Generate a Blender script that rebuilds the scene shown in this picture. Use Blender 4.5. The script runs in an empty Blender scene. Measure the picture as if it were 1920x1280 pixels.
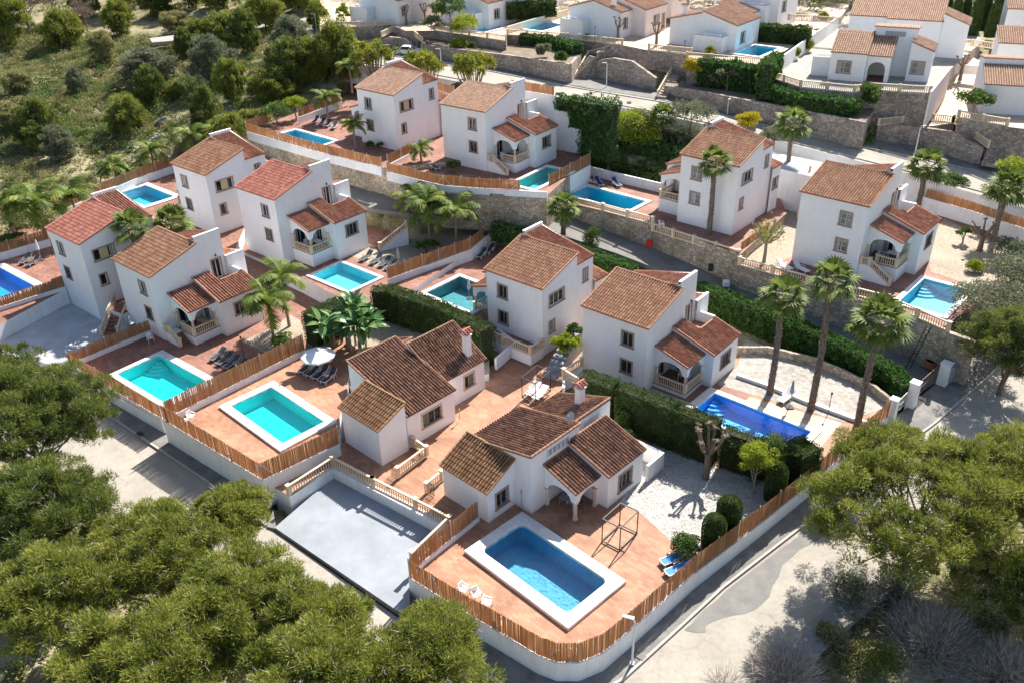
import bpy, math, random
import numpy as np
from mathutils import Vector, Matrix
S=bpy.context.scene
# ---------------- camera ----------------
F_PX=1640.0; PITCH=math.radians(30.0); ROLL=math.radians(-1.5); CAM_H=42.0
cp,sp=math.cos(PITCH),math.sin(PITCH); cr,sr=math.cos(ROLL),math.sin(ROLL)
_r=Vector((1,0,0)); _f=Vector((0,cp,-sp)); _u=Vector((0,sp,cp))
RT=_r*cr+_u*sr; UP=_u*cr-_r*sr; FW=_f
cam=bpy.data.cameras.new('camera'); camo=bpy.data.objects.new('camera',cam); S.collection.objects.link(camo)
cam.sensor_width=36; cam.lens=36*F_PX/1920; cam.clip_start=0.5; cam.clip_end=4000
m=Matrix((RT,UP,-FW)).transposed().to_4x4(); m.translation=(0,0,CAM_H); camo.matrix_world=m
S.camera=camo
# ---------------- world, sun, exposure ----------------
SUN_AZ=59.0; SUN_EL=45.0
w=bpy.data.worlds.new('World'); S.world=w; w.use_nodes=True
nt=w.node_tree; bg=nt.nodes['Background']; sky=nt.nodes.new('ShaderNodeTexSky'); sky.sky_type='NISHITA'
sky.sun_disc=False; sky.sun_elevation=math.radians(SUN_EL); sky.sun_rotation=math.radians(90-SUN_AZ)
sky.air_density=1.0; sky.dust_density=1.5; sky.ozone_density=1.0
nt.links.new(sky.outputs[0],bg.inputs[0]); bg.inputs[1].default_value=0.085
sl=bpy.data.lights.new('sun','SUN'); sl.energy=4.9; sl.angle=math.radians(0.53); sl.color=(1.0,0.95,0.88)
so=bpy.data.objects.new('sun',sl); S.collection.objects.link(so)
_a=math.radians(SUN_AZ); _e=math.radians(SUN_EL)
so.rotation_euler=Vector((math.cos(_a)*math.cos(_e),math.sin(_a)*math.cos(_e),math.sin(_e))).to_track_quat('Z','Y').to_euler()
so.location=(40,60,90)
S.view_settings.view_transform='Standard'; S.view_settings.look='None'; S.view_settings.gamma=1; S.view_settings.exposure=1.10
S.render.engine='CYCLES'
S.cycles.max_bounces=6; S.cycles.diffuse_bounces=3; S.cycles.transparent_max_bounces=8

# ---------------- helpers ----------------
col=S.collection
R=math.radians
def at(px,py,z=0.0):
    """point of the ground plane of height z that stands at this place of the site plan"""
    d=RT*((px-960)/F_PX)+UP*((640-py)/F_PX)+FW
    t=(z-CAM_H)/d.z
    return Vector((d.x*t,d.y*t,z))
def tag(o,label=None,cat=None,group=None,kind=None):
    if label: o['label']=label
    if cat: o['category']=cat
    if group: o['group']=group
    if kind: o['kind']=kind
    return o
def link(o,parent=None):
    col.objects.link(o)
    if parent is not None: o.parent=parent
    return o
def empty(name,loc=(0,0,0),rz=0,**k):
    o=bpy.data.objects.new(name,None); o.location=loc; o.rotation_euler=(0,0,rz); o.empty_display_size=0.3
    link(o); return tag(o,**k)
class MB:
    def __init__(s): s.v=[];s.f=[];s.mi=[];s.uv=[];s.m=0
    def face(s,pts,uv=None):
        n=len(s.v); s.v.extend([tuple(p) for p in pts]); s.f.append(tuple(range(n,n+len(pts)))); s.mi.append(s.m)
        s.uv.extend(uv if uv else [(0,0)]*len(pts))
    def prism(s,poly,z0,z1,bottom=True):
        # z0,z1 numbers or lists ; poly ccw
        n=len(poly); a=0
        for i in range(n): a+=poly[i][0]*poly[(i+1)%n][1]-poly[(i+1)%n][0]*poly[i][1]
        Z0=z0 if hasattr(z0,'__len__') else [z0]*n; Z1=z1 if hasattr(z1,'__len__') else [z1]*n
        idx=list(range(n))
        if a<0: idx=idx[::-1]
        P=[(poly[i][0],poly[i][1]) for i in idx]; Z0=[Z0[i] for i in idx]; Z1=[Z1[i] for i in idx]
        s.face([(p[0],p[1],z) for p,z in zip(P,Z1)])
        if bottom: s.face([(p[0],p[1],z) for p,z in zip(P,Z0)][::-1])
        for i in range(n):
            j=(i+1)%n
            s.face([(*P[i],Z0[i]),(*P[j],Z0[j]),(*P[j],Z1[j]),(*P[i],Z1[i])])
    def box(s,x0,x1,y0,y1,z0,z1): s.prism([(x0,y0),(x1,y0),(x1,y1),(x0,y1)],z0,z1)
    def bar(s,a,b,w,h=None,up=(0,0,1)):
        a=Vector(a);b=Vector(b);h=h or w;d=(b-a)
        if d.length<1e-6: return
        d.normalize(); u=Vector(up)
        if abs(d.dot(u))>.95: u=Vector((1,0,0))
        x=d.cross(u).normalized()*w/2; y=x.cross(d).normalized()*h/2
        A=[a-x-y,a+x-y,a+x+y,a-x+y];B=[b-x-y,b+x-y,b+x+y,b-x+y]
        s.face(A);s.face(B[::-1])
        for i in range(4):
            j=(i+1)%4; s.face([A[j],A[i],B[i],B[j]])
    def tube(s,pts,rs,n=8,cap=True):
        pts=[Vector(p) for p in pts]; 
        if not hasattr(rs,'__len__'): rs=[rs]*len(pts)
        rings=[];prev=None
        for i,p in enumerate(pts):
            d=(pts[min(i+1,len(pts)-1)]-pts[max(i-1,0)]).normalized()
            if prev is None:
                x=d.orthogonal().normalized()
            else:
                x=(prev-d*prev.dot(d)).normalized()
            prev=x;y=d.cross(x)
            rings.append([p+(x*math.cos(t)+y*math.sin(t))*rs[i] for t in [2*math.pi*k/n for k in range(n)]])
        base=len(s.v)
        for r in rings: s.v.extend([tuple(q) for q in r])
        for i in range(len(rings)-1):
            for k in range(n):
                a=base+i*n+k;b=base+i*n+(k+1)%n
                s.f.append((a,b,b+n,a+n)); s.mi.append(s.m); s.uv.extend([(0,0)]*4)
        if cap:
            s.f.append(tuple(base+k for k in range(n))[::-1]); s.mi.append(s.m); s.uv.extend([(0,0)]*n)
            t=base+(len(rings)-1)*n
            s.f.append(tuple(t+k for k in range(n))); s.mi.append(s.m); s.uv.extend([(0,0)]*n)
    def lathe(s,c,prof,n=8):
        s.tube([(c[0],c[1],c[2]+z) for r,z in prof],[r for r,z in prof],n)
    def build(s,name,mats,parent=None,smooth=False,fx=None,**k):
        me=bpy.data.meshes.new(name)
        v=s.v; f=s.f
        if fx:
            v=[fx(p) for p in v]
        me.from_pydata(v,[],f)
        if not hasattr(mats,'__len__'): mats=[mats]
        for mm in mats: me.materials.append(mm)
        if len(mats)>1: me.polygons.foreach_set('material_index',s.mi)
        if any(u!=(0,0) for u in s.uv[:400]):
            ul=me.uv_layers.new(name='UVMap'); ul.data.foreach_set('uv',[c for u in s.uv for c in u])
        if smooth: me.polygons.foreach_set('use_smooth',[True]*len(me.polygons))
        me.update()
        o=bpy.data.objects.new(name,me); link(o,parent); return tag(o,**k)
def dup_tree(o,parent=None):
    c=o.copy(); col.objects.link(c); c.parent=parent
    if parent is not None: c.matrix_parent_inverse=o.matrix_parent_inverse.copy()
    for ch in list(o.children): dup_tree(ch,c)
    return c
# ---------------- materials ----------------
def mat(name,c,rough=.8,noise=None,bump=None,c2=None,spec=.3,metal=0,detail=5):
    m=bpy.data.materials.new(name); m.use_nodes=True; t=m.node_tree; N=t.nodes; L=t.links
    b=N['Principled BSDF']; b.inputs['Roughness'].default_value=rough; b.inputs['Metallic'].default_value=metal
    b.inputs['Specular IOR Level'].default_value=spec
    b.inputs['Base Color'].default_value=(*c,1)
    tc=N.new('ShaderNodeTexCoord')
    if noise:
        n=N.new('ShaderNodeTexNoise'); n.inputs['Scale'].default_value=noise; n.inputs['Detail'].default_value=detail; n.inputs['Roughness'].default_value=.65
        L.new(tc.outputs['Object'],n.inputs['Vector'])
        r=N.new('ShaderNodeValToRGB'); r.color_ramp.elements[0].position=.35; r.color_ramp.elements[1].position=.68
        r.color_ramp.elements[0].color=(*c,1); r.color_ramp.elements[1].color=(*(c2 or c),1)
        L.new(n.outputs['Fac'],r.inputs['Fac']); L.new(r.outputs[0],b.inputs['Base Color'])
    if bump:
        n2=N.new('ShaderNodeTexNoise'); n2.inputs['Scale'].default_value=bump[0]; n2.inputs['Detail'].default_value=4
        L.new(tc.outputs['Object'],n2.inputs['Vector'])
        bp=N.new('ShaderNodeBump'); bp.inputs['Strength'].default_value=bump[1]; bp.inputs['Distance'].default_value=bump[2] if len(bump)>2 else .03
        L.new(n2.outputs['Fac'],bp.inputs['Height']); L.new(bp.outputs[0],b.inputs['Normal'])
    return m
def ramp(N,els):
    r=N.new('ShaderNodeValToRGB'); e=r.color_ramp.elements
    while len(e)<len(els): e.new(.5)
    for k,(p,c) in enumerate(els): e[k].position=p; e[k].color=(*c,1)
    return r
WHITE=mat('white_stucco',(.86,.86,.86),.9,.7,(9,.2,.03),(.90,.90,.90))
WHITE2=mat('white_wall',(.80,.80,.80),.9,.5,(7,.25,.03),(.88,.88,.875))
PINKISH=mat('pink_stucco',(.80,.70,.66),.9,.7,(9,.25,.03),(.83,.76,.72))
STONEC=mat('tan_stone',(.60,.47,.33),.85,3,(20,.2,.02),(.70,.57,.42))
BALU=mat('cream_cast_stone',(.66,.52,.36),.8,2,None,(.75,.62,.46))
WFRAME=mat('window_surround_stone',(.36,.26,.20),.85,4,None,(.45,.34,.26))
WOOD=mat('pale_wood',(.50,.36,.22),.6,5,None,(.58,.43,.27))
SASH=mat('white_sash',(.62,.60,.57),.5)
GRILLE=mat('grille_metal',(.05,.045,.04),.5)
LGRILLE=mat('white_grille',(.75,.74,.72),.5)
DARK=mat('interior_dark',(.03,.03,.035),.8)
METALB=mat('black_metal',(.03,.025,.025),.45,spec=.5)
POST=mat('white_post',(.78,.77,.75),.5)
CONC=mat('concrete_pavement',(.16,.152,.14),.9,.8,(30,.2,.01),(.26,.248,.228),detail=10)
KERB=mat('kerb_stone',(.38,.35,.31),.9,3,None,(.48,.45,.4))
ASPH=mat('asphalt_old',(.15,.145,.135),.92,.3,(40,.3,.01),(.24,.23,.21),detail=12)
ASPHL=mat('asphalt_pale',(.31,.28,.235),.92,.22,(40,.3,.01),(.41,.375,.32),detail=13)
LOT=mat('painted_lot',(.25,.27,.30),.8,.35,(30,.12,.01),(.33,.355,.385),detail=12)
DRIVE=mat('driveway_concrete',(.36,.37,.385),.85,.5,(30,.2,.01),(.50,.51,.52),detail=12)
SOIL=mat('garden_soil',(.16,.12,.085),.95,.8,(10,.5,.05),(.27,.215,.15))
LOUNG=mat('charcoal_sling',(.05,.055,.065),.7)
LBLUE=mat('blue_sling',(.02,.16,.55),.6,3,None,(.03,.25,.62))
LNAVY=mat('navy_sling',(.02,.04,.16),.6)
PLW=mat('white_plastic',(.78,.78,.77),.4,spec=.5)
PLG=mat('grey_plastic',(.42,.42,.42),.4,spec=.5)
CANV=mat('canvas_white',(.70,.72,.72),.8,3,None,(.78,.79,.79))
CANVG=mat('canvas_grey',(.30,.31,.33),.8,3,None,(.4,.41,.42))
REDP=mat('red_paint',(.45,.03,.02),.5)
TRUNK=mat('bark_grey_brown',(.13,.095,.07),.95,5,(18,.6,.03),(.26,.2,.15))
BARK2=mat('bark_pale',(.25,.19,.14),.95,6,(18,.6,.03),(.38,.31,.25))
TWIG=mat('dead_twig_grey',(.34,.30,.26),.95,3,None,(.56,.50,.44))
def palm_trunk_mat():
    m=mat('palm_trunk',(.12,.085,.065),.95,5,None,(.30,.24,.19)); t=m.node_tree;N=t.nodes;L=t.links
    tc=N.new('ShaderNodeTexCoord'); v=N.new('ShaderNodeTexVoronoi'); v.inputs['Scale'].default_value=7
    L.new(tc.outputs['Object'],v.inputs['Vector']); bp=N.new('ShaderNodeBump'); bp.inputs['Strength'].default_value=.9; bp.inputs['Distance'].default_value=.08
    L.new(v.outputs['Distance'],bp.inputs['Height']); L.new(bp.outputs[0],N['Principled BSDF'].inputs['Normal']); return m
PTRUNK=palm_trunk_mat()
def tile_mat(name,cols,lich=(.20,.13,.08),la=.35):
    m=bpy.data.materials.new(name); m.use_nodes=True; t=m.node_tree;N=t.nodes;L=t.links;b=N['Principled BSDF']
    b.inputs['Roughness'].default_value=.85; b.inputs['Specular IOR Level'].default_value=.25
    uv=N.new('ShaderNodeTexCoord'); fl=N.new('ShaderNodeVectorMath'); fl.operation='FLOOR'; L.new(uv.outputs['UV'],fl.inputs[0])
    wn=N.new('ShaderNodeTexWhiteNoise'); wn.noise_dimensions='3D'; L.new(fl.outputs[0],wn.inputs['Vector'])
    n=N.new('ShaderNodeTexNoise'); n.inputs['Scale'].default_value=.9; n.inputs['Detail'].default_value=6; L.new(uv.outputs['Object'],n.inputs['Vector'])
    mx=N.new('ShaderNodeMath'); mx.operation='MULTIPLY_ADD'; mx.inputs[1].default_value=.62
    L.new(wn.outputs['Value'],mx.inputs[0]); mm=N.new('ShaderNodeMath'); mm.operation='MULTIPLY'; mm.inputs[1].default_value=.4; L.new(n.outputs['Fac'],mm.inputs[0]); L.new(mm.outputs[0],mx.inputs[2])
    r=ramp(N,[(i/(len(cols)-1),c) for i,c in enumerate(cols)]); L.new(mx.outputs[0],r.inputs['Fac'])
    n3=N.new('ShaderNodeTexNoise'); n3.inputs['Scale'].default_value=2.6; n3.inputs['Detail'].default_value=8; n3.inputs['Roughness'].default_value=.75; L.new(uv.outputs['Object'],n3.inputs['Vector'])
    r3=ramp(N,[(.50,(0,0,0)),(.66,(la,la,la))]); L.new(n3.outputs['Fac'],r3.inputs['Fac'])
    mix=N.new('ShaderNodeMix'); mix.data_type='RGBA'; L.new(r3.outputs[0],mix.inputs['Factor']); L.new(r.outputs[0],mix.inputs[6]); mix.inputs[7].default_value=(*lich,1)
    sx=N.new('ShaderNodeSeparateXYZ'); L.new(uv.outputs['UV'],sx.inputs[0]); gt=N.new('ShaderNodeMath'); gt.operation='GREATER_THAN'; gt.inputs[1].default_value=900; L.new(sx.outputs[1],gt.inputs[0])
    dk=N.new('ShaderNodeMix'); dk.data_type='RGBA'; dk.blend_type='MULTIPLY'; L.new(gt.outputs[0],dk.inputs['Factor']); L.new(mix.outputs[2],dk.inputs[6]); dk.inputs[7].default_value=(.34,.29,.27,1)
    L.new(dk.outputs[2],b.inputs['Base Color']); return m
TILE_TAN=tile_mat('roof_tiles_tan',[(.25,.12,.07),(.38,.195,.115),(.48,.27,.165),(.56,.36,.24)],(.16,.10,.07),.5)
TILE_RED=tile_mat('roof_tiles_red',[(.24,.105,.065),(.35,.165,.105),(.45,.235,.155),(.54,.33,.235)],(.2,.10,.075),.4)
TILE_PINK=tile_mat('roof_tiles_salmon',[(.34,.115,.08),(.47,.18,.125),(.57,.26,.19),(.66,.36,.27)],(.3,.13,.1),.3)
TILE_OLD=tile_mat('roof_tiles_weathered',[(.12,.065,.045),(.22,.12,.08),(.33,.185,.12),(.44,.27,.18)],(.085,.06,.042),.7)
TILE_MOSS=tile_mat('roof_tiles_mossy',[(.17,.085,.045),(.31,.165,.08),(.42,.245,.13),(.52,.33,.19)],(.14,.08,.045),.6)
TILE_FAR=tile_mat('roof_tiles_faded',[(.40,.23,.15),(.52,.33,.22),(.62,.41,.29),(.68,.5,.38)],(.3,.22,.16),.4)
def cracks(m,scale,amt=.55):
    t=m.node_tree;N=t.nodes;L=t.links;b=N['Principled BSDF']; old=b.inputs['Base Color'].links[0].from_socket
    tc=N.new('ShaderNodeTexCoord'); n=N.new('ShaderNodeTexNoise'); n.inputs['Scale'].default_value=1.5; n.inputs['Detail'].default_value=5; L.new(tc.outputs['Object'],n.inputs['Vector'])
    ad=N.new('ShaderNodeMix'); ad.data_type='RGBA'; ad.inputs['Factor'].default_value=.22; L.new(tc.outputs['Object'],ad.inputs[6]); L.new(n.outputs['Color'],ad.inputs[7])
    v=N.new('ShaderNodeTexVoronoi'); v.feature='DISTANCE_TO_EDGE'; v.inputs['Scale'].default_value=scale; L.new(ad.outputs[2],v.inputs['Vector'])
    r=ramp(N,[(.0,(amt,amt,amt)),(.008,(1,1,1))]); L.new(v.outputs['Distance'],r.inputs['Fac'])
    mx=N.new('ShaderNodeMix'); mx.data_type='RGBA'; mx.blend_type='MULTIPLY'; mx.inputs['Factor'].default_value=1; L.new(old,mx.inputs[6]); L.new(r.outputs[0],mx.inputs[7]); L.new(mx.outputs[2],b.inputs['Base Color'])
def streaks(m,amt=.90):
    t=m.node_tree;N=t.nodes;L=t.links;b=N['Principled BSDF']; old=b.inputs['Base Color'].links[0].from_socket
    tc=N.new('ShaderNodeTexCoord'); mp=N.new('ShaderNodeMapping'); mp.inputs['Scale'].default_value=(1.2,1.2,.35); L.new(tc.outputs['Object'],mp.inputs[0])
    n=N.new('ShaderNodeTexNoise'); n.inputs['Scale'].default_value=1.6; n.inputs['Detail'].default_value=8; n.inputs['Roughness'].default_value=.7; L.new(mp.outputs[0],n.inputs['Vector'])
    r=ramp(N,[(.36,(amt,amt*.985,amt*.96)),(.52,(1,1,1))]); L.new(n.outputs['Fac'],r.inputs['Fac'])
    mx=N.new('ShaderNodeMix'); mx.data_type='RGBA'; mx.blend_type='MULTIPLY'; mx.inputs['Factor'].default_value=1; L.new(old,mx.inputs[6]); L.new(r.outputs[0],mx.inputs[7]); L.new(mx.outputs[2],b.inputs['Base Color'])
def speck(m,s,lo,hi):
    t=m.node_tree;N=t.nodes;L=t.links;b=N['Principled BSDF']; old=b.inputs['Base Color'].links[0].from_socket
    tc=N.new('ShaderNodeTexCoord'); n=N.new('ShaderNodeTexNoise'); n.inputs['Scale'].default_value=s; n.inputs['Detail'].default_value=9; n.inputs['Roughness'].default_value=.8; L.new(tc.outputs['Object'],n.inputs['Vector'])
    r=ramp(N,[(.36,(lo,lo,lo)),(.62,(hi,hi,hi))]); L.new(n.outputs['Fac'],r.inputs['Fac']); mx=N.new('ShaderNodeMix'); mx.data_type='RGBA'; mx.blend_type='MULTIPLY'; mx.inputs['Factor'].default_value=1; L.new(old,mx.inputs[6]); L.new(r.outputs[0],mx.inputs[7]); L.new(mx.outputs[2],b.inputs['Base Color'])
speck(ASPHL,2.6,.86,1.06); speck(ASPH,2.6,.84,1.08); speck(CONC,2.2,.82,1.08); speck(LOT,1.3,.93,1.02); speck(DRIVE,1.3,.9,1.03)
cracks(ASPHL,.45,.78); cracks(ASPH,.5,.8); cracks(CONC,.6,.8); cracks(DRIVE,.3,.92); streaks(WHITE,.965); streaks(WHITE2,.90); streaks(PINKISH,.94)
def paver_mat(name,c1,c2,mort,scale=1.0,rot=0.0,bw=.5,bh=.25,c3=None):
    m=bpy.data.materials.new(name); m.use_nodes=True; t=m.node_tree;N=t.nodes;L=t.links;b=N['Principled BSDF']; b.inputs['Roughness'].default_value=.75
    tc=N.new('ShaderNodeTexCoord'); mp=N.new('ShaderNodeMapping'); mp.inputs['Rotation'].default_value=(0,0,rot); L.new(tc.outputs['Object'],mp.inputs[0])
    br=N.new('ShaderNodeTexBrick'); L.new(mp.outputs[0],br.inputs['Vector']); br.inputs['Color1'].default_value=(*c1,1); br.inputs['Color2'].default_value=(*c2,1); br.inputs['Mortar'].default_value=(*mort,1)
    br.inputs['Scale'].default_value=scale; br.inputs['Brick Width'].default_value=bw; br.inputs['Row Height'].default_value=bh; br.inputs['Mortar Size'].default_value=.012; br.inputs['Bias'].default_value=-.1
    n=N.new('ShaderNodeTexNoise'); n.inputs['Scale'].default_value=.45; n.inputs['Detail'].default_value=8; L.new(tc.outputs['Object'],n.inputs['Vector'])
    r=ramp(N,[(.38,(.78,.74,.72)),(.65,(1.12,1.12,1.12))]); L.new(n.outputs['Fac'],r.inputs['Fac'])
    mix=N.new('ShaderNodeMix'); mix.data_type='RGBA'; mix.blend_type='MULTIPLY'; mix.inputs['Factor'].default_value=1
    L.new(br.outputs['Color'],mix.inputs[6]); L.new(r.outputs[0],mix.inputs[7]); L.new(mix.outputs[2],b.inputs['Base Color'])
    return m
YAWM=R(-41)
PAV=paver_mat('terracotta_pavers',(.345,.165,.095),(.44,.24,.14),(.29,.165,.105),1.0,R(44))
PAV2=paver_mat('red_clay_pavers',(.24,.105,.072),(.33,.165,.115),(.20,.10,.07),1.0,R(41))
PAV3=paver_mat('sandy_pavers',(.52,.40,.29),(.60,.48,.36),(.36,.28,.2),1.0,R(41),1.0,1.0)
COPING=paver_mat('pool_coping_white',(.74,.735,.72),(.80,.795,.785),(.60,.59,.57),1.0,0,.5,.5)
def gravel_mat(name,cs,scale,bump=.6,patch=.25):
    m=bpy.data.materials.new(name); m.use_nodes=True; t=m.node_tree;N=t.nodes;L=t.links;b=N['Principled BSDF']; b.inputs['Roughness'].default_value=.9
    tc=N.new('ShaderNodeTexCoord'); v=N.new('ShaderNodeTexVoronoi'); v.inputs['Scale'].default_value=scale; L.new(tc.outputs['Object'],v.inputs['Vector'])
    sp_=N.new('ShaderNodeSeparateColor'); L.new(v.outputs['Color'],sp_.inputs[0])
    n=N.new('ShaderNodeTexNoise'); n.inputs['Scale'].default_value=patch; n.inputs['Detail'].default_value=8; L.new(tc.outputs['Object'],n.inputs['Vector'])
    mx=N.new('ShaderNodeMath'); mx.operation='MULTIPLY_ADD'; mx.inputs[1].default_value=.45; L.new(sp_.outputs[0],mx.inputs[0])
    mm=N.new('ShaderNodeMath'); mm.operation='MULTIPLY'; mm.inputs[1].default_value=.55; L.new(n.outputs['Fac'],mm.inputs[0]); L.new(mm.outputs[0],mx.inputs[2])
    r=ramp(N,[((i+.5)/len(cs),c) for i,c in enumerate(cs)]); L.new(mx.outputs[0],r.inputs['Fac']); L.new(r.outputs[0],b.inputs['Base Color'])
    bp=N.new('ShaderNodeBump'); bp.inputs['Strength'].default_value=bump; bp.inputs['Distance'].default_value=.04; L.new(v.outputs['Distance'],bp.inputs['Height']); L.new(bp.outputs[0],b.inputs['Normal'])
    return m
GRAVW=gravel_mat('white_gravel',[(.16,.155,.14),(.33,.315,.285),(.43,.41,.375),(.56,.545,.51)],8,1.0)
GRAVT=gravel_mat('tan_gravel',[(.20,.155,.11),(.31,.25,.18),(.38,.32,.24),(.46,.40,.31)],9,.9)
CRAZY=gravel_mat('crazy_paving',[(.20,.185,.16),(.29,.27,.235),(.35,.33,.29),(.42,.40,.355)],3,.5,.5)
def stone_mat(name,cs,scale=3.2,mort=(.42,.38,.32)):
    m=bpy.data.materials.new(name); m.use_nodes=True; t=m.node_tree;N=t.nodes;L=t.links;b=N['Principled BSDF']; b.inputs['Roughness'].default_value=.95
    tc=N.new('ShaderNodeTexCoord'); mp=N.new('ShaderNodeMapping'); mp.inputs['Scale'].default_value=(1,1,1.5); L.new(tc.outputs['Object'],mp.inputs[0])
    v=N.new('ShaderNodeTexVoronoi'); v.inputs['Scale'].default_value=scale; L.new(mp.outputs[0],v.inputs['Vector'])
    ve=N.new('ShaderNodeTexVoronoi'); ve.feature='DISTANCE_TO_EDGE'; ve.inputs['Scale'].default_value=scale; L.new(mp.outputs[0],ve.inputs['Vector'])
    sp_=N.new('ShaderNodeSeparateColor'); L.new(v.outputs['Color'],sp_.inputs[0])
    r=ramp(N,[(i/(len(cs)-1),c) for i,c in enumerate(cs)]); L.new(sp_.outputs[0],r.inputs['Fac'])
    e=ramp(N,[(.02,(1,1,1)),(.10,(0,0,0))]); L.new(ve.outputs['Distance'],e.inputs['Fac'])
    mix=N.new('ShaderNodeMix'); mix.data_type='RGBA'; L.new(e.outputs[0],mix.inputs['Factor']); L.new(r.outputs[0],mix.inputs[6]); mix.inputs[7].default_value=(*mort,1)
    n=N.new('ShaderNodeTexNoise'); n.inputs['Scale'].default_value=.35; n.inputs['Detail'].default_value=6; L.new(tc.outputs['Object'],n.inputs['Vector'])
    r2=ramp(N,[(.35,(.7,.68,.66)),(.65,(1.15,1.12,1.08))]); L.new(n.outputs['Fac'],r2.inputs['Fac'])
    m2=N.new('ShaderNodeMix'); m2.data_type='RGBA'; m2.blend_type='MULTIPLY'; m2.inputs['Factor'].default_value=1; L.new(mix.outputs[2],m2.inputs[6]); L.new(r2.outputs[0],m2.inputs[7])
    L.new(m2.outputs[2],b.inputs['Base Color'])
    bp=N.new('ShaderNodeBump'); bp.inputs['Strength'].default_value=1; bp.inputs['Distance'].default_value=.09; mr=N.new('ShaderNodeMath'); mr.operation='MINIMUM'; mr.inputs[1].default_value=.15
    L.new(ve.outputs['Distance'],mr.inputs[0]); L.new(mr.outputs[0],bp.inputs['Height']); L.new(bp.outputs[0],b.inputs['Normal'])
    return m
STONE=stone_mat('rubble_stone_wall',[(.30,.25,.19),(.42,.36,.28),(.50,.43,.34),(.58,.52,.43)],2.6,(.24,.20,.15))
STONEP=stone_mat('rubble_stone_wall_pinkish',[(.30,.24,.20),(.40,.33,.28),(.48,.41,.35),(.55,.48,.42)],2.6,(.22,.18,.15))
def reed_mat():
    m=bpy.data.materials.new('reed'); m.use_nodes=True; t=m.node_tree;N=t.nodes;L=t.links;b=N['Principled BSDF']; b.inputs['Roughness'].default_value=.85
    uv=N.new('ShaderNodeTexCoord'); fl=N.new('ShaderNodeVectorMath'); fl.operation='FLOOR'; L.new(uv.outputs['UV'],fl.inputs[0])
    wn=N.new('ShaderNodeTexWhiteNoise'); L.new(fl.outputs[0],wn.inputs['Vector'])
    n=N.new('ShaderNodeTexNoise'); n.inputs['Scale'].default_value=1.1; n.inputs['Detail'].default_value=4; L.new(uv.outputs['Object'],n.inputs['Vector'])
    a=N.new('ShaderNodeMath'); a.operation='MULTIPLY_ADD'; a.inputs[1].default_value=.6; L.new(wn.outputs['Value'],a.inputs[0])
    q=N.new('ShaderNodeMath'); q.operation='MULTIPLY'; q.inputs[1].default_value=.45; L.new(n.outputs['Fac'],q.inputs[0]); L.new(q.outputs[0],a.inputs[2])
    r=ramp(N,[(0,(.34,.165,.07)),(.4,(.46,.235,.105)),(.75,(.56,.32,.165)),(1,(.68,.46,.28))]); L.new(a.outputs[0],r.inputs['Fac']); L.new(r.outputs[0],b.inputs['Base Color'])
    tr=N.new('ShaderNodeBsdfTranslucent'); L.new(r.outputs[0],tr.inputs[0]); mx=N.new('ShaderNodeMixShader'); mx.inputs[0].default_value=.38
    L.new(b.outputs[0],mx.inputs[1]); L.new(tr.outputs[0],mx.inputs[2]); L.new(mx.outputs[0],N['Material Output'].inputs[0])
    return m
REED=reed_mat()
def leaf_mat(name,cs,nscale=.6,trans=.3,rnd=.5,rough=.6):
    m=bpy.data.materials.new(name); m.use_nodes=True; t=m.node_tree;N=t.nodes;L=t.links;b=N['Principled BSDF']; b.inputs['Roughness'].default_value=rough; b.inputs['Specular IOR Level'].default_value=.25
    tc=N.new('ShaderNodeTexCoord'); n=N.new('ShaderNodeTexNoise'); n.inputs['Scale'].default_value=nscale; n.inputs['Detail'].default_value=3; L.new(tc.outputs['Object'],n.inputs['Vector'])
    fl=N.new('ShaderNodeVectorMath'); fl.operation='FLOOR'; L.new(tc.outputs['UV'],fl.inputs[0]); wn=N.new('ShaderNodeTexWhiteNoise'); L.new(fl.outputs[0],wn.inputs['Vector'])
    a=N.new('ShaderNodeMath'); a.operation='MULTIPLY_ADD'; a.inputs[1].default_value=rnd; L.new(wn.outputs['Value'],a.inputs[0])
    q=N.new('ShaderNodeMath'); q.operation='MULTIPLY_ADD'; q.inputs[1].default_value=1.3; q.inputs[2].default_value=-.15-rnd/2; L.new(n.outputs['Fac'],q.inputs[0]); L.new(q.outputs[0],a.inputs[2])
    r=ramp(N,[((i+.3)/len(cs),c) for i,c in enumerate(cs)]); L.new(a.outputs[0],r.inputs['Fac']); L.new(r.outputs[0],b.inputs['Base Color'])
    tr=N.new('ShaderNodeBsdfTranslucent'); L.new(r.outputs[0],tr.inputs[0]); mx=N.new('ShaderNodeMixShader'); mx.inputs[0].default_value=trans
    L.new(b.outputs[0],mx.inputs[1]); L.new(tr.outputs[0],mx.inputs[2]); L.new(mx.outputs[0],N['Material Output'].inputs[0])
    return m
L_PINE=leaf_mat('pine_needles',[(.06,.09,.018),(.155,.185,.03),(.26,.285,.045),(.38,.38,.085)],.5,.38)
L_PINED=leaf_mat('pine_needles_dark',[(.045,.07,.017),(.10,.135,.027),(.165,.20,.04),(.26,.28,.065)],.5,.38)
L_HEDGE=leaf_mat('cypress_hedge_leaves',[(.022,.048,.012),(.045,.09,.018),(.075,.135,.026),(.16,.18,.045)],1.2,.25)
L_CREEP=leaf_mat('creeper_leaves',[(.028,.07,.018),(.055,.125,.026),(.085,.185,.036),(.15,.26,.065)],1.5,.3)
L_OLIVE=leaf_mat('olive_grey_leaves',[(.085,.105,.055),(.145,.165,.09),(.215,.23,.135),(.30,.31,.20)],.9)
L_LIME=leaf_mat('lime_leaves',[(.11,.16,.015),(.22,.29,.02),(.33,.38,.03),(.42,.44,.05)],.8,.35)
L_GRN=leaf_mat('green_leaves',[(.035,.07,.016),(.07,.13,.028),(.12,.195,.044),(.21,.28,.08)],.8)
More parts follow.
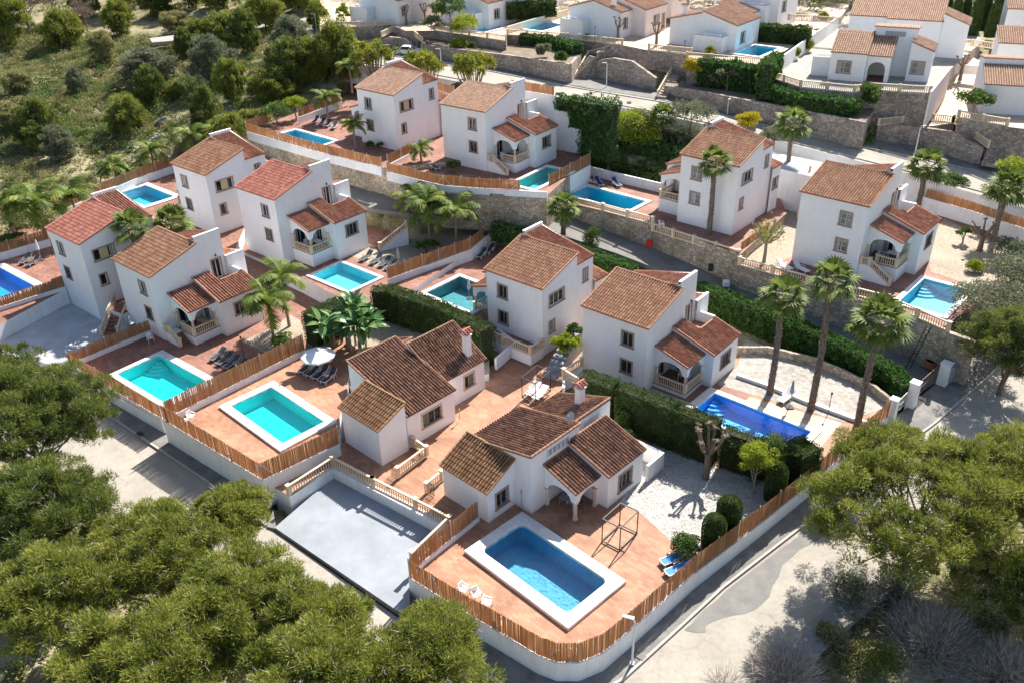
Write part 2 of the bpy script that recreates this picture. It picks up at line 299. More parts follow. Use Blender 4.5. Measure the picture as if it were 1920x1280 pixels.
L_PALM=leaf_mat('palm_leaves',[(.045,.08,.02),(.085,.135,.028),(.15,.20,.04),(.27,.30,.08)],1.4,.35)
L_QPALM=leaf_mat('feather_palm_leaves',[(.05,.09,.02),(.10,.16,.03),(.19,.25,.04),(.38,.36,.06)],.9,.35)
L_YEL=leaf_mat('yellow_bloom',[(.28,.24,.02),(.42,.34,.02),(.55,.42,.03),(.6,.5,.06)],1.0)
L_SCRUB=leaf_mat('scrub_leaves',[(.11,.13,.04),(.21,.215,.07),(.32,.30,.12),(.46,.41,.21)],.6)
L_BANANA=leaf_mat('banana_leaves',[(.03,.08,.02),(.06,.14,.035),(.11,.22,.07),(.2,.32,.12)],1.0,.25,.5,.4)
L_BROWN=leaf_mat('brown_twigs',[(.10,.075,.055),(.16,.12,.095),(.22,.17,.14),(.27,.22,.18)],1)
L_YUC=leaf_mat('yucca_leaves',[(.08,.13,.02),(.17,.23,.03),(.32,.33,.04),(.46,.42,.07)],1.2,.3)
def water_mat(name,tint,rip=1.0):
    m=bpy.data.materials.new(name); m.use_nodes=True; t=m.node_tree;N=t.nodes;L=t.links; N.remove(N['Principled BSDF'])
    tr=N.new('ShaderNodeBsdfTransparent'); tr.inputs[0].default_value=(*tint,1); g=N.new('ShaderNodeBsdfGlossy'); g.inputs['Roughness'].default_value=.03
    fr=N.new('ShaderNodeFresnel'); fr.inputs[0].default_value=1.33; tc=N.new('ShaderNodeTexCoord'); n=N.new('ShaderNodeTexNoise'); n.inputs['Scale'].default_value=3.5*rip; n.inputs['Detail'].default_value=3; L.new(tc.outputs['Object'],n.inputs['Vector'])
    bp=N.new('ShaderNodeBump'); bp.inputs['Strength'].default_value=.5; bp.inputs['Distance'].default_value=.06; L.new(n.outputs['Fac'],bp.inputs['Height'])
    L.new(bp.outputs[0],g.inputs['Normal']); L.new(bp.outputs[0],fr.inputs['Normal'])
    mx=N.new('ShaderNodeMixShader'); L.new(fr.outputs[0],mx.inputs[0]); L.new(tr.outputs[0],mx.inputs[1]); L.new(g.outputs[0],mx.inputs[2]); L.new(mx.outputs[0],N['Material Output'].inputs[0]); return m
WATER=water_mat('pool_water',(.78,.96,.99))
def basin_mat(name,c,tile=True,c2=None):
    m=mat(name,c,.5,1.6,None,c2 or tuple(min(1,x*1.15) for x in c),detail=6)
    t=m.node_tree;N=t.nodes;L=t.links
    b=N['Principled BSDF']; old=b.inputs['Base Color'].links[0].from_socket
    # light network of sun ripples is left to the renderer ; only the mosaic grid is coloured
    if tile:
        tc=N.new('ShaderNodeTexCoord'); br=N.new('ShaderNodeTexBrick'); br.offset=0; L.new(tc.outputs['Object'],br.inputs['Vector'])
        br.inputs['Color1'].default_value=(1,1,1,1); br.inputs['Color2'].default_value=(.9,.94,.96,1); br.inputs['Mortar'].default_value=(.72,.82,.86,1)
        br.inputs['Scale'].default_value=1; br.inputs['Brick Width'].default_value=.3; br.inputs['Row Height'].default_value=.3; br.inputs['Mortar Size'].default_value=.02
        mix=N.new('ShaderNodeMix'); mix.data_type='RGBA'; mix.blend_type='MULTIPLY'; mix.inputs['Factor'].default_value=1
        L.new(old,mix.inputs[6]); L.new(br.outputs[0],mix.inputs[7]); L.new(mix.outputs[2],b.inputs['Base Color'])
    return m
B_BLUE=basin_mat('basin_mosaic_blue',(.085,.31,.49),True,(.12,.39,.57))
B_CYAN=basin_mat('basin_cyan',(.01,.66,.66),False,(.02,.74,.72))
B_AQUA=basin_mat('basin_aqua',(.05,.50,.66),False,(.08,.60,.74))
B_DEEP=basin_mat('basin_deep_blue',(.015,.33,.74),False,(.03,.42,.84))
B_PALE=basin_mat('basin_pale',(.16,.66,.74),False,(.2,.72,.8))
B_GREEN=basin_mat('basin_green_grey',(.11,.32,.34),True,(.15,.38,.40))
B_TURQ=basin_mat('basin_turquoise',(.04,.52,.52),False,(.07,.60,.58))
# ---------------- building elements ----------------
def wall(mb,A,B,z0,zt,ops=(),t=.25,cap=True):
    """wall from A to B, outside on the right hand ; ops = (s0,s1,za,zb or function)"""
    A=Vector(A[:2]);B=Vector(B[:2]);L=(B-A).length;d=(B-A)/L;n=Vector((d.y,-d.x))
    ztf=zt if callable(zt) else ((lambda s:zt[0]+(zt[1]-zt[0])*s/L) if hasattr(zt,'__len__') else (lambda s:zt))
    z0f=z0 if callable(z0) else (lambda s:z0)
    P=lambda s,o,z:(A.x+d.x*s+n.x*o,A.y+d.y*s+n.y*o,z)
    xs={0,L}
    for o in ops:
        xs|={o[0],o[1]}
        if callable(o[3]):
            for k in range(1,12): xs.add(o[0]+(o[1]-o[0])*k/12)
    xs=sorted(x for x in xs if -1e-6<=x<=L+1e-6)
    fz=lambda q,s:q(s) if callable(q) else q
    for a,b in zip(xs[:-1],xs[1:]):
        if b-a<1e-4: continue
        m=(a+b)/2
        cur=[o for o in ops if o[0]-1e-6<=m<=o[1]+1e-6]; cur.sort(key=lambda o:fz(o[2],m))
        lo=(z0f(a),z0f(b))
        segs=[]
        for o in cur:
            segs.append((lo,(fz(o[2],a),fz(o[2],b)))); lo=(fz(o[3],a),fz(o[3],b))
            mb.face([P(a,0,lo[0]),P(b,0,lo[1]),P(b,-t,lo[1]),P(a,-t,lo[0])])
            za,zb=fz(o[2],a),fz(o[2],b)
            if za>z0f(a)+.01: mb.face([P(a,0,za),P(a,-t,za),P(b,-t,zb),P(b,0,zb)])
        segs.append((lo,(ztf(a),ztf(b))))
        for (l0,l1),(h0,h1) in segs:
            if h0-l0<1e-3 and h1-l1<1e-3: continue
            mb.face([P(a,0,l0),P(b,0,l1),P(b,0,h1),P(a,0,h0)])
            mb.face([P(b,-t,l1),P(a,-t,l0),P(a,-t,h0),P(b,-t,h1)])
        if cap: mb.face([P(a,0,ztf(a)),P(b,0,ztf(b)),P(b,-t,ztf(b)),P(a,-t,ztf(a))])
    for o in ops:
        for s in (o[0],o[1]):
            za,zb=fz(o[2],s),fz(o[3],s)
            if s<1e-3 or s>L-1e-3: continue
            for q in ops:
                if q is not o and min(abs(q[0]-s),abs(q[1]-s))<2e-3: za=max(za,fz(q[3],s))
            if zb-za>.01: mb.face([P(s,0,za),P(s,0,zb),P(s,-t,zb),P(s,-t,za)])
def window(root,fx,A,B,s0,s1,z0,z1,grille=None,surround=WFRAME,sash=SASH,panes=2,shutter=None,name='window',detail=True):
    A=Vector(A[:2]);B=Vector(B[:2]);d=(B-A).normalized();n=Vector((d.y,-d.x))
    P=lambda s,o,z:(A.x+d.x*s+n.x*o,A.y+d.y*s+n.y*o,z)
    def bx(mb,a,b,o0,o1,za,zb):
        p=[P(a,o0,0),P(b,o0,0),P(b,o1,0),P(a,o1,0)]; mb.prism([(q[0],q[1]) for q in p],za,zb)
    g=MB(); g.m=0; g.face([P(s0,-.16,z0),P(s1,-.16,z0),P(s1,-.16,z1),P(s0,-.16,z1)])
    cur=RND.random()
    if cur<.45:
        g.m=2; w_=(s1-s0)/panes*(.5 if cur<.2 else .95); a_=s0+.05 if cur<.3 else s1-.05-w_; g.face([P(a_,-.156,z0+.04),P(a_+w_,-.156,z0+.04),P(a_+w_,-.156,z1-.04),P(a_,-.156,z1-.04)])
    g.m=1; e=.05
    bx(g,s0,s0+e,-.15,-.09,z0,z1);bx(g,s1-e,s1,-.15,-.09,z0,z1);bx(g,s0+e,s1-e,-.15,-.09,z0,z0+e);bx(g,s0+e,s1-e,-.15,-.09,z1-e,z1)
    for k in range(1,panes):
        c=s0+(s1-s0)*k/panes; bx(g,c-.035,c+.035,-.148,-.088,z0+e,z1-e)
    o=g.build(name,[GLASS,sash,CURT],root,fx=fx)
    if surround:
        f=MB(); q=.14
        bx(f,s0-q,s0,-.02,.055,z0,z1);bx(f,s1,s1+q,-.02,.055,z0,z1);bx(f,s0-q,s1+q,-.02,.06,z1,z1+q);bx(f,s0-q-.05,s1+q+.05,-.02,.12,z0-q*.8,z0)
        f.build('surround',surround,o,fx=fx)
    if shutter:
        f=MB(); w=(s1-s0)*.42; bx(f,s0+(s1-s0)*.29,s0+(s1-s0)*.29+w,-.06,-.02,z0+.03,z1-.03); f.build('shutter',shutter,o,fx=fx)
    if grille:
        f=MB(); nb=max(3,int((s1-s0)/.13))
        for k in range(1,nb):
            s=s0+(s1-s0)*k/nb; f.bar(P(s,.015,z0),P(s,.015,z1),.022)
        for z in (z0+.12,(z0+z1)/2,z1-.12): f.bar(P(s0,.015,z),P(s1,.015,z),.024)
        f.build('grille',grille,o,fx=fx)
    return o
CURT=mat('curtain_cloth',(.36,.34,.31),.9,6,None,(.46,.44,.41))
def glass_mat():
    m=bpy.data.materials.new('window_glass'); m.use_nodes=True; b=m.node_tree.nodes['Principled BSDF']
    b.inputs['Base Color'].default_value=(.02,.022,.025,1); b.inputs['Roughness'].default_value=.06; b.inputs['Specular IOR Level'].default_value=.6
    return m
GLASS=glass_mat()
TRIMT=mat('terracotta_trim',(.42,.19,.115),.85,4,None,(.55,.28,.18))
RND=random.Random(5)
def tiles(mb,L0,L1,H0,H1,pitch=.27,course=.42,seed=0,under=True):
    """barrel tiled slope ; channels run from the low edge L0-L1 up to H0-H1"""
    L0,L1,H0,H1=[Vector(p) for p in (L0,L1,H0,H1)]
    wd=((L1-L0).length+(H1-H0).length)/2; ln=((H0-L0).length+(H1-L1).length)/2
    n=max(2,round(wd/pitch)); k=max(2,round(ln/course))
    N=(L1-L0).cross(H0-L0).normalized()
    if N.z<0: N=-N
    ph=[0,.13,.28,.43,.56,.78]; hh=[0.0,.075,.105,.075,0.0,-.02]
    rr=random.Random(seed+int(wd*100)); off=rr.randint(0,500)
    xs=[((c+p)/n,h) for c in range(n) for p,h in zip(ph,hh)]+[(1,0)]
    jit=[rr.uniform(-.008,.008) for _ in range(n+1)]
    base=len(mb.v); nx=len(xs)
    for r in range(k):
        for e,(t,up) in enumerate(((r/k,.03),((r+1)/k,.0))):
            for i,(x,h) in enumerate(xs):
                a=L0.lerp(H0,t);b=L1.lerp(H1,t);p=a.lerp(b,x)+N*(h+up+jit[i//6]+ (rr.uniform(-.004,.004) if e==0 else 0))
                mb.v.append(tuple(p))
    for r in range(2*k-1):
        for i in range(nx-1):
            a=base+r*nx+i; mb.f.append((a,a+1,a+1+nx,a+nx)); mb.mi.append(mb.m)
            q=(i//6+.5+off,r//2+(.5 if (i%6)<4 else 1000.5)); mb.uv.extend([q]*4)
    if under:
        m0=mb.m; mb.m=1
        dn=N*-.10; U=[L0-N*.01,L1-N*.01,H1-N*.01,H0-N*.01]; V=[p+dn for p in (L0,L1,H1,H0)]
        mb.face(V[::-1],[(0.5,0.5)]*4)
        for i in range(4): j=(i+1)%4; mb.face([V[i],V[j],U[j],U[i]],[(0.5,0.5)]*4)
        mb.m=m0
def capline(mb,a,b,r=.085,step=.42,lift=.05):
    a=Vector(a);b=Vector(b);L=(b-a).length;n=max(1,round(L/step));d=(b-a)/n
    for i in range(n):
        p=a+d*i+Vector((0,0,lift)); q=p+d*1.06; mb.tube([p,q],[r*1.08,r*.86],7)
def roof(root,fx,name,L0,L1,H0,H1,mt,ridge=True,verge=True,seed=0,mt2=None):
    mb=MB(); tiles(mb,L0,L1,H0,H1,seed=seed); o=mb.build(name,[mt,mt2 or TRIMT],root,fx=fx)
    if ridge or verge:
        if ridge: c=MB(); capline(c,H0,H1,.10); c.build('ridge_tiles',mt,o,fx=fx)
        if verge:
            for P_,Q_ in ((L0,H0),(L1,H1)): c=MB(); capline(c,P_,Q_,.075); c.build('verge_tiles',mt,o,fx=fx)
    return o
_bal=None
def baluster_mesh():
    global _bal
    if _bal is None:
        m=MB(); prof=[(.055,0),(.055,.05),(.03,.08),(.062,.22),(.045,.38),(.028,.5),(.045,.56),(.055,.62)]
        m.lathe((0,0,0),prof,6); _bal=bpy.data.meshes.new('baluster'); _bal.from_pydata(m.v,[],m.f); _bal.materials.append(BALU)
        _bal.polygons.foreach_set('use_smooth',[True]*len(_bal.polygons))
    return _bal
def balustrade(pts,label=None,parent=None,fx=None,h=.88,sp=.24,merged=False,posts=None,name='balustrade',group=None,m=None,maxpost=4.5,closed=False):
    """run of balusters between a base rail and a hand rail, with posts at the bends"""
    pts=[Vector(p) for p in pts]; m=m or BALU
    if fx: pts=[Vector(fx(p)) for p in pts]
    if parent is None:
        c=pts[0]; root=empty(name,c,0,label=label,cat='balustrade',group=group); pts=[p-c for p in pts]
    else: root=empty(name,(0,0,0)); root.parent=parent
    rail=MB(); base=MB(); post=[]; bs=[]
    for a,b in zip(pts[:-1],pts[1:]):
        L=(b-a).length; n=max(1,math.ceil(L/maxpost))
        for i in range(n):
            p=a.lerp(b,i/n); q=a.lerp(b,(i+1)/n); post.append(p)
            U=Vector((0,0,1))
            rail.bar(p+U*(h-.06),q+U*(h-.06),.17,.11); base.bar(p+U*.06,q+U*.06,.18,.12)
            l=(q-p).length; k=max(1,round((l-.2)/sp))
            for j in range(k):
                t=(.1+(l-.2)*(j+.5)/k)/l; bs.append(p.lerp(q,t)+U*.12)
    post.append(pts[-1])
    if merged:
        mb=MB(); mb.v=rail.v[:];mb.f=rail.f[:];mb.mi=rail.mi[:];mb.uv=rail.uv[:]
        for p in bs: mb.bar(p,p+Vector((0,0,h-.2)),.085)
        n0=len(mb.v); mb.v+=base.v; mb.f+=[tuple(i+n0 for i in f) for f in base.f]; mb.mi+=base.mi; mb.uv+=base.uv
        for p in post: mb.box(p.x-.13,p.x+.13,p.y-.13,p.y+.13,p.z-.0,p.z+h+.06)
        if parent is None:
            bpy.data.objects.remove(root)
            o=mb.build(name,m,None,label=label,cat='balustrade',group=group); o.location=c; return o
        bpy.data.objects.remove(root); return mb.build(name,m,parent)
    rail.build('hand_rail',m,root); base.build('base_rail',m,root)
    me=baluster_mesh()
    for p in bs:
        o=bpy.data.objects.new('baluster',me); o.location=p; o.scale=(1,1,(h-.23)/.62); link(o,root)
    for i,p in enumerate(post):
        if posts==False: break
        mb=MB(); mb.box(-.14,.14,-.14,.14,0,h+.02); mb.box(-.18,.18,-.18,.18,h+.02,h+.09)
        o=mb.build('post',m,root); o.location=p
        d=(pts[1]-pts[0]); o.rotation_euler=(0,0,math.atan2(d.y,d.x))
    return root
def reed_fence(pts,label,h=1.45,seg=2.3,group='reed screen fences',z_off=0,braces=(),ragged=.055,mesh_above=False,cat='fence'):
    pts=[Vector(p) for p in pts]; c=pts[0].copy(); root=empty('reed_fence',c,0,label=label,cat=cat,group=group); pts=[p-c for p in pts]
    rr=random.Random(int(abs(c.x*31+c.y*17))+len(pts)); ps=[]; k=0
    for a,b in zip(pts[:-1],pts[1:]):
        L=(b-a).length; n=max(1,round(L/seg))
        for i in range(n):
            p=a.lerp(b,i/n);q=a.lerp(b,(i+1)/n); ps.append(p)
            d=(q-p); l=d.length; d.normalize(); nn=Vector((d.y,-d.x,0)).normalized()
            mb=MB(); m=max(2,int(l/.045)); sag=rr.uniform(-.05,.05)
            for j in range(m):
                s0=l*j/m; s1=l*(j+1.06)/m; o=rr.uniform(-.022,.022); t0=h+sag*math.sin(math.pi*j/m)+rr.uniform(-ragged,ragged*.6); ln=rr.uniform(-.03,.03)
                A=p+d*s0+nn*o;B=p+d*s1+nn*(o+rr.uniform(-.012,.012)); Z=Vector((0,0,1)); b0=rr.uniform(0,.04)
                C=nn*.02
                u=[(k+.5,.5)]*4; k+=1
                mb.face([A+Z*b0,B+Z*b0,B+Z*t0+d*ln,A+Z*t0+d*ln],u); mb.face([A+C+Z*b0,B+C+Z*b0,B+C+Z*t0+d*ln,A+C+Z*t0+d*ln],u)
            mb.build('reed_panel',REED,root)
    ps.append(pts[-1])
    for i,p in enumerate(ps):
        mb=MB(); mb.tube([(0,0,-.05),(0,0,h+.16)],.028,6); o=mb.build('post',POST,root); o.location=p
    for i in braces:
        if i>=len(ps): continue
        p=ps[i]
        for s in (-1,1):
            q=ps[i+s] if 0<=i+s<len(ps) else None
            if q is None: continue
            e=(q-p).normalized(); n2=Vector((e.y,-e.x,0))*(.05 if s>0 else -.05)
            mb=MB(); mb.bar(p+Vector((0,0,h*.95))+n2,p+e*.95+Vector((0,0,.02))+n2,.035); mb.build('brace',POST,root)
    return root
def ngon(mb,outer,holes=(),z=0,off=(0,0)):
    from mathutils.geometry import tessellate_polygon
    loops=[[Vector((p[0],p[1],0)) for p in outer]]+[[Vector((p[0],p[1],0)) for p in h] for h in holes]
    flat=[p for l in loops for p in l]
    for t in tessellate_polygon(loops):
        q=[flat[i] for i in t]
        if (q[1]-q[0]).cross(q[2]-q[0]).z<0: q=q[::-1]
        mb.face([(p.x,p.y,z) for p in q])
PLATS=[]   # (polygon, z, drop) : the terrain is kept below these
POOLS=[]   # hole polygons
ROADTRIS=[]
def inpoly(x,y,poly):
    c=False;n=len(poly);j=n-1
    for i in range(n):
        xi,yi=poly[i][0],poly[i][1];xj,yj=poly[j][0],poly[j][1]
        if (yi>y)!=(yj>y) and x<(xj-xi)*(y-yi)/(yj-yi)+xi: c=not c
        j=i
    return c
def slab(name,poly,z,mt,thick=4,side=None,drop=2.6,kind='structure',clear=True):
    from mathutils.geometry import delaunay_2d_cdt
    poly=[(p[0],p[1]) for p in poly]
    vs=[Vector(p) for p in poly]; n=len(poly); ed=[(i,(i+1)%n) for i in range(n)]
    x0=min(p[0] for p in poly)-5;x1=max(p[0] for p in poly)+5;y0=min(p[1] for p in poly)-5;y1=max(p[1] for p in poly)+5
    holes=[h for h in POOLS if any(x0<x<x1 and y0<y<y1 for x,y in h)]
    for h in holes:
        k=len(vs); vs+=[Vector(p) for p in h]; ed+=[(k+i,k+(i+1)%len(h)) for i in range(len(h))]
    V2,_,F2,_,_,_=delaunay_2d_cdt(vs,ed,[],0,1e-5)
    mb=MB()
    for f in F2:
        q=[V2[i] for i in f]; cx_=sum(p.x for p in q)/len(q); cy_=sum(p.y for p in q)/len(q)
        if not inpoly(cx_,cy_,poly) or any(inpoly(cx_,cy_,h) for h in holes): continue
        if (q[1]-q[0]).cross(q[2]-q[0])<0: q=q[::-1]
        mb.face([(p.x,p.y,z) for p in q])
    if clear:
        mb.m=1
        for i in range(n):
            a=poly[i];b=poly[(i+1)%n]; mb.face([(*a,z-thick),(*b,z-thick),(*b,z),(*a,z)])
        PLATS.append((poly,z,drop))
    return mb.build(name,[mt,side or mt],None,kind=kind)
def px(z,*pts): return [at(x,y,z) for x,y in pts]
def lpt(O,yaw,u,v,z=None):
    a=Vector((math.cos(yaw),math.sin(yaw)));b=Vector((-a.y,a.x)); p=Vector((O[0],O[1]))+a*u+b*v
    return Vector((p.x,p.y,O[2] if z is None else z))
def pool(corner,yaw,lu,lv,z,mt,label,cw=.55,depth=1.5,raise_=.14,steps=None,round_=.0,coping=None,cwo=None,group='garden swimming pools'):
    """pool basin of lu x lv metres ; corner = near left corner of the water, z = terrace level"""
    P=lambda u,v:lpt((corner[0],corner[1],0),yaw,u,v,0)
    c1,c2,c3,c4=cwo or (cw,cw,cw,cw)   # widths at low u, high u, low v, high v
    ring=[P(-c1+.03,-c3+.03),P(lu+c2-.03,-c3+.03),P(lu+c2-.03,lv+c4-.03),P(-c1+.03,lv+c4-.03)]
    POOLS.append([(p.x,p.y) for p in [P(-.12,-.12),P(lu+.12,-.12),P(lu+.12,lv+.12),P(-.12,lv+.12)]])
    root=empty('swimming_pool',(corner[0],corner[1],z),yaw,label=label,cat='swimming pool',group=group)
    # inner outline with rounded corners
    r=max(.08,round_); inner=[]
    for cx,cy,a0 in ((lu-r,lv-r,0),(r,lv-r,90),(r,r,180),(lu-r,r,270)):
        for k in range(6): a=R(a0+90*k/5); inner.append((cx+r*math.cos(a),cy+r*math.sin(a)))
    out=[(lu+c2,lv+c4),(-c1,lv+c4),(-c1,-c3),(lu+c2,-c3)]
    cm=MB(); ngon(cm,out,[inner],raise_)
    n=len(inner)
    for i in range(4): a=out[i];b=out[(i+1)%4]; cm.face([(*a,-.02),(*b,-.02),(*b,raise_),(*a,raise_)])
    for i in range(n): a=inner[i];b=inner[(i+1)%n]; cm.face([(*a,-.02),(*b,-.02),(*b,raise_),(*a,raise_)])
    cm.build('coping',coping or COPING,root)
    bs=MB()
    for i in range(n): a=inner[i];b=inner[(i+1)%n]; bs.face([(*a,-depth),(*b,-depth),(*b,-.02),(*a,-.02)])
    bs.face([(*p,-depth) for p in inner]); 
    if steps:
        su,sv,dirs=steps
        for k in range(4):
            rad=1.75-.42*k; top=-depth+.17*(k+1); arc=[]
            a0={'ll':0,'lr':90,'ur':180,'ul':270}[dirs]
            for j in range(13): a=R(a0+90*j/12); arc.append((su+rad*math.cos(a),sv+rad*math.sin(a)))
            bs.prism([(su,sv)]+arc,-depth+.001,top)
    bs.build('basin',mt,root)
    wm=MB(); wm.face([(*p,raise_-.16) for p in inner]); wm.build('water',WATER,root)
    return root
# ---------------- villas ----------------
def stepz(n): pass
def villa(O,yaw,label,mirror=False,zb=-1.2,tl=TILE_TAN,tl2=TILE_RED,stairs=True,grp='two storey white villas',w_lo=True,shut=None,gr=(None,GRILLE),door_col=None,terrace=None,seed=0,detail=True,lamp=True,side_grille=False):
    """two storey house ; local u along the eaves, v into the hill, z above the ground floor"""
    W=6.9;D=5.35
    root=empty('villa',O,yaw,label=label,cat='house',group=grp)
    fx=(lambda p:(W-p[0],p[1],p[2])) if mirror else None
    rz=lambda v:5.86+1.6*v/D
    mb=MB()
    F0,F1=(.13,.13),(6.77,.13); G1=(6.77,5.3); G0=(.13,5.3)
    # openings
    fw=[(4.3,5.35,3.55,4.85)]+([(4.3,5.35,.85,2.1)] if w_lo else [])
    wall(mb,F0,F1,zb,rz(.13)-.1,[(a-.13,b-.13,c,d) for a,b,c,d in fw],cap=False)
    wall(mb,F1,G1,zb,(rz(.13)-.1,rz(5.3)-.1),[(2.0,3.3,0.02,2.15)],cap=False)
    sw=[(1.2,3.3,3.65,4.8),(1.2,1.85,.95,2.1)] # on the blind side, measured from the front
    wall(mb,G0,F0,zb,(rz(5.3)-.1,rz(.13)-.1),[(5.3-b,5.3-a,c,d) for a,b,c,d in sw],cap=False)
    wall(mb,G1,G0,zb,rz(5.3)-.1,cap=False)
    mb.build('wall',WHITE,root,fx=fx)
    for i,(a,b,c,d) in enumerate(fw): window(root,fx,F0,F1,a-.13,b-.13,c,d,grille=gr[1] if i==1 else gr[0])
    for i,(a,b,c,d) in enumerate(sw): window(root,fx,G0,F0,5.3-b,5.3-a,c,d,grille=(GRILLE if side_grille and i==1 else None),panes=3 if i==0 else 1,shutter=(shut if i==0 else None))
    window(root,fx,F1,G1,2.0,3.3,.02,2.15,surround=None,name='door',panes=2)
    e=.02
    roof(root,fx,'roof',(-.02,-.05,6.0-.06),(W+.02,-.05,6.0-.06),(-.02,D,7.55),(W+.02,D,7.55),tl,seed=seed)
    # stair tower
    tz=lambda u:6.30+1.55*(u-.35)/6.3
    t=MB()
    wall(t,(.35,5.32),(6.65,5.32),5.2,(tz(.35)+0,tz(6.65)+0),cap=True)
    wall(t,(6.65,5.32),(6.65,8.2),zb,tz(6.65)+.28,[(1.35,2.3,3.12,5.15)])
    wall(t,(6.65,8.2),(.35,8.2),zb,(tz(6.65)+.1,tz(.35)+.02),cap=True)
    wall(t,(.35,8.2),(.35,5.32),zb,tz(.35)-.02,[(.9,1.55,4.0,5.25)],cap=False)
    to=t.build('stair_tower',WHITE,root,fx=fx)
    window(to,fx,(6.65,5.32),(6.65,8.2),1.35,2.3,3.12,5.15,name='balcony_door',surround=WFRAME)
    window(to,fx,(.35,8.2),(.35,5.32),.9,1.55,4.0,5.25)
    roof(to,fx,'tower_roof',(.2,5.36,tz(.2)),(.2,8.15,tz(.2)),(6.4,5.36,tz(6.4)),(6.4,8.15,tz(6.4)),tl2,verge=True,ridge=False,seed=seed+1)
    # rear annex
    az=lambda u:3.55+1.45*u/6.65
    x=MB(); wall(x,(6.9,8.2),(6.9,10.3),zb,az(6.65)+.22); wall(x,(6.9,10.3),(.1,10.3),zb,(az(6.9)+.1,az(.1)+.02)); wall(x,(.1,10.3),(.1,8.2),zb,az(.1)-.05,[(.5,1.6,1.0,2.15)],cap=False)
    xo=x.build('rear_annex',WHITE,root,fx=fx); window(xo,fx,(.1,10.3),(.1,8.2),.5,1.6,1.0,2.15)
    roof(xo,fx,'annex_roof',(-.05,8.24,az(0)),(-.05,10.25,az(0)),(6.6,8.24,az(6.6)),(6.6,10.25,az(6.6)),tl2,ridge=False,seed=seed+2)
    # wing
    wz=lambda u:4.30-1.38*(u-6.8)/4.1
    g=MB()
    wall(g,(6.79,4.35),(10.9,4.35),zb,(wz(6.8)-.08,wz(10.9)-.08),[(.6,1.6,.02,2.05)],cap=False)
    wall(g,(10.9,4.35),(10.9,8.75),zb,wz(10.9)-.08,[(1.45,3.05,.8,2.05)],cap=False)
    wall(g,(10.9,8.75),(8.5,8.75),zb,(wz(10.9)-.08,wz(8.5)-.08),cap=False)
    wall(g,(8.5,8.75),(6.67,8.75),zb,4.05)
    g.face([(6.67,6.2,3.1),(8.6,6.2,3.1),(8.6,8.6,3.1),(6.67,8.6,3.1)])
    g.face([(8.5,6.2,3.0),(8.5,8.7,3.0),(8.5,8.7,wz(8.5)-.05),(8.5,6.2,wz(8.5)-.05)])
    g.face([(6.8,6.2,3.0),(8.5,6.2,3.0),(8.5,6.2,wz(8.5)-.05),(6.8,6.2,wz(6.8)-.05)])
    go=g.build('wing',WHITE,root,fx=fx)
    ff=MB(); ff.box(6.69,8.48,6.22,8.48,3.101,3.12); ff.build('terrace_floor',PAV2,go,fx=fx)
    window(go,fx,(10.9,4.35),(10.9,8.75),1.45,3.05,.8,2.05,grille=GRILLE,panes=3)
    window(go,fx,(6.79,4.35),(10.9,4.35),.6,1.6,.02,2.05,name='porch_door',surround=None)
    mb=MB(); tiles(mb,(11.05,4.2,wz(11.05)),(11.05,6.2,wz(11.05)),(6.8,4.2,wz(6.8)),(6.8,6.2,wz(6.8)),seed=seed+3); tiles(mb,(11.05,6.2,wz(11.05)),(11.05,8.9,wz(11.05)),(8.45,6.2,wz(8.45)),(8.45,8.9,wz(8.45)),seed=seed+3)
    wr=mb.build('wing_roof',[tl2,TRIMT],go,fx=fx)
    for P_,Q_,r_ in (((11.05,4.2,wz(11.05)),(6.8,4.2,wz(6.8)),.08),((11.05,8.9,wz(11.05)),(8.45,8.9,wz(8.45)),.08),((8.45,6.2,wz(8.45)),(8.45,8.9,wz(8.45)),.09)): c=MB(); capline(c,P_,Q_,r_); c.build('verge_tiles',tl2,wr,fx=fx)
    # porch
    pz=lambda u:3.72-1.02*(u-6.8)/3.2
    p=MB()
    def arch(s0,s1,zs,zc):
        return lambda s:zs+(zc-zs)*math.sqrt(max(0,1-((s-(s0+s1)/2)/((s1-s0)/2))**2))
    wall(p,(6.78,1.55),(9.95,1.55),0,(pz(6.78)-.06,pz(9.95)-.06),[(.30,2.78,-.01,arch(.30,2.78,1.65,2.48)),(2.7801,3.17,-.01,1.65)],t=.22,cap=False)
    wall(p,(9.95,1.55),(9.95,4.35),0,pz(9.95)-.06,[(0,.3899,-.01,1.65),(.39,2.45,-.01,arch(.39,2.45,1.65,2.42))],t=.22,cap=False)
    po=p.build('porch',WHITE,root,fx=fx)
    mb=MB(); mb.prism([(6.78,1.5),(10.0,1.5),(10.0,4.34),(6.78,4.34)],zb,-.06); mb.build('porch_base',WHITE,po,fx=fx)
    mb=MB(); mb.prism([(6.78,1.47),(10.03,1.47),(10.03,4.34),(6.78,4.34)],-.06,0.0); mb.build('porch_floor',PAV2,po,fx=fx)
    cl=MB(); cl.lathe((9.77,1.73,0),[(.17,0),(.17,.1),(.12,.16),(.115,1.45),(.15,1.52),(.19,1.56),(.19,1.66)],10); cl.build('column',STONEC,po,smooth=False,fx=fx)
    for (a,b,c_,d_) in ((6.86,7.06,1.53,1.79),(9.71,9.97,4.0,4.2)):
        mb=MB(); mb.box(a,b,c_,d_,0,1.55); mb.box(a-.04,b+.04,c_-.04,d_+.04,1.55,1.66); mb.build('pilaster',STONEC,po,fx=fx)
    roof(po,fx,'porch_roof',(10.12,1.38,pz(10.12)),(10.12,4.33,pz(10.12)),(6.8,1.38,pz(6.8)),(6.8,4.33,pz(6.8)),tl2,verge=True,ridge=False,seed=seed+5)
    st=7.95 if stairs else 7.1
    balustrade([(st,1.62,0),(9.86,1.62,0),(9.86,4.1,0)],parent=po,fx=fx,h=.85,sp=.22,maxpost=6)
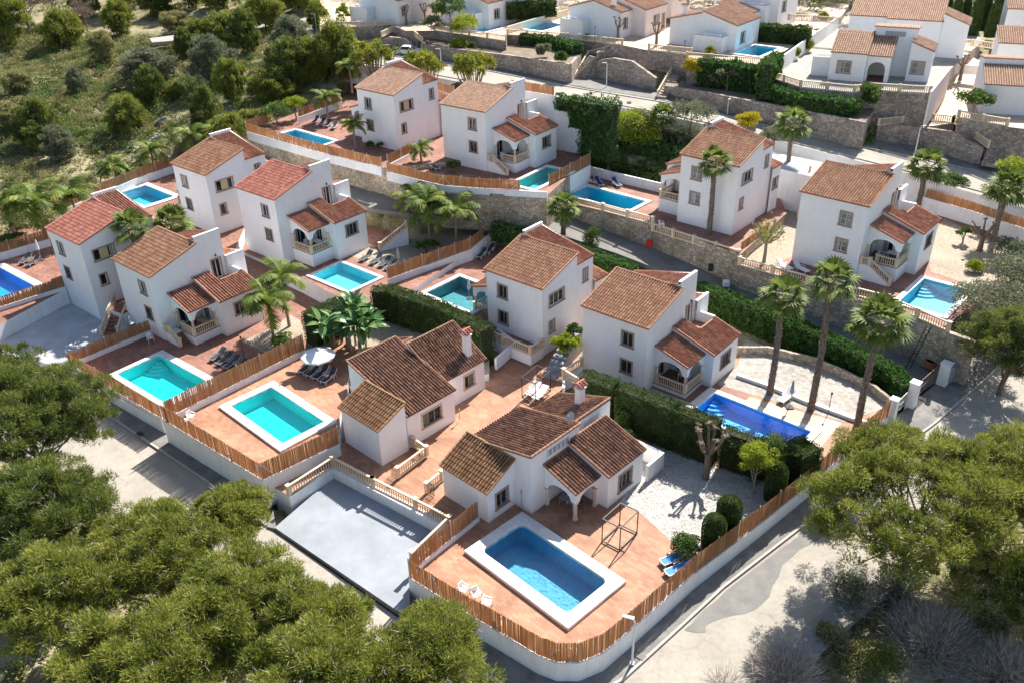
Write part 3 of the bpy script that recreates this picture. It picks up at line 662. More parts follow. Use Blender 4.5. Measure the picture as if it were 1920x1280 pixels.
    if stairs:
        n=max(3,round(-zb/.18)); ln=.28*n; q=MB(); q.m=0
        q.prism([(6.78,.3),(7.75,.3),(7.75,1.47),(6.78,1.47)],zb,-.005)
        for k in range(n):
            z=-(k+1)*(-zb)/n*.999; q.m=1; q.box(7.75+.28*k+.001,7.75+.28*(k+1),.5,1.46,zb,z+.0)
        q.m=0; q.face([(6.78,.3,zb),(7.75+ln,.3,zb),(7.75,.3,0),(6.78,.3,0)]); q.prism([(6.78,.24),(7.75,.24),(7.75,.5),(6.78,.5)],zb,.05)
        q.prism([(7.75,.24),(7.75+ln,.24),(7.75+ln,.5),(7.75,.5)],zb,[.05,zb+.1,zb+.1,.05])
        q.build('entrance_stair',[WHITE,PAV2],root,fx=fx)
        balustrade([(6.95,.37,.05),(7.75,.37,.05),(7.7+ln,.37,zb+.12)],parent=root,fx=fx,h=.8,sp=.22,maxpost=6)
    if terrace:
        # balcony platform across the front
        u0,u1,dv,zt,fl=terrace
        mb=MB(); mb.prism([(u0,-dv),(u1,-dv),(u1,.12),(u0,.12)],zb,zt-.02); to=mb.build('front_terrace',WHITE,root,fx=fx)
        mb=MB(); mb.prism([(u0,-dv),(u1,-dv),(u1,.11),(u0,.11)],zt-.02,zt); mb.build('terrace_floor',PAV2,to,fx=fx)
        balustrade([(u0+.1,-dv+.1,zt),(u1-.1,-dv+.1,zt),(u1-.1,.05,zt)] if fl else [(u0+.1,.05,zt),(u0+.1,-dv+.1,zt),(u1-.1,-dv+.1,zt)],parent=to,fx=fx,h=.85,sp=.22,maxpost=6)
    if lamp:
        mb=MB(); mb.box(6.78,6.9,5.32+1.78,5.32+1.9,5.5,5.75); mb.build('wall_lamp',METALB,root,fx=fx)
    return root
# ---------------- bungalows ----------------
def chimney(root,fx,u,v,z0,z1,tl):
    mb=MB(); mb.box(u-.28,u+.28,v-.28,v+.28,z0,z1); mb.box(u-.36,u+.36,v-.36,v+.36,z1,z1+.08); 
    for a in (-.24,.14):
        for b in (-.24,.14): mb.box(u+a,u+a+.1,v+b,v+b+.1,z1+.08,z1+.34)
    c=mb.build('chimney',WHITE,root,fx=fx)
    mb=MB(); z=z1+.34
    tiles(mb,(u-.45,v-.45,z),(u-.45,v+.45,z),(u,v-.45,z+.2),(u,v+.45,z+.2),under=True); tiles(mb,(u+.45,v-.45,z),(u+.45,v+.45,z),(u,v-.45,z+.2),(u,v+.45,z+.2),under=True)
    capline(mb,(u,v-.45,z+.2),(u,v+.45,z+.2),.07); mb.build('chimney_cap',[tl,tl],c,fx=fx)
def arch(s0,s1,zs,zc):
    return lambda s:zs+(zc-zs)*math.sqrt(max(0,1-((s-(s0+s1)/2)/((s1-s0)/2))**2))
def bungalow(O,yaw,label,mirror=False,c=0.0,zb=-1,tl=(TILE_OLD,TILE_MOSS,TILE_OLD),seed=0,m1=(-4.4,3.85,1.6,5.1,2.75,8.0),m2=(-4.2,3.0,1.0,4.75,8.0,12.4),tan=(-4.67,0,2.75,2.85,4.15),wing=(5.35,6.75,11.1,2.95,4.2),porch=(4.45,4.2,2.6,3.65),vent=True,chim=(-1.0,11.2,5.5),winds=True,grp='single storey white bungalows',low_win=False,detail=True,dish=False,wall_m=None):
    WH=wall_m or WHITE
    root=empty('bungalow',O,yaw,label=label,cat='house',group=grp)
    fx=(lambda p:(c-p[0],p[1],p[2])) if mirror else None
    i=.13
    # tan roofed front block
    a,b,dv,e,h=tan
    t=MB(); tz=lambda v:e-.14+(h-e)*(v/dv)
    wall(t,(a+.05,0.02),(b-.05,0.02),zb,e-.14,cap=False)
    wall(t,(b-.05,.02),(b-.05,dv),zb,(tz(0),tz(dv)),[(.85,2.0,.75,2.05)] if winds else [],cap=False)
    wall(t,(a+.05,dv),(a+.05,.02),zb,(tz(dv),tz(0)),cap=False)
    to=t.build('front_block',WH,root,fx=fx)
    if winds: window(to,fx,(b-.05,.02),(b-.05,dv),.85,2.0,.75,2.05,grille=GRILLE)
    roof(to,fx,'front_roof',(a-.08,-.18,e-.1),(b+.1,-.18,e-.1),(a-.08,dv,h),(b+.1,dv,h),tl[1],seed=seed)
    # main body
    u0,z0,u1,z1,v0,v1=m1
    mz=lambda u:z0-.13+(z1-z0)*(u-u0)/(u1-u0)
    lw=[(v1-v0-3.6,v1-v0-1.6,.9,2.15)] if low_win else []
    x=MB(); wall(x,(u0+i,v0),(u1-.03,v0),zb,(mz(u0+i),mz(u1)),cap=False)
    wall(x,(u1-.03,v0),(u1-.03,v1),zb,z1-.12,cap=False)
    wall(x,(u1-.03,v1),(u0+i,v1),zb,(mz(u1),mz(u0+i)),cap=False)
    wall(x,(u0+i,v1),(u0+i,v0),zb,mz(u0+i),lw,cap=False)
    xo=x.build('main_block',WH,root,fx=fx)
    if low_win: window(xo,fx,(u0+i,v1),(u0+i,v0),lw[0][0],lw[0][1],.9,2.15,grille=GRILLE,panes=3,surround=STONEC if detail else None)
    roof(xo,fx,'main_roof',(u0-.1,v0-.08,z0-.06),(u0-.1,v1+.05,z0-.06),(u1+.04,v0-.08,z1),(u1+.04,v1+.05,z1),tl[0],seed=seed+1)
    if vent:
        g=MB(); g.m=0; g.box(u1+.0,u1+.03,v0+1.7,v0+4.1,z1-.95,z1-.5)
        g.m=1
        for k in range(6): g.box(u1+.03,u1+.07,v0+1.7+.46*k-(.0),v0+1.7+.46*k+.07,z1-.97,z1-.48)
        g.build('clerestory_grille',[mat_grey_grille,WH],xo,fx=fx)
    # rear body
    u0,z0,u1,z1,v0,v1=m2
    mz2=lambda u:z0-.13+(z1-z0)*(u-u0)/(u1-u0)
    lw=[(1.3,2.4,.9,2.1)] if low_win else []
    x=MB(); wall(x,(u0+i,v0),(u1,v0),zb,(mz2(u0+i),mz2(u1)),cap=False)
    wall(x,(u1-.03,v0),(u1-.03,v1),zb,z1-.12,cap=False)
    wall(x,(u1,v1),(u0+i,v1),zb,(mz2(u1),mz2(u0+i)),cap=False)
    wall(x,(u0+i,v1),(u0+i,v0),zb,mz2(u0+i),lw,cap=False)
    ro=x.build('rear_block',WH,root,fx=fx)
    if low_win: window(ro,fx,(u0+i,v1),(u0+i,v0),1.3,2.4,.9,2.1,grille=GRILLE,panes=2,surround=STONEC if detail else None)
    roof(ro,fx,'rear_roof',(u0-.1,v0-.02,z0-.06),(u0-.1,v1+.1,z0-.06),(u1-.1,v0-.02,z1),(u1-.1,v1+.1,z1),tl[2],seed=seed+2)
    if chim: chimney(ro,fx,chim[0],chim[1],mz2(chim[0]),chim[2],TILE_PINK)
    if dish:
        d=MB(); d.tube([(1.2,7.6,4.9),(1.2,7.6,5.6)],.03,6); q=Vector((1.2,7.5,5.75)); nrm=Vector((-.3,-.75,.55)).normalized(); xx=nrm.orthogonal().normalized(); yy=nrm.cross(xx)
        for r0,r1,dz0,dz1 in ((0,.22,0,.02),(.22,.42,.02,.09)):
            for k in range(14):
                an=[2*math.pi*k/14,2*math.pi*(k+1)/14]
                d.face([q+(xx*math.cos(an[0])+yy*math.sin(an[0]))*r0+nrm*dz0,q+(xx*math.cos(an[0])+yy*math.sin(an[0]))*r1+nrm*dz1,q+(xx*math.cos(an[1])+yy*math.sin(an[1]))*r1+nrm*dz1,q+(xx*math.cos(an[1])+yy*math.sin(an[1]))*r0+nrm*dz0])
        d.bar(q,q+nrm*.4-yy*.1,.03); d.build('satellite_dish',PLG,xo,fx=fx)
    # wing
    if wing:
        w1,va,vb,e,h=wing; w0=m1[2]-.02
        wz=lambda u:h-.12-(h-e)*(u-w0)/(w1-w0)
        g=MB(); wall(g,(w0,va+.08),(w1-.12,va+.08),zb,(wz(w0),wz(w1-.12)),cap=False); wall(g,(w1-.12,va+.08),(w1-.12,vb-.1),zb,wz(w1-.12),[(1.3,2.75,.7,2.1)],cap=False)
        wall(g,(w1-.12,vb-.1),(w0,vb-.1),zb,(wz(w1-.12),wz(w0)),cap=False)
        go=g.build('wing',WH,root,fx=fx); window(go,fx,(w1-.12,va+.08),(w1-.12,vb-.1),1.3,2.75,.7,2.1,grille=GRILLE,panes=3)
        roof(go,fx,'wing_roof',(w1+.06,va-.06,e-.04),(w1+.06,vb,e-.04),(w0,va-.06,h),(w0,vb,h),tl[2],seed=seed+4,ridge=True)
    if porch:
        w1,va,e,h=porch; w0=m1[2]-.02; vb=wing[1]+.08
        wz=lambda u:h-.12-(h-e)*(u-w0)/(w1-w0); Ln=w1-w0
        g=MB(); wall(g,(w0,va),(w1,va),0,(wz(w0),wz(w1)),[(.25,Ln-.42,-.01,arch(.25,Ln-.42,1.6,2.3)),(Ln-.4199,Ln,-.01,1.6)],t=.24,cap=False)
        wall(g,(w1,va),(w1,vb),0,wz(w1),[(0,.4199,-.01,1.6),(.42,vb-va-.3,-.01,arch(.42,vb-va-.3,1.6,2.2))],t=.24,cap=False)
        go=g.build('porch',WH,root,fx=fx)
        roof(go,fx,'porch_roof',(w1+.14,va-.16,e-.03),(w1+.14,vb-.09,e-.03),(w0,va-.16,h),(w0,vb-.09,h),tl[2],seed=seed+6,ridge=True)
        cl=MB(); cl.lathe((w1-.2,va+.2,0),[(.21,0),(.21,.1),(.16,.15),(.15,1.38),(.19,1.45),(.25,1.5),(.25,1.61)],10); cl.build('column',STONEC,go,fx=fx)
        for (p_,q_) in ((w0+.12,va+.12),(w1-.12,vb-.35)):
            mb=MB(); mb.lathe((p_,q_,0),[(.18,0),(.18,.08),(.14,.12),(.14,1.42),(.2,1.5),(.2,1.6)],10); mb.build('column',STONEC,go,fx=fx)
    return root
mat_grey_grille=mat('grey_grille',(.36,.38,.42),.6)
# ---------------- houses of the development ----------------
VL={}
def V(n,x,y,yaw,z0,label,**k):
    VL[n]=((x,y,z0),R(yaw)); return villa((x,y,z0),R(yaw),label,**k)
YEL=mat('yellow_panel',(.62,.50,.26),.7)
V('V4',6.11,67.61,-40.7,.43,'tan tiled villa beside the deep blue pool and clipped hedge',zb=-.55,tl=TILE_TAN,tl2=TILE_RED,stairs=False,gr=(GRILLE,GRILLE),seed=1)
V('V3',-2.41,73.88,-40.8,1.2,'white villa with balustraded balcony directly above the central clay terrace',mirror=True,zb=-1.1,tl=TILE_TAN,tl2=TILE_RED,stairs=False,terrace=(.0,6.9,1.75,0,False),gr=(GRILLE,GRILLE),seed=2)
V('VR',28.47,80.86,-41.8,5.41,'villa on the stone terrace at the right with a sandy gravel garden beside it',zb=-1.5,tl=TILE_TAN,tl2=TILE_RED,gr=(LGRILLE,LGRILLE),seed=3)
V('VB',-39.04,78.84,-40.8,1.03,'villa with the small clay stair beside its arched porch, nearest the left street',zb=-.95,tl=TILE_TAN,tl2=TILE_RED,door_col=1,seed=4)
V('VC',-29.91,91.71,-39.9,3.51,'red tiled villa behind the pale pool and the leaning feather palms',zb=-1.5,tl=TILE_PINK,tl2=TILE_RED,stairs=False,seed=5)
V('A1',-38.45,97.14,-40.7,4.57,'villa next to the wild hillside, a turquoise pool behind its yellow shuttered window',mirror=True,zb=-2.6,tl=TILE_TAN,tl2=TILE_RED,stairs=False,shut=YEL,seed=6)
V('A0',-47.57,84.14,-40.2,2.28,'salmon roofed villa at the left edge above the pale concrete driveway',mirror=True,zb=-2.7,tl=TILE_PINK,tl2=TILE_RED,stairs=False,shut=YEL,seed=7)
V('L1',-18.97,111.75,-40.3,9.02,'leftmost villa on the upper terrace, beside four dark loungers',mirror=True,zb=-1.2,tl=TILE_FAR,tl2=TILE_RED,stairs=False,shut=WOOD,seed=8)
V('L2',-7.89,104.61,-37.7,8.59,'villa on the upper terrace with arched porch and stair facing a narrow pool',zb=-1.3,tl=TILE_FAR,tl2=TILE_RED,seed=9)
V('R1',18.21,89.39,-41.3,6.64,'villa behind the lone tall fan palm, beside navy loungers',mirror=True,zb=-1.7,tl=TILE_TAN,tl2=TILE_RED,stairs=False,gr=(LGRILLE,LGRILLE),seed=10)
H1O=(-1.97,47.15,0.0); H1Y=R(-44)
bungalow(H1O,H1Y,'low bungalow with satellite dish and arched corner porch beside the mosaic pool',tl=(TILE_OLD,TILE_MOSS,TILE_OLD),dish=True,seed=20,zb=-.5)
H2O=tuple(lpt((-10.1,53.2,.2),R(-44),-.75,.45)); H2Y=R(-44)
bungalow(H2O,H2Y,'low bungalow with a dark tiled roof between the clay courtyard and the bright cyan pool',mirror=True,c=0.0,
   m1=(-.0,2.95,7.15,5.1,2.9,8.0),m2=(1.6,2.85,5.6,5.1,7.9,13.1),tan=(-.1,4.65,2.7,3.25,4.3),wing=(10.2,5.6,9.8,3.0,4.3),porch=None,vent=False,chim=(2.6,12.0,5.3),low_win=True,winds=False,tl=(TILE_OLD,TILE_MOSS,TILE_OLD),seed=21,zb=-.8)
# ---------------- pools ----------------
def pl(cpx,z,yaw,lu,lv,which='L',**k):
    p=at(*cpx,z+k.pop('dz',0)); y=R(yaw)
    if which=='T': p=lpt(p,y,0,-lv)
    if which=='Rt': p=lpt(p,y,-lu,-lv)
    return pool(p,y,lu,lv,z,**k)
POOLARGS=[]
pl((903,1034),0,-46.6,7.9,3.85,mt=B_BLUE,label='mosaic lined blue swimming pool with a broad white raised coping nearest the street corner',cw=.83,raise_=.26,round_=.45,depth=1.3,dz=.1)
pl((433,762),.9,-44.5,7.8,3.95,mt=B_CYAN,label='bright cyan swimming pool on the clay terrace in front of the low bungalow',cw=.72,raise_=.2,depth=1.1,dz=.1)
pl((219,701),.1,-39.5,7.7,4.3,mt=B_CYAN,label='cyan swimming pool with rounded corner steps in the yard of the leftmost reed fence',cw=.6,depth=1.1,steps=(0.1,4.2,'ul'),cwo=(.5,1.0,.5,.7),dz=.1)
pl((584,518),2.0,-41,6.1,4.1,mt=B_PALE,label='pale turquoise pool between two reed fences, behind the leaning palms',cw=.4,depth=.9)
pl((1340,738),0,-42.5,8.8,3.8,'T',mt=B_DEEP,label='deep blue long pool with corner steps behind the clipped cypress hedge',cw=.5,steps=(.1,3.7,'ul'),depth=1.1,cwo=(.8,.6,.4,.6))
pl((862,520),1.35,-42,6.5,5.0,'T',mt=B_GREEN,label='grey green pool half hidden behind the long dark hedge',cw=.5,depth=1.2)
pl((273,349),3.4,-41,6.9,4.0,'T',mt=B_AQUA,label='turquoise pool at the foot of the wild hillside',cw=.7,depth=1.2)
pl((66,538),1.3,-39,8.0,4.4,'Rt',mt=B_DEEP,label='blue pool cut by the left edge of the picture',cw=.8,depth=1.2)
pl((628,266),8.0,-42,8.4,3.6,'Rt',mt=B_AQUA,label='blue pool on the upper terrace beside four dark loungers',cw=.5,depth=1.3)
pl((1027,314),7.4,-37.7,3.2,7.2,'T',mt=B_TURQ,label='narrow turquoise pool against the reed fence on the upper terrace',cw=.45,depth=1.2)
pl((1101,350),5.05,-42,8.5,3.7,'T',mt=B_AQUA,label='grey blue pool beside navy loungers on the upper terrace',cw=.5,depth=1.4)
pl((1733,524),3.95,-43,4.0,6.4,'T',mt=B_AQUA,label='blue pool with corner steps at the end of the high stone terrace',cw=.5,steps=(.1,6.3,'ul'),depth=1.1)
pl((1022,43),15,-40,4.2,6.4,'T',mt=B_AQUA,label='blue pool behind the creeper block above the upper street',cw=.5,depth=1.1)
pl((948,52),15,-40,4.0,6.0,'Rt',mt=B_AQUA,label='narrow visible blue pool beside the cream dividing wall',cw=.5,depth=1.1)
pl((1415,86),15,-40,3.8,6.6,'T',mt=B_AQUA,label='blue pool with wide steps beside the tall creeper column',cw=.5,depth=1.1)
# ---------------- ground slabs ----------------
def A_(n,u,v,z=None): O,y=VL[n]; return lpt(O,y,u,v,z)
main=px(0,(768,1079),(860,1137),(960,1195),(1010,1226),(1045,1238),(1085,1238),(1130,1219),(1180,1178),(1303,1070),(1530,895),(1668,777),(1690,745),(1560,697),(1440,655))+[A_('V4',12.5,8.6),A_('V4',11.5,10.5),A_('V4',-1,11)]+[A_('V3',9,4),A_('V3',9,10),A_('V3',-2,2)]+px(0,(700,640),(668,740),(645,830),(512,912),(545,930),(626,873),(846,985))
slab('terrace',main,0,PAV,2.5,WHITE2)
slab('gravel',px(.006,(1222,830),(1330,870),(1385,890),(1528,893),(1310,1062),(1200,960),(1160,945),(1200,880)),.006,GRAVW,.4,clear=False)
# clay floors in the shade of the bungalow : same court, redder pavers round the villas
slab('terrace',px(.2,(905,730),(990,690),(1075,735),(1050,800),(985,800),(900,900),(850,955),(740,905),(735,890),(800,830),(850,780)),.012,PAV,.4,clear=False)
slab('terrace',[A_('V4',6,-2.2,0),A_('V4',17.5,-2.2,0),A_('V4',21.8,-2.2,0),A_('V4',21.8,6.2,0),A_('V4',11,4.6,0),A_('V4',6,2,0)],.008,PAV3,.4,clear=False)
slab('terrace',[A_('V4',6.2,1.2,0),A_('V4',14.2,1.2,0),A_('V4',14.2,5.9,0),A_('V4',11,5.6,0),A_('V4',6.2,2.4,0)],.012,PAV2,.4,clear=False)
slab('gravel',[A_('V4',11.1,5.2,0),A_('V4',21.9,6.4,0)]+px(0,(1668,762),(1640,738),(1560,697),(1460,655),(1395,635))+[A_('V4',11.1,9,0)],.02,CRAZY,.4,clear=False)
slab('terrace',px(.9,(312,792),(493,902),(636,815),(636,782),(650,740),(655,700),(672,655),(640,632),(570,655)),.9,PAV,2.6,WHITE2)
slab('terrace',px(.1,(130,690),(303,790),(575,655),(720,600),(600,500),(470,480),(400,560),(270,600),(288,622)),.1,PAV2,2.2,WHITE2)
slab('gravel',px(.11,(452,640),(515,612),(545,590),(562,600),(575,636),(505,668),(485,655)),.115,GRAVT,.3,clear=False)
slab('gravel',px(.7,(575,655),(590,580),(720,555),(917,640),(917,700),(700,760)),.7,GRAVT,1.5,WHITE2)
slab('terrace',px(1.6,(232,520),(335,440),(480,455),(540,500),(440,545),(310,575)),1.6,PAV2,2,WHITE2)
slab('courtyard',px(-.3,(8,610),(120,548),(200,575),(290,625),(222,668),(125,690),(0,660)),-.3,DRIVE,1.5,WHITE2)
slab('terrace',px(1.3,(-60,500),(-60,640),(128,540),(90,420),(0,440)),1.3,PAV2,2.5,WHITE2)
slab('terrace',px(2.0,(455,472),(560,518),(652,566),(728,574),(905,455),(905,432),(760,440),(640,410),(540,390),(420,460)),2.0,PAV2,3,WHITE2)
slab('gravel',px(2.01,(655,478),(722,452),(860,410),(905,432),(775,500),(700,500)),2.012,GRAVT,.3,clear=False)
slab('terrace',px(1.35,(745,545),(930,440),(1000,470),(920,640),(860,640)),1.35,PAV2,2.5,WHITE2)
slab('terrace',px(3.4,(230,335),(335,295),(470,400),(440,470),(330,450),(210,400)),3.4,PAV2,2.5,WHITE2)
slab('terrace',px(8.0,(462,247),(640,180),(760,130),(880,190),(880,300),(717,315)),8.0,PAV2,4,STONE)
slab('terrace',px(7.4,(723,318),(800,200),(1040,200),(1105,295),(1028,365),(925,365)),7.4,PAV2,4,STONE)
slab('terrace',px(5.05,(1030,360),(1108,318),(1250,340),(1450,345),(1475,400),(1388,478),(1225,418)),5.05,PAV2,4,STONE)
slab('terrace',px(3.95,(1388,492),(1460,390),(1500,330),(1750,370),(1915,475),(1905,520),(1770,612),(1525,535)),3.95,PAV2,5,STONE)
slab('gravel',px(3.96,(1735,470),(1770,410),(1910,475),(1900,520),(1835,540),(1745,510)),3.965,GRAVT,.3,clear=False)
slab('gravel',px(3.96,(1392,490),(1450,410),(1495,390),(1490,480),(1440,500)),3.965,GRAVT,.3,clear=False)
slab('parking_lot',px(-.95,(515,988),(625,893),(840,1005),(768,1080),(768,1146),(748,1146)),-.95,LOT,1.5,CONC)
# ---------------- terrain ----------------
CP=[(960,1280,-1.9),(500,1280,-1.9),(0,1280,-1.9),(0,900,-1.8),(100,760,-1.8),(300,860,-1.7),(600,1100,-1.7),(1400,1280,-2),(1920,1280,-1.6),(1920,1000,-1.2),(1850,850,-1.2),(1910,700,-.6),(1740,720,-1.),(1600,850,-1.4),
(1700,690,-.6),(1550,610,.2),(1357,535,1.1),(1130,440,2.5),(950,400,3.6),(700,380,4.2),(1000,600,.2),(800,700,-.4),(500,620,0),
(0,560,.3),(0,470,.8),(150,450,1.4),(200,360,2.6),(330,310,3.6),(460,250,6.6),(600,190,8),
(0,330,3.2),(120,250,5),(250,200,6),(0,200,6.5),(0,100,9),(200,60,10),(400,100,9.8),(0,0,14),(300,0,13),(600,60,12.2),(640,100,12.1),(560,120,11.2),(480,60,11.8),
(700,110,12.1),(850,140,11.7),(1000,170,11.1),(1150,200,10.4),(1300,220,9.6),(1500,270,8.4),(1700,310,7.0),(1900,350,5.2),(1900,500,2),
(700,20,14.5),(1000,60,15),(1400,60,14),(1900,60,12),(1100,0,16),(1600,0,15),(1900,0,14)]
cpw=[at(x,y,z) for x,y,z in CP]+[Vector(p) for p in ((-400,60,0),(400,60,0),(0,-100,-4),(0,600,30),(-500,400,30),(500,400,22),(-150,300,22),(150,320,20),(-1500,1500,60),(1500,1500,50),(0,1800,60),(-1500,-500,0),(1500,-500,0))]
cx=np.array([[p.x,p.y] for p in cpw]); cz=np.array([p.z for p in cpw])
_D=np.linalg.norm(cx[:,None]-cx[None],axis=2); _n=len(cx)
_A=np.zeros((_n+1,_n+1)); _A[:_n,:_n]=_D+np.eye(_n)*-.3; _A[:_n,_n]=1; _A[_n,:_n]=1
_w=np.linalg.solve(_A,np.append(cz,0))
def tz_arr(X,Y):
    s=np.full(X.shape,_w[-1])
    for i in range(_n): s+=_w[i]*np.hypot(X-cx[i,0],Y-cx[i,1])
    return s
def tz(x,y): return float(tz_arr(np.array([x]),np.array([y]))[0])
def gp(px_,py_,lift=0):
    """terrain point seen at this place of the plan"""
    z=0
    for _ in range(60):
        p=at(px_,py_,z); z=z*.6+.4*tz(p.x,p.y)
    p=at(px_,py_,z); return Vector((p.x,p.y,z+lift))
# ---------------- roads ----------------
def strip(name,left,right,mt,thick=.35,sub=4,kind='structure',clear=True,drop=.12,side=None):
    mb=MB(); Ls=[];Rs=[]
    for i in range(len(left)-1):
        for k in range(sub): Ls.append(left[i].lerp(left[i+1],k/sub)); Rs.append(right[i].lerp(right[i+1],k/sub))
    Ls.append(left[-1]);Rs.append(right[-1]); Z=Vector((0,0,thick))
    for i in range(len(Ls)-1):
        a,b,c,d=Ls[i],Ls[i+1],Rs[i+1],Rs[i]
        q=[a,d,c,b]
        if (q[1]-q[0]).cross(q[2]-q[0]).z<0: q=q[::-1]
        mb.m=0; mb.face(q); mb.m=1; mb.face([a,b,b-Z,a-Z]); mb.face([c,d,d-Z,c-Z])
        if clear: ROADTRIS.append(([(p.x,p.y) for p in (a,b,c,d)],min(p.z for p in (a,b,c,d))-drop))
    a,d=Ls[0],Rs[0]; mb.face([a,a-Z,d-Z,d]); a,d=Ls[-1],Rs[-1]; mb.face([a,a-Z,d-Z,d])
    return mb.build(name,[mt,side or mt],None,kind=kind)
def offs(pts,w):
    out=[]
    for i,p in enumerate(pts):
        d=(pts[min(i+1,len(pts)-1)]-pts[max(i-1,0)]); n=Vector((d.y,-d.x,0)).normalized(); out.append(p+n*w)
    return out
def P3(*a): return [at(x,y,z) for x,y,z in a]
# left street
k1=P3((-40,640,-1.3),(60,690,-1.3),(148,742,-1.3),(400,912,-1.25),(500,985,-1.2),(610,1062,-1.25),(748,1158,-1.4),(860,1236,-1.5),(960,1310,-1.6),(1080,1400,-1.65))
strip('road',k1,offs(k1,7.5),ASPHL)
# right street
k2=P3((1080,1345,-1.55),(1167,1277,-1.5),(1277,1177,-1.45),(1357,1103,-1.35),(1493,998,-1.15),(1640,880,-.9),(1755,795,-.65),(1850,712,-.45),(1925,640,-.2),(2000,560,.2))
strip('road',k2,offs(k2,7.2),ASPHL)
# pavements
wl=P3((-40,615,-1.15),(130,700,-1.15),(306,808,-1.12),(493,922,-1.05),(520,900,-1.05))
s1=P3((-40,640,-1.15),(60,690,-1.15),(148,740,-1.15),(400,909,-1.1),(500,983,-1.05))
wl=P3((-40,590,-1.15),(40,640,-1.15),(130,692,-1.15),(390,860,-1.1),(497,932,-1.05))
strip('pavement',s1,wl,CONC,.4)
s2=P3((500,986,-1.05),(515,990,-1.0),(600,1048,-1.05),(748,1148,-1.15))
s2b=P3((512,955,-1.05),(517,985,-1.0),(604,1043,-1.05),(752,1145,-1.15))
strip('pavement',s2,s2b,CONC,.4)
s3=P3((748,1157,-1.3),(860,1233,-1.35),(960,1290,-1.38),(1020,1305,-1.38),(1070,1307,-1.38),(1115,1300,-1.38),(1167,1272,-1.35),(1277,1172,-1.3),(1357,1098,-1.2),(1493,993,-1.0),(1640,875,-.75),(1755,790,-.5),(1850,707,-.3),(1925,636,-.05),(2000,556,.35))
s3b=P3((752,1100,-1.3),(860,1150,-1.35),(960,1213,-1.38),(1015,1245,-1.38),(1062,1255,-1.38),(1100,1248,-1.38),(1140,1228,-1.35),(1215,1165,-1.3),(1303,1083,-1.2),(1530,908,-1.0),(1580,868,-.75),(1668,790,-.5),(1812,672,-.3),(1890,610,-.05),(1960,520,.35))
strip('pavement',s3,s3b,CONC,.4,sub=5)
def kerb(pts,label):
    mb=MB()
    for a,b in zip(pts[:-1],pts[1:]): mb.bar(a+Vector((0,0,-.1)),b+Vector((0,0,-.1)),.16,.24)
    mb.build('kerb',KERB,None,kind='structure')
kerb(s1,''); kerb(s3,'')
# upper lane behind the hedges
l1=P3((640,372,4.75),(700,392,4.65),(800,405,4.4),(930,412,4.1),(1050,440,3.4),(1150,473,2.75),(1300,530,1.9),(1430,590,1.2),(1560,655,.55),(1680,715,0),(1725,728,-.25),(1790,700,-.3))
l2=P3((640,345,4.8),(700,362,4.7),(800,372,4.5),(930,372,4.3),(1050,400,3.5),(1150,432,2.85),(1300,490,2.0),(1430,540,1.3),(1560,600,.6),(1680,660,.05),(1760,690,-.25),(1820,665,-.3))
strip('road',l1,l2,ASPH,.5)
# upper street
u1=P3((560,62,12.6),(590,80,12.55),(585,100,12.4),(640,118,12.35),(730,128,12.2),(840,150,12.0),(960,172,11.6),(1050,184,11.3),(1150,199,10.9),(1250,218,10.4),(1350,240,9.9),(1463,266,9.3),(1600,300,8.5),(1700,326,7.7),(1800,355,6.8),(1920,390,5.8),(2050,425,5.0))
u2=P3((600,50,12.6),(640,72,12.6),(650,90,12.5),(690,100,12.4),(760,105,12.3),(860,118,12.05),(960,138,11.7),(1050,157,11.35),(1150,174,11.0),(1250,190,10.5),(1350,212,10.0),(1463,238,9.4),(1600,270,8.8),(1700,288,7.9),(1800,310,6.95),(1920,335,6.0),(2050,370,5.2))
strip('road',u1,u2,ASPHL,3.0,side=WHITE2)
kerb([p.lerp(q,.12)+Vector((0,0,.1)) for p,q in zip(u1,u2)][3:],''); kerb([p.lerp(q,.86)+Vector((0,0,.1)) for p,q in zip(u1,u2)][3:],'')
strip('road',P3((280,72,11.5),(330,66,11.7),(400,54,12.0),(560,32,12.6),(700,28,13.0)),P3((285,80,11.5),(335,76,11.7),(400,66,12.0),(560,43,12.6),(700,42,13.0)),ASPHL,.5)
wf=P3((690,88,12.4),(760,95,12.3),(850,112,12.1),(960,130,11.75),(1052,148,11.3),(1100,139,11.1),(1232,163,10.6),(1250,186,10.5),(1350,207,10.0),(1500,243,9.2),(1600,256,8.8),(1655,258,8.4),(1850,290,7.2),(1960,312,6.3))
uq=P3((690,101,12.4),(760,106,12.3),(860,119,12.05),(960,139,11.7),(1052,157,11.35),(1100,166,11.2),(1220,185,10.6),(1250,191,10.5),(1350,213,10.0),(1500,249,9.2),(1600,270,8.8),(1700,289,7.9),(1880,327,6.3),(1960,344,5.7))
strip('pavement',wf,[p+Vector((0,0,.06)) for p in uq],CONC,2)
slab('courtyard',px(8.5,(1440,284),(1560,308),(1540,336),(1418,306)),8.5,DRIVE,5,WHITE2)
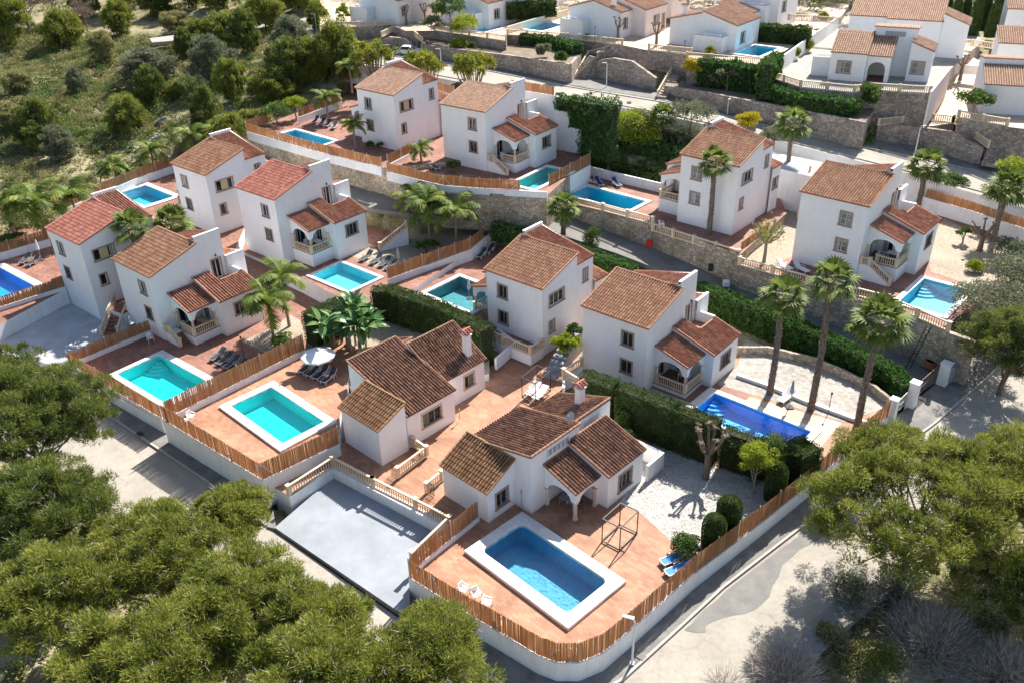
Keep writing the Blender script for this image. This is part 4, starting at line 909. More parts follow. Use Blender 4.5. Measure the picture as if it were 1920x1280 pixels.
# terrain mesh
def axis(lo,hi,a,b,step):
    v=list(np.arange(a,b+.01,step)); s=step; x=a
    while x>lo: s*=1.35; x-=s; v.insert(0,x)
    s=step; x=b
    while x<hi: s*=1.35; x+=s; v.append(x)
    return np.array(v)
ax=axis(-2200,2200,-150,110,1.1); ay=axis(-400,2500,18,235,1.1)
X,Y=np.meshgrid(ax,ay); Z=tz_arr(X,Y)
rs=np.random.RandomState(4)
def vnoise(X,Y,sc,seed):
    r=np.random.RandomState(seed); G=r.rand(256,256); x=X/sc; y=Y/sc; xi=np.floor(x).astype(int); yi=np.floor(y).astype(int); fx=x-xi; fy=y-yi
    fx=fx*fx*(3-2*fx); fy=fy*fy*(3-2*fy); g=lambda a,b:G[a%256,b%256]
    return (g(xi,yi)*(1-fx)+g(xi+1,yi)*fx)*(1-fy)+(g(xi,yi+1)*(1-fx)+g(xi+1,yi+1)*fx)*fy
hill=np.clip((-X-15)/25,0,1)*np.clip((Y-88)/15,0,1)
ZN=(vnoise(X,Y,9,1)-.5)*1.4+(vnoise(X,Y,3.2,2)-.5)*.7+(vnoise(X,Y,1.4,3)-.5)*.35
Z=Z+ZN*(.12+hill*.9)
def clampz(poly,zmax):
    x0=min(p[0] for p in poly);x1=max(p[0] for p in poly);y0=min(p[1] for p in poly);y1=max(p[1] for p in poly)
    i0,i1=np.searchsorted(ax,[x0,x1]); j0,j1=np.searchsorted(ay,[y0,y1])
    sx=X[j0:j1,i0:i1];sy=Y[j0:j1,i0:i1]; ins=np.zeros(sx.shape,bool); n=len(poly);j=n-1
    for i in range(n):
        xi,yi=poly[i];xj,yj=poly[j]
        if yi!=yj:
            c=((yi>sy)!=(yj>sy))&(sx<(xj-xi)*(sy-yi)/(yj-yi)+xi); ins^=c
        j=i
    sub=Z[j0:j1,i0:i1]; sub[ins]=np.minimum(sub[ins],zmax)
def grow(poly,m):
    c=(sum(p[0] for p in poly)/len(poly),sum(p[1] for p in poly)/len(poly)); out=[]
    for p in poly:
        d=Vector((p[0]-c[0],p[1]-c[1])); L=d.length; d*= (L+m)/L; out.append((c[0]+d.x,c[1]+d.y))
    return out
def finish_terrain():
    for poly,z,drop in PLATS: clampz(poly,z-drop)
    for poly,z in ROADTRIS: clampz(grow(poly,.9),z)
    ny,nx=X.shape
    v=np.stack([X.ravel(),Y.ravel(),Z.ravel()],1)
    idx=np.arange(ny*nx).reshape(ny,nx); f=np.stack([idx[:-1,:-1].ravel(),idx[:-1,1:].ravel(),idx[1:,1:].ravel(),idx[1:,:-1].ravel()],1)
    me=bpy.data.meshes.new('ground'); me.vertices.add(len(v)); me.vertices.foreach_set('co',v.ravel())
    me.loops.add(f.size); me.loops.foreach_set('vertex_index',f.ravel().astype(np.int32)); me.polygons.add(len(f)); me.polygons.foreach_set('loop_start',np.arange(0,f.size,4,dtype=np.int32)); me.polygons.foreach_set('loop_total',np.full(len(f),4,dtype=np.int32))
    me.update(calc_edges=True); me.polygons.foreach_set('use_smooth',[True]*len(f)); me.materials.append(GROUNDM)
    o=bpy.data.objects.new('ground',me); link(o); o['kind']='structure'
def ground_mat():
    m=bpy.data.materials.new('hill_ground'); m.use_nodes=True; t=m.node_tree;N=t.nodes;L=t.links;b=N['Principled BSDF']; b.inputs['Roughness'].default_value=.95
    tc=N.new('ShaderNodeTexCoord'); n=N.new('ShaderNodeTexNoise'); n.inputs['Scale'].default_value=.28; n.inputs['Detail'].default_value=10; n.inputs['Roughness'].default_value=.7; L.new(tc.outputs['Object'],n.inputs['Vector'])
    r=ramp(N,[(.30,(.07,.075,.03)),(.42,(.15,.145,.06)),(.50,(.26,.225,.12)),(.60,(.36,.31,.20)),(.74,(.46,.41,.31))]); L.new(n.outputs['Fac'],r.inputs['Fac']); L.new(r.outputs[0],b.inputs['Base Color'])
    n2=N.new('ShaderNodeTexNoise'); n2.inputs['Scale'].default_value=3; n2.inputs['Detail'].default_value=8; L.new(tc.outputs['Object'],n2.inputs['Vector'])
    bp=N.new('ShaderNodeBump'); bp.inputs['Strength'].default_value=.8; bp.inputs['Distance'].default_value=.3; L.new(n2.outputs['Fac'],bp.inputs['Height']); L.new(bp.outputs[0],b.inputs['Normal'])
    return m
GROUNDM=ground_mat()
# ---------------- garden walls, fences, balustrades ----------------
def gwall(pts,h,label,mt=None,t=.22,name='garden_wall',cat='wall',group=None,cap=None):
    """wall whose top follows pts and whose foot is h lower"""
    pts=[Vector(p) for p in pts]; c=pts[0].copy(); c.z=0; q=[p-c for p in pts]; mb=MB(); n=len(q)
    H=h if hasattr(h,'__len__') else [h]*n
    nn=[]
    for i in range(n):
        d=(q[min(i+1,n-1)]-q[max(i-1,0)]); nn.append(Vector((d.y,-d.x,0)).normalized()*t/2)
    for i in range(n-1):
        a,b=q[i],q[i+1];na,nb=nn[i],nn[i+1];Ha,Hb=Vector((0,0,H[i])),Vector((0,0,H[i+1]))
        mb.face([a+na,b+nb,b-nb,a-na]); mb.face([a+na-Ha,b+nb-Hb,b+nb,a+na]); mb.face([b-nb-Hb,a-na-Ha,a-na,b-nb])
    for a,na,Ha in ((q[0],nn[0],H[0]),(q[-1],nn[-1],H[-1])):
        z=Vector((0,0,Ha)); mb.face([a+na-z,a+na,a-na,a-na-z])
    o=mb.build(name,mt or WHITE2,None,label=label,cat=cat,group=group); o.location=c; return o
def smooth(pts,k=3):
    out=[]
    for i in range(len(pts)-1):
        p0=pts[max(i-1,0)];p1=pts[i];p2=pts[i+1];p3=pts[min(i+2,len(pts)-1)]
        for j in range(k):
            t=j/k; out.append(.5*((2*p1)+(p2-p0)*t+(2*p0-5*p1+4*p2-p3)*t*t+(3*p1-p0-3*p2+p3)*t**3))
    out.append(pts[-1]); return out
B1W=px(.16,(768,1081),(860,1139),(960,1197),(1010,1227),(1045,1240),(1085,1240),(1130,1222),(1180,1180),(1303,1072),(1420,984),(1530,896),(1664,780))
gwall(B1W,1.75,'white boundary wall curving round the street corner under the tallest reed fence')
reed_fence(B1W,'red brown reed fence curving round the street corner, longest of all',h=1.6,braces=(1,),z_off=0)
f2=px(.35,(769,1079),(792,1052),(897,968)); gwall(f2,.6,'low white wall between the mosaic pool terrace and the parking lot')
reed_fence(f2,'reed fence on the low wall between the mosaic pool and the white parking lot',h=1.45)
f3=px(1.1,(307,786),(493,899),(636,831)); gwall(f3,2.4,'white street wall holding up the cyan pool terrace')
reed_fence(f3,'reed fence with a street corner at the bright cyan pool',h=1.55,braces=(6,))
f4=px(1.45,(312,783),(571,655)); gwall(f4,1.6,'white divider wall between the two cyan pools')
reed_fence(f4,'long straight reed fence between the two cyan pools',h=1.6)
f5=px(.35,(131,683),(304,784)); gwall(f5,1.7,'white street wall below the cyan pool with corner steps')
reed_fence(f5,'reed fence along the street in front of the cyan pool with corner steps',h=1.35,braces=(4,))
f5b=px(.55,(131,682),(200,652),(283,618)); gwall(f5b,1.0,'low white wall between driveway and pool yard')
reed_fence(f5b,'thin grey reed fence beside the pale driveway',h=1.1)
f6=px(1.7,(-20,582),(122,537)); gwall(f6,2.2,'white retaining wall above the driveway at the left edge')
reed_fence(f6,'dark reed fence in front of the blue pool at the left edge',h=1.1)
f7=px(2.2,(-20,480),(92,448)); gwall(f7,1.3,'white wall behind the leftmost pool')
reed_fence(f7,'dark reed fence between the leftmost pool and the wild shrubs',h=1.2)
f8=px(4.4,(120,392),(190,362),(262,332),(323,311)); gwall(f8,1.6,'white wall along the foot of the wild hillside')
reed_fence(f8,'reed fence along the foot of the wild hillside behind the turquoise pool',h=1.2)
f9=px(8.45,(463,247),(590,283),(716,314)); gwall(f9,1.1,'white parapet of the leftmost upper terrace')
reed_fence(f9,'see through reed fence on the parapet of the leftmost upper terrace',h=1.15,braces=(3,6,10))
f9b=px(8.45,(463,246),(503,230)); reed_fence(f9b,'short pale reed fence at the far left corner of the upper terrace',h=1.3)
f9c=px(8.9,(560,220),(640,190)); gwall(f9c,1.2,'white sloping wall behind the dark loungers'); reed_fence(f9c,'brown reed fence behind the four dark loungers',h=1.1)
f9d=px(8.4,(727,309),(776,284)); gwall(f9d,1.0,'white divider wall on the upper terrace'); reed_fence(f9d,'short reed fence dividing the two upper terraces',h=1.2)
reed_fence(px(8.1,(743,262),(772,270)),'tiny reed fence panel by the leftmost upper villa',h=1.1)
f10=px(7.95,(726,322),(780,336),(832,348),(900,353),(1026,360)); gwall(f10,1.1,'white parapet of the upper terrace with the arched porch villa')
reed_fence(px(7.95,(726,322),(780,336),(832,348),(900,353),(975,356)),'reed fence on the parapet in front of the yellow palm',h=1.15,braces=(4,8))
f11=px(7.2,(1029,352),(1106,309)); gwall(f11,2.6,'white divider wall between narrow pool and grey blue pool')
reed_fence(f11,'orange brown reed fence above the divider beside the narrow turquoise pool',h=1.5)
f12=px(2.7,(727,524),(883,467),(907,446),(935,430)); gwall(f12,1.7,'white stepped wall between the pale pool and the grey green pool')
reed_fence(px(2.7,(727,524),(883,467),(907,446)),'long orange reed fence between the pale pool and the grey green pool',h=1.35)
f13=px(5.5,(1700,345),(1735,370),(1827,397),(1925,430)); gwall(f13,1.8,'white wall behind the sandy gravel garden'); reed_fence(px(5.5,(1735,370),(1827,397),(1925,430)),'orange reed fence behind the sandy gravel garden',h=1.0)
reed_fence(px(11.6,(812,166),(852,178)),'short yellow reed fence beside the yuccas',h=1.1)
f15=px(5.0,(1388,470),(1440,432)); gwall(f15,1.2,'white ramp wall beside the budding pollard tree'); reed_fence(f15,'short reed fence on the ramp wall beside the budding tree',h=.9)
_bw=px(7.4,(940,258),(1000,270),(1050,281),(1104,292)); gwall([Vector((p.x,p.y,14.1)) for p in _bw],6.8,'tall blank white wall right of the arched porch villa')
reed_fence([Vector((_bw[0].lerp(_bw[2],t).x,_bw[0].lerp(_bw[2],t).y,14.1)) for t in (.2,.9)],'pale reed fence along the upper street above the white wall',h=1.1)
gwall(px(6.2,(1105,312),(1180,330),(1245,345)),1.3,'white wall behind the navy loungers')
# stone retaining walls of the lane
st=px(7.2,(462,258),(590,296),(716,325),(740,334),(832,361),(930,367),(1026,372)); gwall(st,4.2,'long rubble stone retaining wall under the upper terraces left of the grey blue pool',STONE,.5,name='stone_wall',cat='stone wall')
st2=px(5.03,(1026,371),(1130,396),(1224,421)); gwall(st2,3.4,'rubble stone wall below the balustrade of the grey blue pool',STONE,.45,name='stone_wall',cat='stone wall')
st3=px(4.35,(1224,432),(1300,456),(1384,483)); gwall(st3,3.4,'rubble stone wall with the red fire box',STONE,.45,name='stone_wall',cat='stone wall')
st4=px(3.93,(1385,497),(1513,532),(1663,571),(1778,621),(1830,640)); gwall(st4,5.0,'high rubble stone wall under the rightmost pool terrace',STONE,.45,name='stone_wall',cat='stone wall')
st5=px(.75,(1382,650),(1440,650),(1520,668),(1580,692),(1640,722),(1678,752)); gwall(st5,1.0,'low stone wall under the creeper hedge',STONE,.3,name='stone_wall',cat='stone wall')
# balustrades
balustrade(px(0,(543,927),(626,873),(700,912)),'cream balustrade round the head of the white parking lot, left half')
balustrade(px(0,(700,912),(780,952),(843,985),(774,1052)),'cream balustrade above the parking lot bending down to the reed fence')
gwall(px(-.0,(541,930),(625,876),(841,989),(770,1060)),1.0,'low white wall under the parking lot balustrade',t=.3)
balustrade(px(.2,(747,893),(800,853),(775,836)),'short cream balustrade beside the small black gate of the rear bungalow')
balustrade(px(.1,(801,922),(829,899)),'short cream balustrade beside the gate of the front bungalow')
balustrade(px(5.05,(1025,371),(1130,396),(1224,421)),'pale balustrade along the grey blue pool above the lane',m=BALU)
balustrade(px(4.4,(1224,433),(1300,457),(1384,484)),'balustrade above the red fire box on the stone wall')
balustrade(px(3.97,(1386,497),(1513,532)),'balustrade on the stone wall in front of the white loungers')
balustrade(px(3.97,(1513,532),(1663,570)),'balustrade on the high stone wall in front of the rightmost villa stair')
balustrade(px(3.97,(1663,571),(1777,621)),'balustrade along the rightmost blue pool')
gwall(px(1.7,(1057,726),(1057,702),(1092,686)),1.6,'white wall of the stair between the two tan roofed villas')
balustrade(px(1.7,(1092,728),(1057,706),(1091,686)),'short balustrade above the clay terrace beside the clipped hedge',h=.8)
gwall(px(1.35,(929,672),(966,640),(925,610)),1.2,'low white wall screening the gap beside the balcony')
# stair between villas V3 and V4
def stair(pts,w,n,label,mt=CONC,side=WHITE2,rails=(),parent=None):
    a,b=pts; root=empty('garden_stair',a,0,label=label,cat='stair'); d=(b-a); h=Vector((d.x,d.y,0)); L=h.length; h.normalize(); nn=Vector((h.y,-h.x,0))
    mb=MB()
    for k in range(n):
        p=h*(L*k/n); q=h*(L*(k+1)/n); z=d.z*(k+1)/n
        A=[p-nn*w/2,p+nn*w/2,q+nn*w/2,q-nn*w/2]; mb.prism([(v.x,v.y) for v in A],min(0,d.z)-.4,z)
    mb.build('steps',mt,root)
    for s in rails:
        mb=MB(); o=nn*s*(w/2+.13); z=Vector((0,0,d.z))
        P=[o-nn*.12,o+nn*.12,h*L+o+nn*.12,h*L+o-nn*.12]; mb.prism([(v.x,v.y) for v in P],min(0,d.z)-.4,[.1,.1,d.z+.1,d.z+.1]); mb.build('stringer',side,root)
        balustrade([o+Vector((0,0,.1)),h*L+o+Vector((0,0,d.z+.1))],parent=root,h=.8,maxpost=9)
    return root
stair((at(1030,705,.3),at(1085,612,2.2)),1.3,9,'pale stepped path climbing between the two tan roofed villas',mt=LOT)
stair((at(208,628,-.28),at(185+45,568,1.1)),1.4,8,'clay stair with two balustrades rising from the driveway',mt=PAV2,rails=(-1,1))
slab('terrace',px(1.12,(205,580),(232,590),(290,545),(262,520),(225,540)),1.12,PAV2,1.6,WHITE2)
stair((at(1508,402,4.0),at(1527,322,8.2)),1.5,16,'narrow stair with a solid parapet rising to the upper street between two villas',mt=CRAZY)
gwall([at(1497,395,4.9),at(1520,312,9.1)],1.6,'cream sloping parapet of the narrow stair',BALU,t=.25)
stair((at(708,465,2.1),at(758,425,3.9)),1.4,8,'stair with cream rail behind the tan gravel yard',mt=PAV2,rails=(1,))
# small gates
def gate(a,b,h,label,m=METALB,n=9,post=False,rail_only=False):
    c=a.copy(); root=empty('metal_gate',c,0,label=label,cat='gate'); v=b-a
    mb=MB(); Z=Vector((0,0,1))
    for z in (.08,h*.5,h): mb.bar(Z*z,v+Z*z,.035)
    for k in range(n+1): mb.bar(v*(k/n)+Z*.08,v*(k/n)+Z*(h+.02),.02)
    mb.build('leaf',m,root); return root
gate(at(734,888,.02),at(747,896,.02),1.1,'small black gate beside the rear bungalow corner')
gate(at(806,925,.02),at(815,931,.02),1.1,'small black gate at the front bungalow wall')
gate(at(1684,771,.02),at(1700,755,.02),1.3,'small grey garden gate between the white pillars',m=PLG)
gate(at(1722,740,.0),at(1762,704,.0),1.5,'wide brown sliding gate beside the utility box',m=mat('brown_metal',(.2,.13,.1),.6),n=26)
def pillar(p,w,h,label,mt=WHITE):
    mb=MB(); mb.box(-w/2,w/2,-w/2,w/2,-1.2,h); mb.box(-w/2-.05,w/2+.05,-w/2-.05,w/2+.05,h,h+.07); o=mb.build('gate_pillar',mt,None,label=label,cat='pillar'); o.location=p; o.rotation_euler=(0,0,R(45))
pillar(at(1671,780,0),.6,1.7,'white gate pillar at the end of the long reed fence')
pillar(at(1709,752,0),.7,1.9,'taller white gate pillar between the two gates')
pillar(at(1768,712,.0),.8,1.7,'white gate pillar holding the utility box')
mb=MB(); mb.box(-.5,.5,-.2,.2,0,1.5); mb.box(-.54,.54,-.24,.24,1.5,1.55); mb.box(-.42,-.03,-.23,-.2,.2,1.35); mb.box(.03,.42,-.23,-.2,.2,1.35)
o=mb.build('utility_cabinet',LOT,None,label='grey double door utility cabinet beside the sliding gate',cat='cabinet'); o.location=at(1782,712,-.1); o.rotation_euler=(0,0,R(45))
gwall(px(.32,(1382,700),(1440,720),(1513,750),(1595,780),(1645,795)),.45,'low white kerb wall along the feet of the three palms',t=.35)
# meter box and red fire box, doors in the stone wall
def wallbox(p,w,h,d,label,mt,name,cat,yaw=-27):
    mb=MB(); mb.box(-w/2,w/2,-d,d,-h/2,h/2); mb.box(-w/2+.06,w/2-.06,-d-.02,-d,-h/2+.06,h/2-.06); o=mb.build(name,mt,None,label=label,cat=cat); o.location=p; o.rotation_euler=(0,0,R(yaw))
p=st3[0].lerp(st3[1],-.05); wallbox(at(1217,455,3.4)+Vector((0,-.25,0)),.75,.75,.12,'red fire hose box on the rubble stone wall',REDP,'fire_box','box')
wallbox(at(1352,508,2.2)+Vector((0,-.35,0)),.95,1.9,.1,'green metal door in the stone wall below the balustrade',mat('green_door',(.10,.15,.13),.6),'metal_door','door')
wallbox(at(1331,499,2.6)+Vector((0,-.35,0)),.45,.8,.08,'dark meter niche cover left of the green metal door',DARK,'meter_box','box')
wallbox(at(909,383,5.2)+Vector((0,-.35,0)),.8,1.5,.1,'dark metal door in the stone wall under the yellow palm terrace',DARK,'metal_door','door',-10)
wallbox(at(1602,605,1.1)+Vector((0,-.45,0)),1.3,2.2,.1,'wide dark doorway at the foot of the high stone wall',DARK,'doorway','door')
mb=MB(); mb.box(-.6,.6,-.5,.5,0,.9); mb.box(-.35,.35,-.51,-.5,.15,.75); o=mb.build('meter_cabinet',WHITE2,None,label='white meter cabinet standing on the driveway',cat='cabinet'); o.location=at(33,606,-.3); o.rotation_euler=(0,0,R(-40))
mb=MB(); mb.box(-.3,.3,-.3,.3,0,.55); mb.box(-.24,.24,-.24,.24,.55,.57); o=mb.build('vent_box',WHITE2,None,label='small white vent box on the lane beside the green door',cat='box'); o.location=at(1361,536,1.75)
# ladder and planters at the foot of the high wall
mb=MB(); a=at(1702,690,.0); b=at(1742,612,4.0)
for s in (-.22,.22): mb.bar(a+Vector((s,0,0)),b+Vector((s,0,0)),.06)
for k in range(1,14): q=a.lerp(b,k/14); mb.bar(q+Vector((-.22,0,0)),q+Vector((.22,0,0)),.04)
v0=a.copy(); mb.v=[(x-v0.x,y-v0.y,z-v0.z) for x,y,z in mb.v]; o=mb.build('ladder',METALB,None,label='rusty ladder leaning on the high stone wall',cat='ladder'); o.location=v0
mb=MB(); mb.lathe((0,0,0),[(.45,0),(.6,.1),(.62,.7),(.5,.7),(.45,.3)],14); o=mb.build('planter',mat('clay_pot',(.32,.11,.06),.8,4,None,(.42,.18,.1)),None,label='round clay planter near the foot of the ladder',cat='planter'); o.location=at(1745,688,.0)

gwall([lpt(H1O,H1Y,5.55,11.15,1.5),lpt(H1O,H1Y,5.55,13.2,1.5),lpt(H1O,H1Y,1.2,13.2,1.5)],1.6,'white rear yard wall of the bungalow with satellite dish')
# ---------------- vegetation ----------------
def quads_mesh(name,V,mats,uvid=None,mi=None):
    """V: (n,4,3) array"""
    n=len(V); me=bpy.data.meshes.new(name); me.vertices.add(n*4); me.vertices.foreach_set('co',V.reshape(-1).astype(np.float32))
    me.loops.add(n*4); me.loops.foreach_set('vertex_index',np.arange(n*4,dtype=np.int32)); me.polygons.add(n)
    me.polygons.foreach_set('loop_start',np.arange(0,n*4,4,dtype=np.int32)); me.polygons.foreach_set('loop_total',np.full(n,4,dtype=np.int32))
    me.update(calc_edges=True); uv=me.uv_layers.new(name='UVMap'); u=np.zeros((n,4,2),np.float32); u[:,:,0]=((np.arange(n) if uvid is None else uvid)%4096)[:,None]+.5; u[:,:,1]=.5
    uv.data.foreach_set('uv',u.reshape(-1))
    for m in mats: me.materials.append(m)
    if mi is not None: me.polygons.foreach_set('material_index',mi.astype(np.int32))
    me.update(); return me
def unit(v): return v/np.maximum(1e-9,np.linalg.norm(v,axis=-1,keepdims=True))
def leaves(rs,c,rad,n,l,w,up=.3,out=.6,flat=1.0,shell=.55,low=-.35):
    """n leaves in each puff ; c (k,3) rad (k,)"""
    k=len(c); N=k*n; C=np.repeat(c,n,0); Rr=np.repeat(rad,n)
    d=unit(rs.normal(size=(N,3))); d[:,2]=np.where(d[:,2]<low,-d[:,2]*.6,d[:,2]); d=unit(d)
    rr=(shell+(1.12-shell)*rs.rand(N)**.75)*Rr
    p=C+d*rr[:,None]*np.array([1,1,flat])
    ax=unit(d*out+rs.normal(size=(N,3))*.55+np.array([0,0,up])); sd=unit(np.cross(ax,rs.normal(size=(N,3))))
    L=(l*(.7+.6*rs.rand(N)))[:,None]; Wd=(w*(.7+.6*rs.rand(N)))[:,None]
    a=p-ax*L*.35; b=p+ax*L*.65; m=p
    return np.stack([a,m+sd*Wd/2,b,m-sd*Wd/2],1)
def crown_puffs(rs,rx,ry,rz,n,r0,r1,fill=.55,flatbottom=.2):
    d=unit(rs.normal(size=(n,3))); d[:,2]=np.where(d[:,2]<-flatbottom,-d[:,2],d[:,2]); q=fill+(1-fill)*rs.rand(n)**.5
    c=d*q[:,None]*np.array([rx,ry,rz]); return c,r0+(r1-r0)*rs.rand(n)
def limbs(mb,base,top,tips,r,rs,wob=.25,n=8):
    base=Vector(base);top=Vector(top); h=(top-base).length
    pts=[base]; 
    for k in range(1,5): pts.append(base.lerp(top,k/4)+Vector((rs.uniform(-1,1),rs.uniform(-1,1),0))*wob*h*.08)
    mb.tube(pts,[r,r*.85,r*.7,r*.5,r*.28],n)
    for t in tips:
        t=Vector(t); s=pts[1+int(rs.rand()*2.99)]; s=s.lerp(pts[2],rs.rand()*.5)
        m=s.lerp(t,.5)+Vector((rs.uniform(-.3,.3),rs.uniform(-.3,.3),-.06*(t-s).length))
        mb.tube([s,m,t],[r*.38,r*.24,r*.07],5)
def tree_mesh(seed,h,rx,ry,rz,mats,npuff=60,pr=(.6,1.1),nl=70,ll=.3,lw=.1,tr=.2,trunk_h=None,up=.35,out=.6,fill=.5,lim=10,gap=None,low=-.35,pflat=.75,fb=.2,tw=0):
    rs=np.random.RandomState(seed); zc=h-rz
    c,r=crown_puffs(rs,rx,ry,rz,npuff,*pr,fill=fill,flatbottom=fb); 
    ang=np.arctan2(c[:,1],c[:,0]); lob=1+.16*np.sin(ang*3+seed)+.1*np.sin(ang*5+seed*2.1); c[:,:2]*=lob[:,None]
    c[:,2]+=zc
    L=leaves(rs,c,r,nl,ll,lw,up=up,out=out,low=low,flat=pflat)
    if tw:
        n_=len(c)*tw; C_=np.repeat(c,tw,0); Rr_=np.repeat(r,tw); d_=unit(rs.normal(size=(n_,3))); p_=C_+d_*(Rr_*rs.rand(n_))[:,None]; s_=unit(np.cross(d_,rs.normal(size=(n_,3)))); l_=(.3+.3*rs.rand(n_))[:,None]; T_w=np.stack([p_-s_*.012,p_+s_*.012,p_+d_*l_+s_*.004,p_+d_*l_-s_*.004],1)
        cm=quads_mesh('crown',np.concatenate([L,T_w]),[mats[0],TWIG],mi=np.concatenate([np.zeros(len(L)),np.ones(n_)]))
    else: cm=quads_mesh('crown',L,[mats[0]])
    mb=MB(); tips=[c[i] for i in rs.choice(npuff,min(lim,npuff),replace=False)]
    limbs(mb,(0,0,-.4),(0,0,zc+rz*.3),tips,tr,rs)
    tm=bpy.data.meshes.new('trunk'); tm.from_pydata(mb.v,[],mb.f); tm.materials.append(mats[1])
    return cm,tm
def tree(meshes,loc,label,name='tree',cat='tree',s=1,rz=0,group=None,sz=None):
    root=empty(name,loc,rz,label=label,cat=cat,group=group); root.scale=(s,s,sz or s)
    for me,n in zip(meshes,('crown','trunk')):
        o=bpy.data.objects.new(n,me); link(o,root)
    return root
# big pines near the camera ----
def bigpine(loc,label,seed,h,rx,ry,rz,npuff,mat_=L_PINE,ll=.34,lw=.05,nl=330,pr=(.32,.85),fill=.25,lean=(0,0),lim=16,rzrot=0,low=-.5,up=.45):
    m=tree_mesh(seed,h,rx,ry,rz,(mat_,TRUNK),npuff=int(npuff*2.5),pr=pr,nl=nl,ll=ll,lw=lw,tr=.24,lim=lim,fill=fill,up=up,out=.85,low=low,pflat=.75,tw=14)
    return tree(m,loc,label,name='pine_tree',cat='pine tree',rz=rzrot,group='large pines in the foreground')
def ctr(px_,py_,z,h):  # base point under a crown whose centre is seen there
    p=at(px_,py_,z+h); return Vector((p.x,p.y,z))
bigpine(ctr(45,790,-1.7,6.8),'big dark pine at the left edge leaning over the pale street',31,10.6,6.3,5.8,4.6,190,L_PINED)
bigpine(ctr(60,980,-1.7,5.5),'dark pine below the biggest left edge pine, its crown over the street corner',30,9.0,5.4,4.6,4.0,140,L_PINED)
bigpine(ctr(-40,720,-1.7,6),'pine cut by the left edge above the largest left pine',38,9,4.5,4.5,3.4,70,L_PINED)
bigpine(ctr(90,1130,-1.9,6),'pine at the lower left corner with a rounded pale green crown',32,8.5,4.3,3.8,2.7,85)
bigpine(ctr(290,1040,-1.9,5.8),'pine left of the grove centre with its crown over the pale street',33,8.2,4.6,3.9,2.8,95)
bigpine(ctr(600,1195,-2,5.2),'pine at the right side of the grove beside the parking lot corner',29,7.2,3.2,3.0,2.2,70)
bigpine(ctr(455,1150,-2,6.0),'broad pine in the middle of the bottom left grove',34,8.4,5.2,4.4,2.8,120)
bigpine(ctr(440,975,-1.9,4.5),'small dense pine touching the corner of the white street wall',36,6.6,2.5,2.2,1.9,34)
bigpine(ctr(250,1260,-2,6.5),'pine cut by the bottom edge at the left',37,9,4.2,3.8,2.8,80)
bigpine(ctr(805,1235,-2,6.0),'single round pine at the bottom edge beside the curved white wall',35,8.2,3.1,3.0,2.5,80)
bigpine(ctr(590,1290,-2,6.5),'pine cut by the bottom edge in the middle of the grove',39,9,4.0,3.4,2.8,75)
# right hand big open pine
bigpine(ctr(1730,940,-1.3,6.8),'large airy pine standing over the right street with bare lower branches',41,9.8,7.4,6.6,3.3,150,L_PINE,nl=300,fill=.45,lim=34,low=-.7)
bigpine(ctr(1910,900,-1.3,6.6),'pine at the right edge behind the large airy one',42,9.4,3.8,4.4,3.2,60,L_PINE,nl=280,lim=20)
bigpine(ctr(1900,650,-.8,5),'dark pine at the right edge beside the utility cabinet',43,8,3.4,4.4,3.6,64,L_PINED,nl=280)
bigpine(ctr(1910,1110,-1.6,4),'dark pine low at the right edge above the grey shrubs',44,6.5,3.5,3,2.6,45,L_PINED,nl=280)
# grey leafless shrubs ----
def twigs(seed,r,h,n=500,l=.8,w=.03,branch=3):
    rs=np.random.RandomState(seed); N=n
    d=unit(np.stack([rs.normal(size=N),rs.normal(size=N),np.abs(rs.normal(size=N))*.9+.15],1)); t=rs.rand(N)**.5
    p=d*t[:,None]*np.array([r,r,h]); ax=unit(d+rs.normal(size=(N,3))*.35+np.array([0,0,.25])); sd=unit(np.cross(ax,rs.normal(size=(N,3)))); L=(l*(.5+rs.rand(N)))[:,None]
    a=p-ax*L*.5;b=p+ax*L*.5; return np.stack([a-sd*w,a+sd*w,b+sd*w*.3,b-sd*w*.3],1)
def bush(loc,label,seed,r,h,mt,n=10,nl=160,ll=.16,lw=.09,name='shrub',cat='shrub',group=None,twig=None,sy=1.0,up=.3,pr=None,rz=0):
    rs=np.random.RandomState(seed); c,q=crown_puffs(rs,r*.62,r*.62*sy,h*.55,n,*(pr or (r*.34,r*.5)),fill=.3); c[:,2]+=h*.42
    L=leaves(rs,c,q,nl,ll,lw,up=up,low=-.8,flat=.85)
    if twig: L2=twigs(seed+1,r,h,twig); me=quads_mesh(name,np.concatenate([L,L2]),[mt,TWIG],mi=np.concatenate([np.zeros(len(L)),np.ones(len(L2))]))
    else: me=quads_mesh(name,L,[mt])
    o=bpy.data.objects.new(name,me); o.location=loc; o.rotation_euler=(0,0,rz); link(o); return tag(o,label,cat,group)
def twigbush(loc,label,seed,r,h,n=900,mt=TWIG,l=.7,w=.014,name='bare_shrub',cat='shrub'):
    me=quads_mesh(name,twigs(seed,r,h,n,l,w),[mt]); o=bpy.data.objects.new(name,me); o.location=loc; link(o); return tag(o,label,cat)
twigbush(at(1470,1270,-1.7),'grey leafless shrub at the bottom edge beside the road',51,2.4,1.9,4500)
twigbush(at(1750,1210,-1.7),'broad silvery leafless shrub in the lower right corner',52,3.3,2.3,7000)
twigbush(at(1880,1270,-1.7),'silvery leafless shrub cut by the lower right corner',53,2.6,2.2,4500)
twigbush(at(1360,1290,-1.7),'sparse brown twigs standing on the road edge at the bottom',54,1.3,1.2,380)
bush(at(1640,1265,-1.7),'dark green shrub between two silvery leafless shrubs',55,1.9,1.8,L_PINED,12)
bush(at(1600,1130,-1.6),'olive green shrub under the bare branches of the airy pine',56,1.9,1.6,L_OLIVE,12,twig=300)
bush(at(1690,1110,-1.6),'tangled shrub at the trunk foot of the airy pine',57,2.2,1.7,L_OLIVE,12,twig=500)
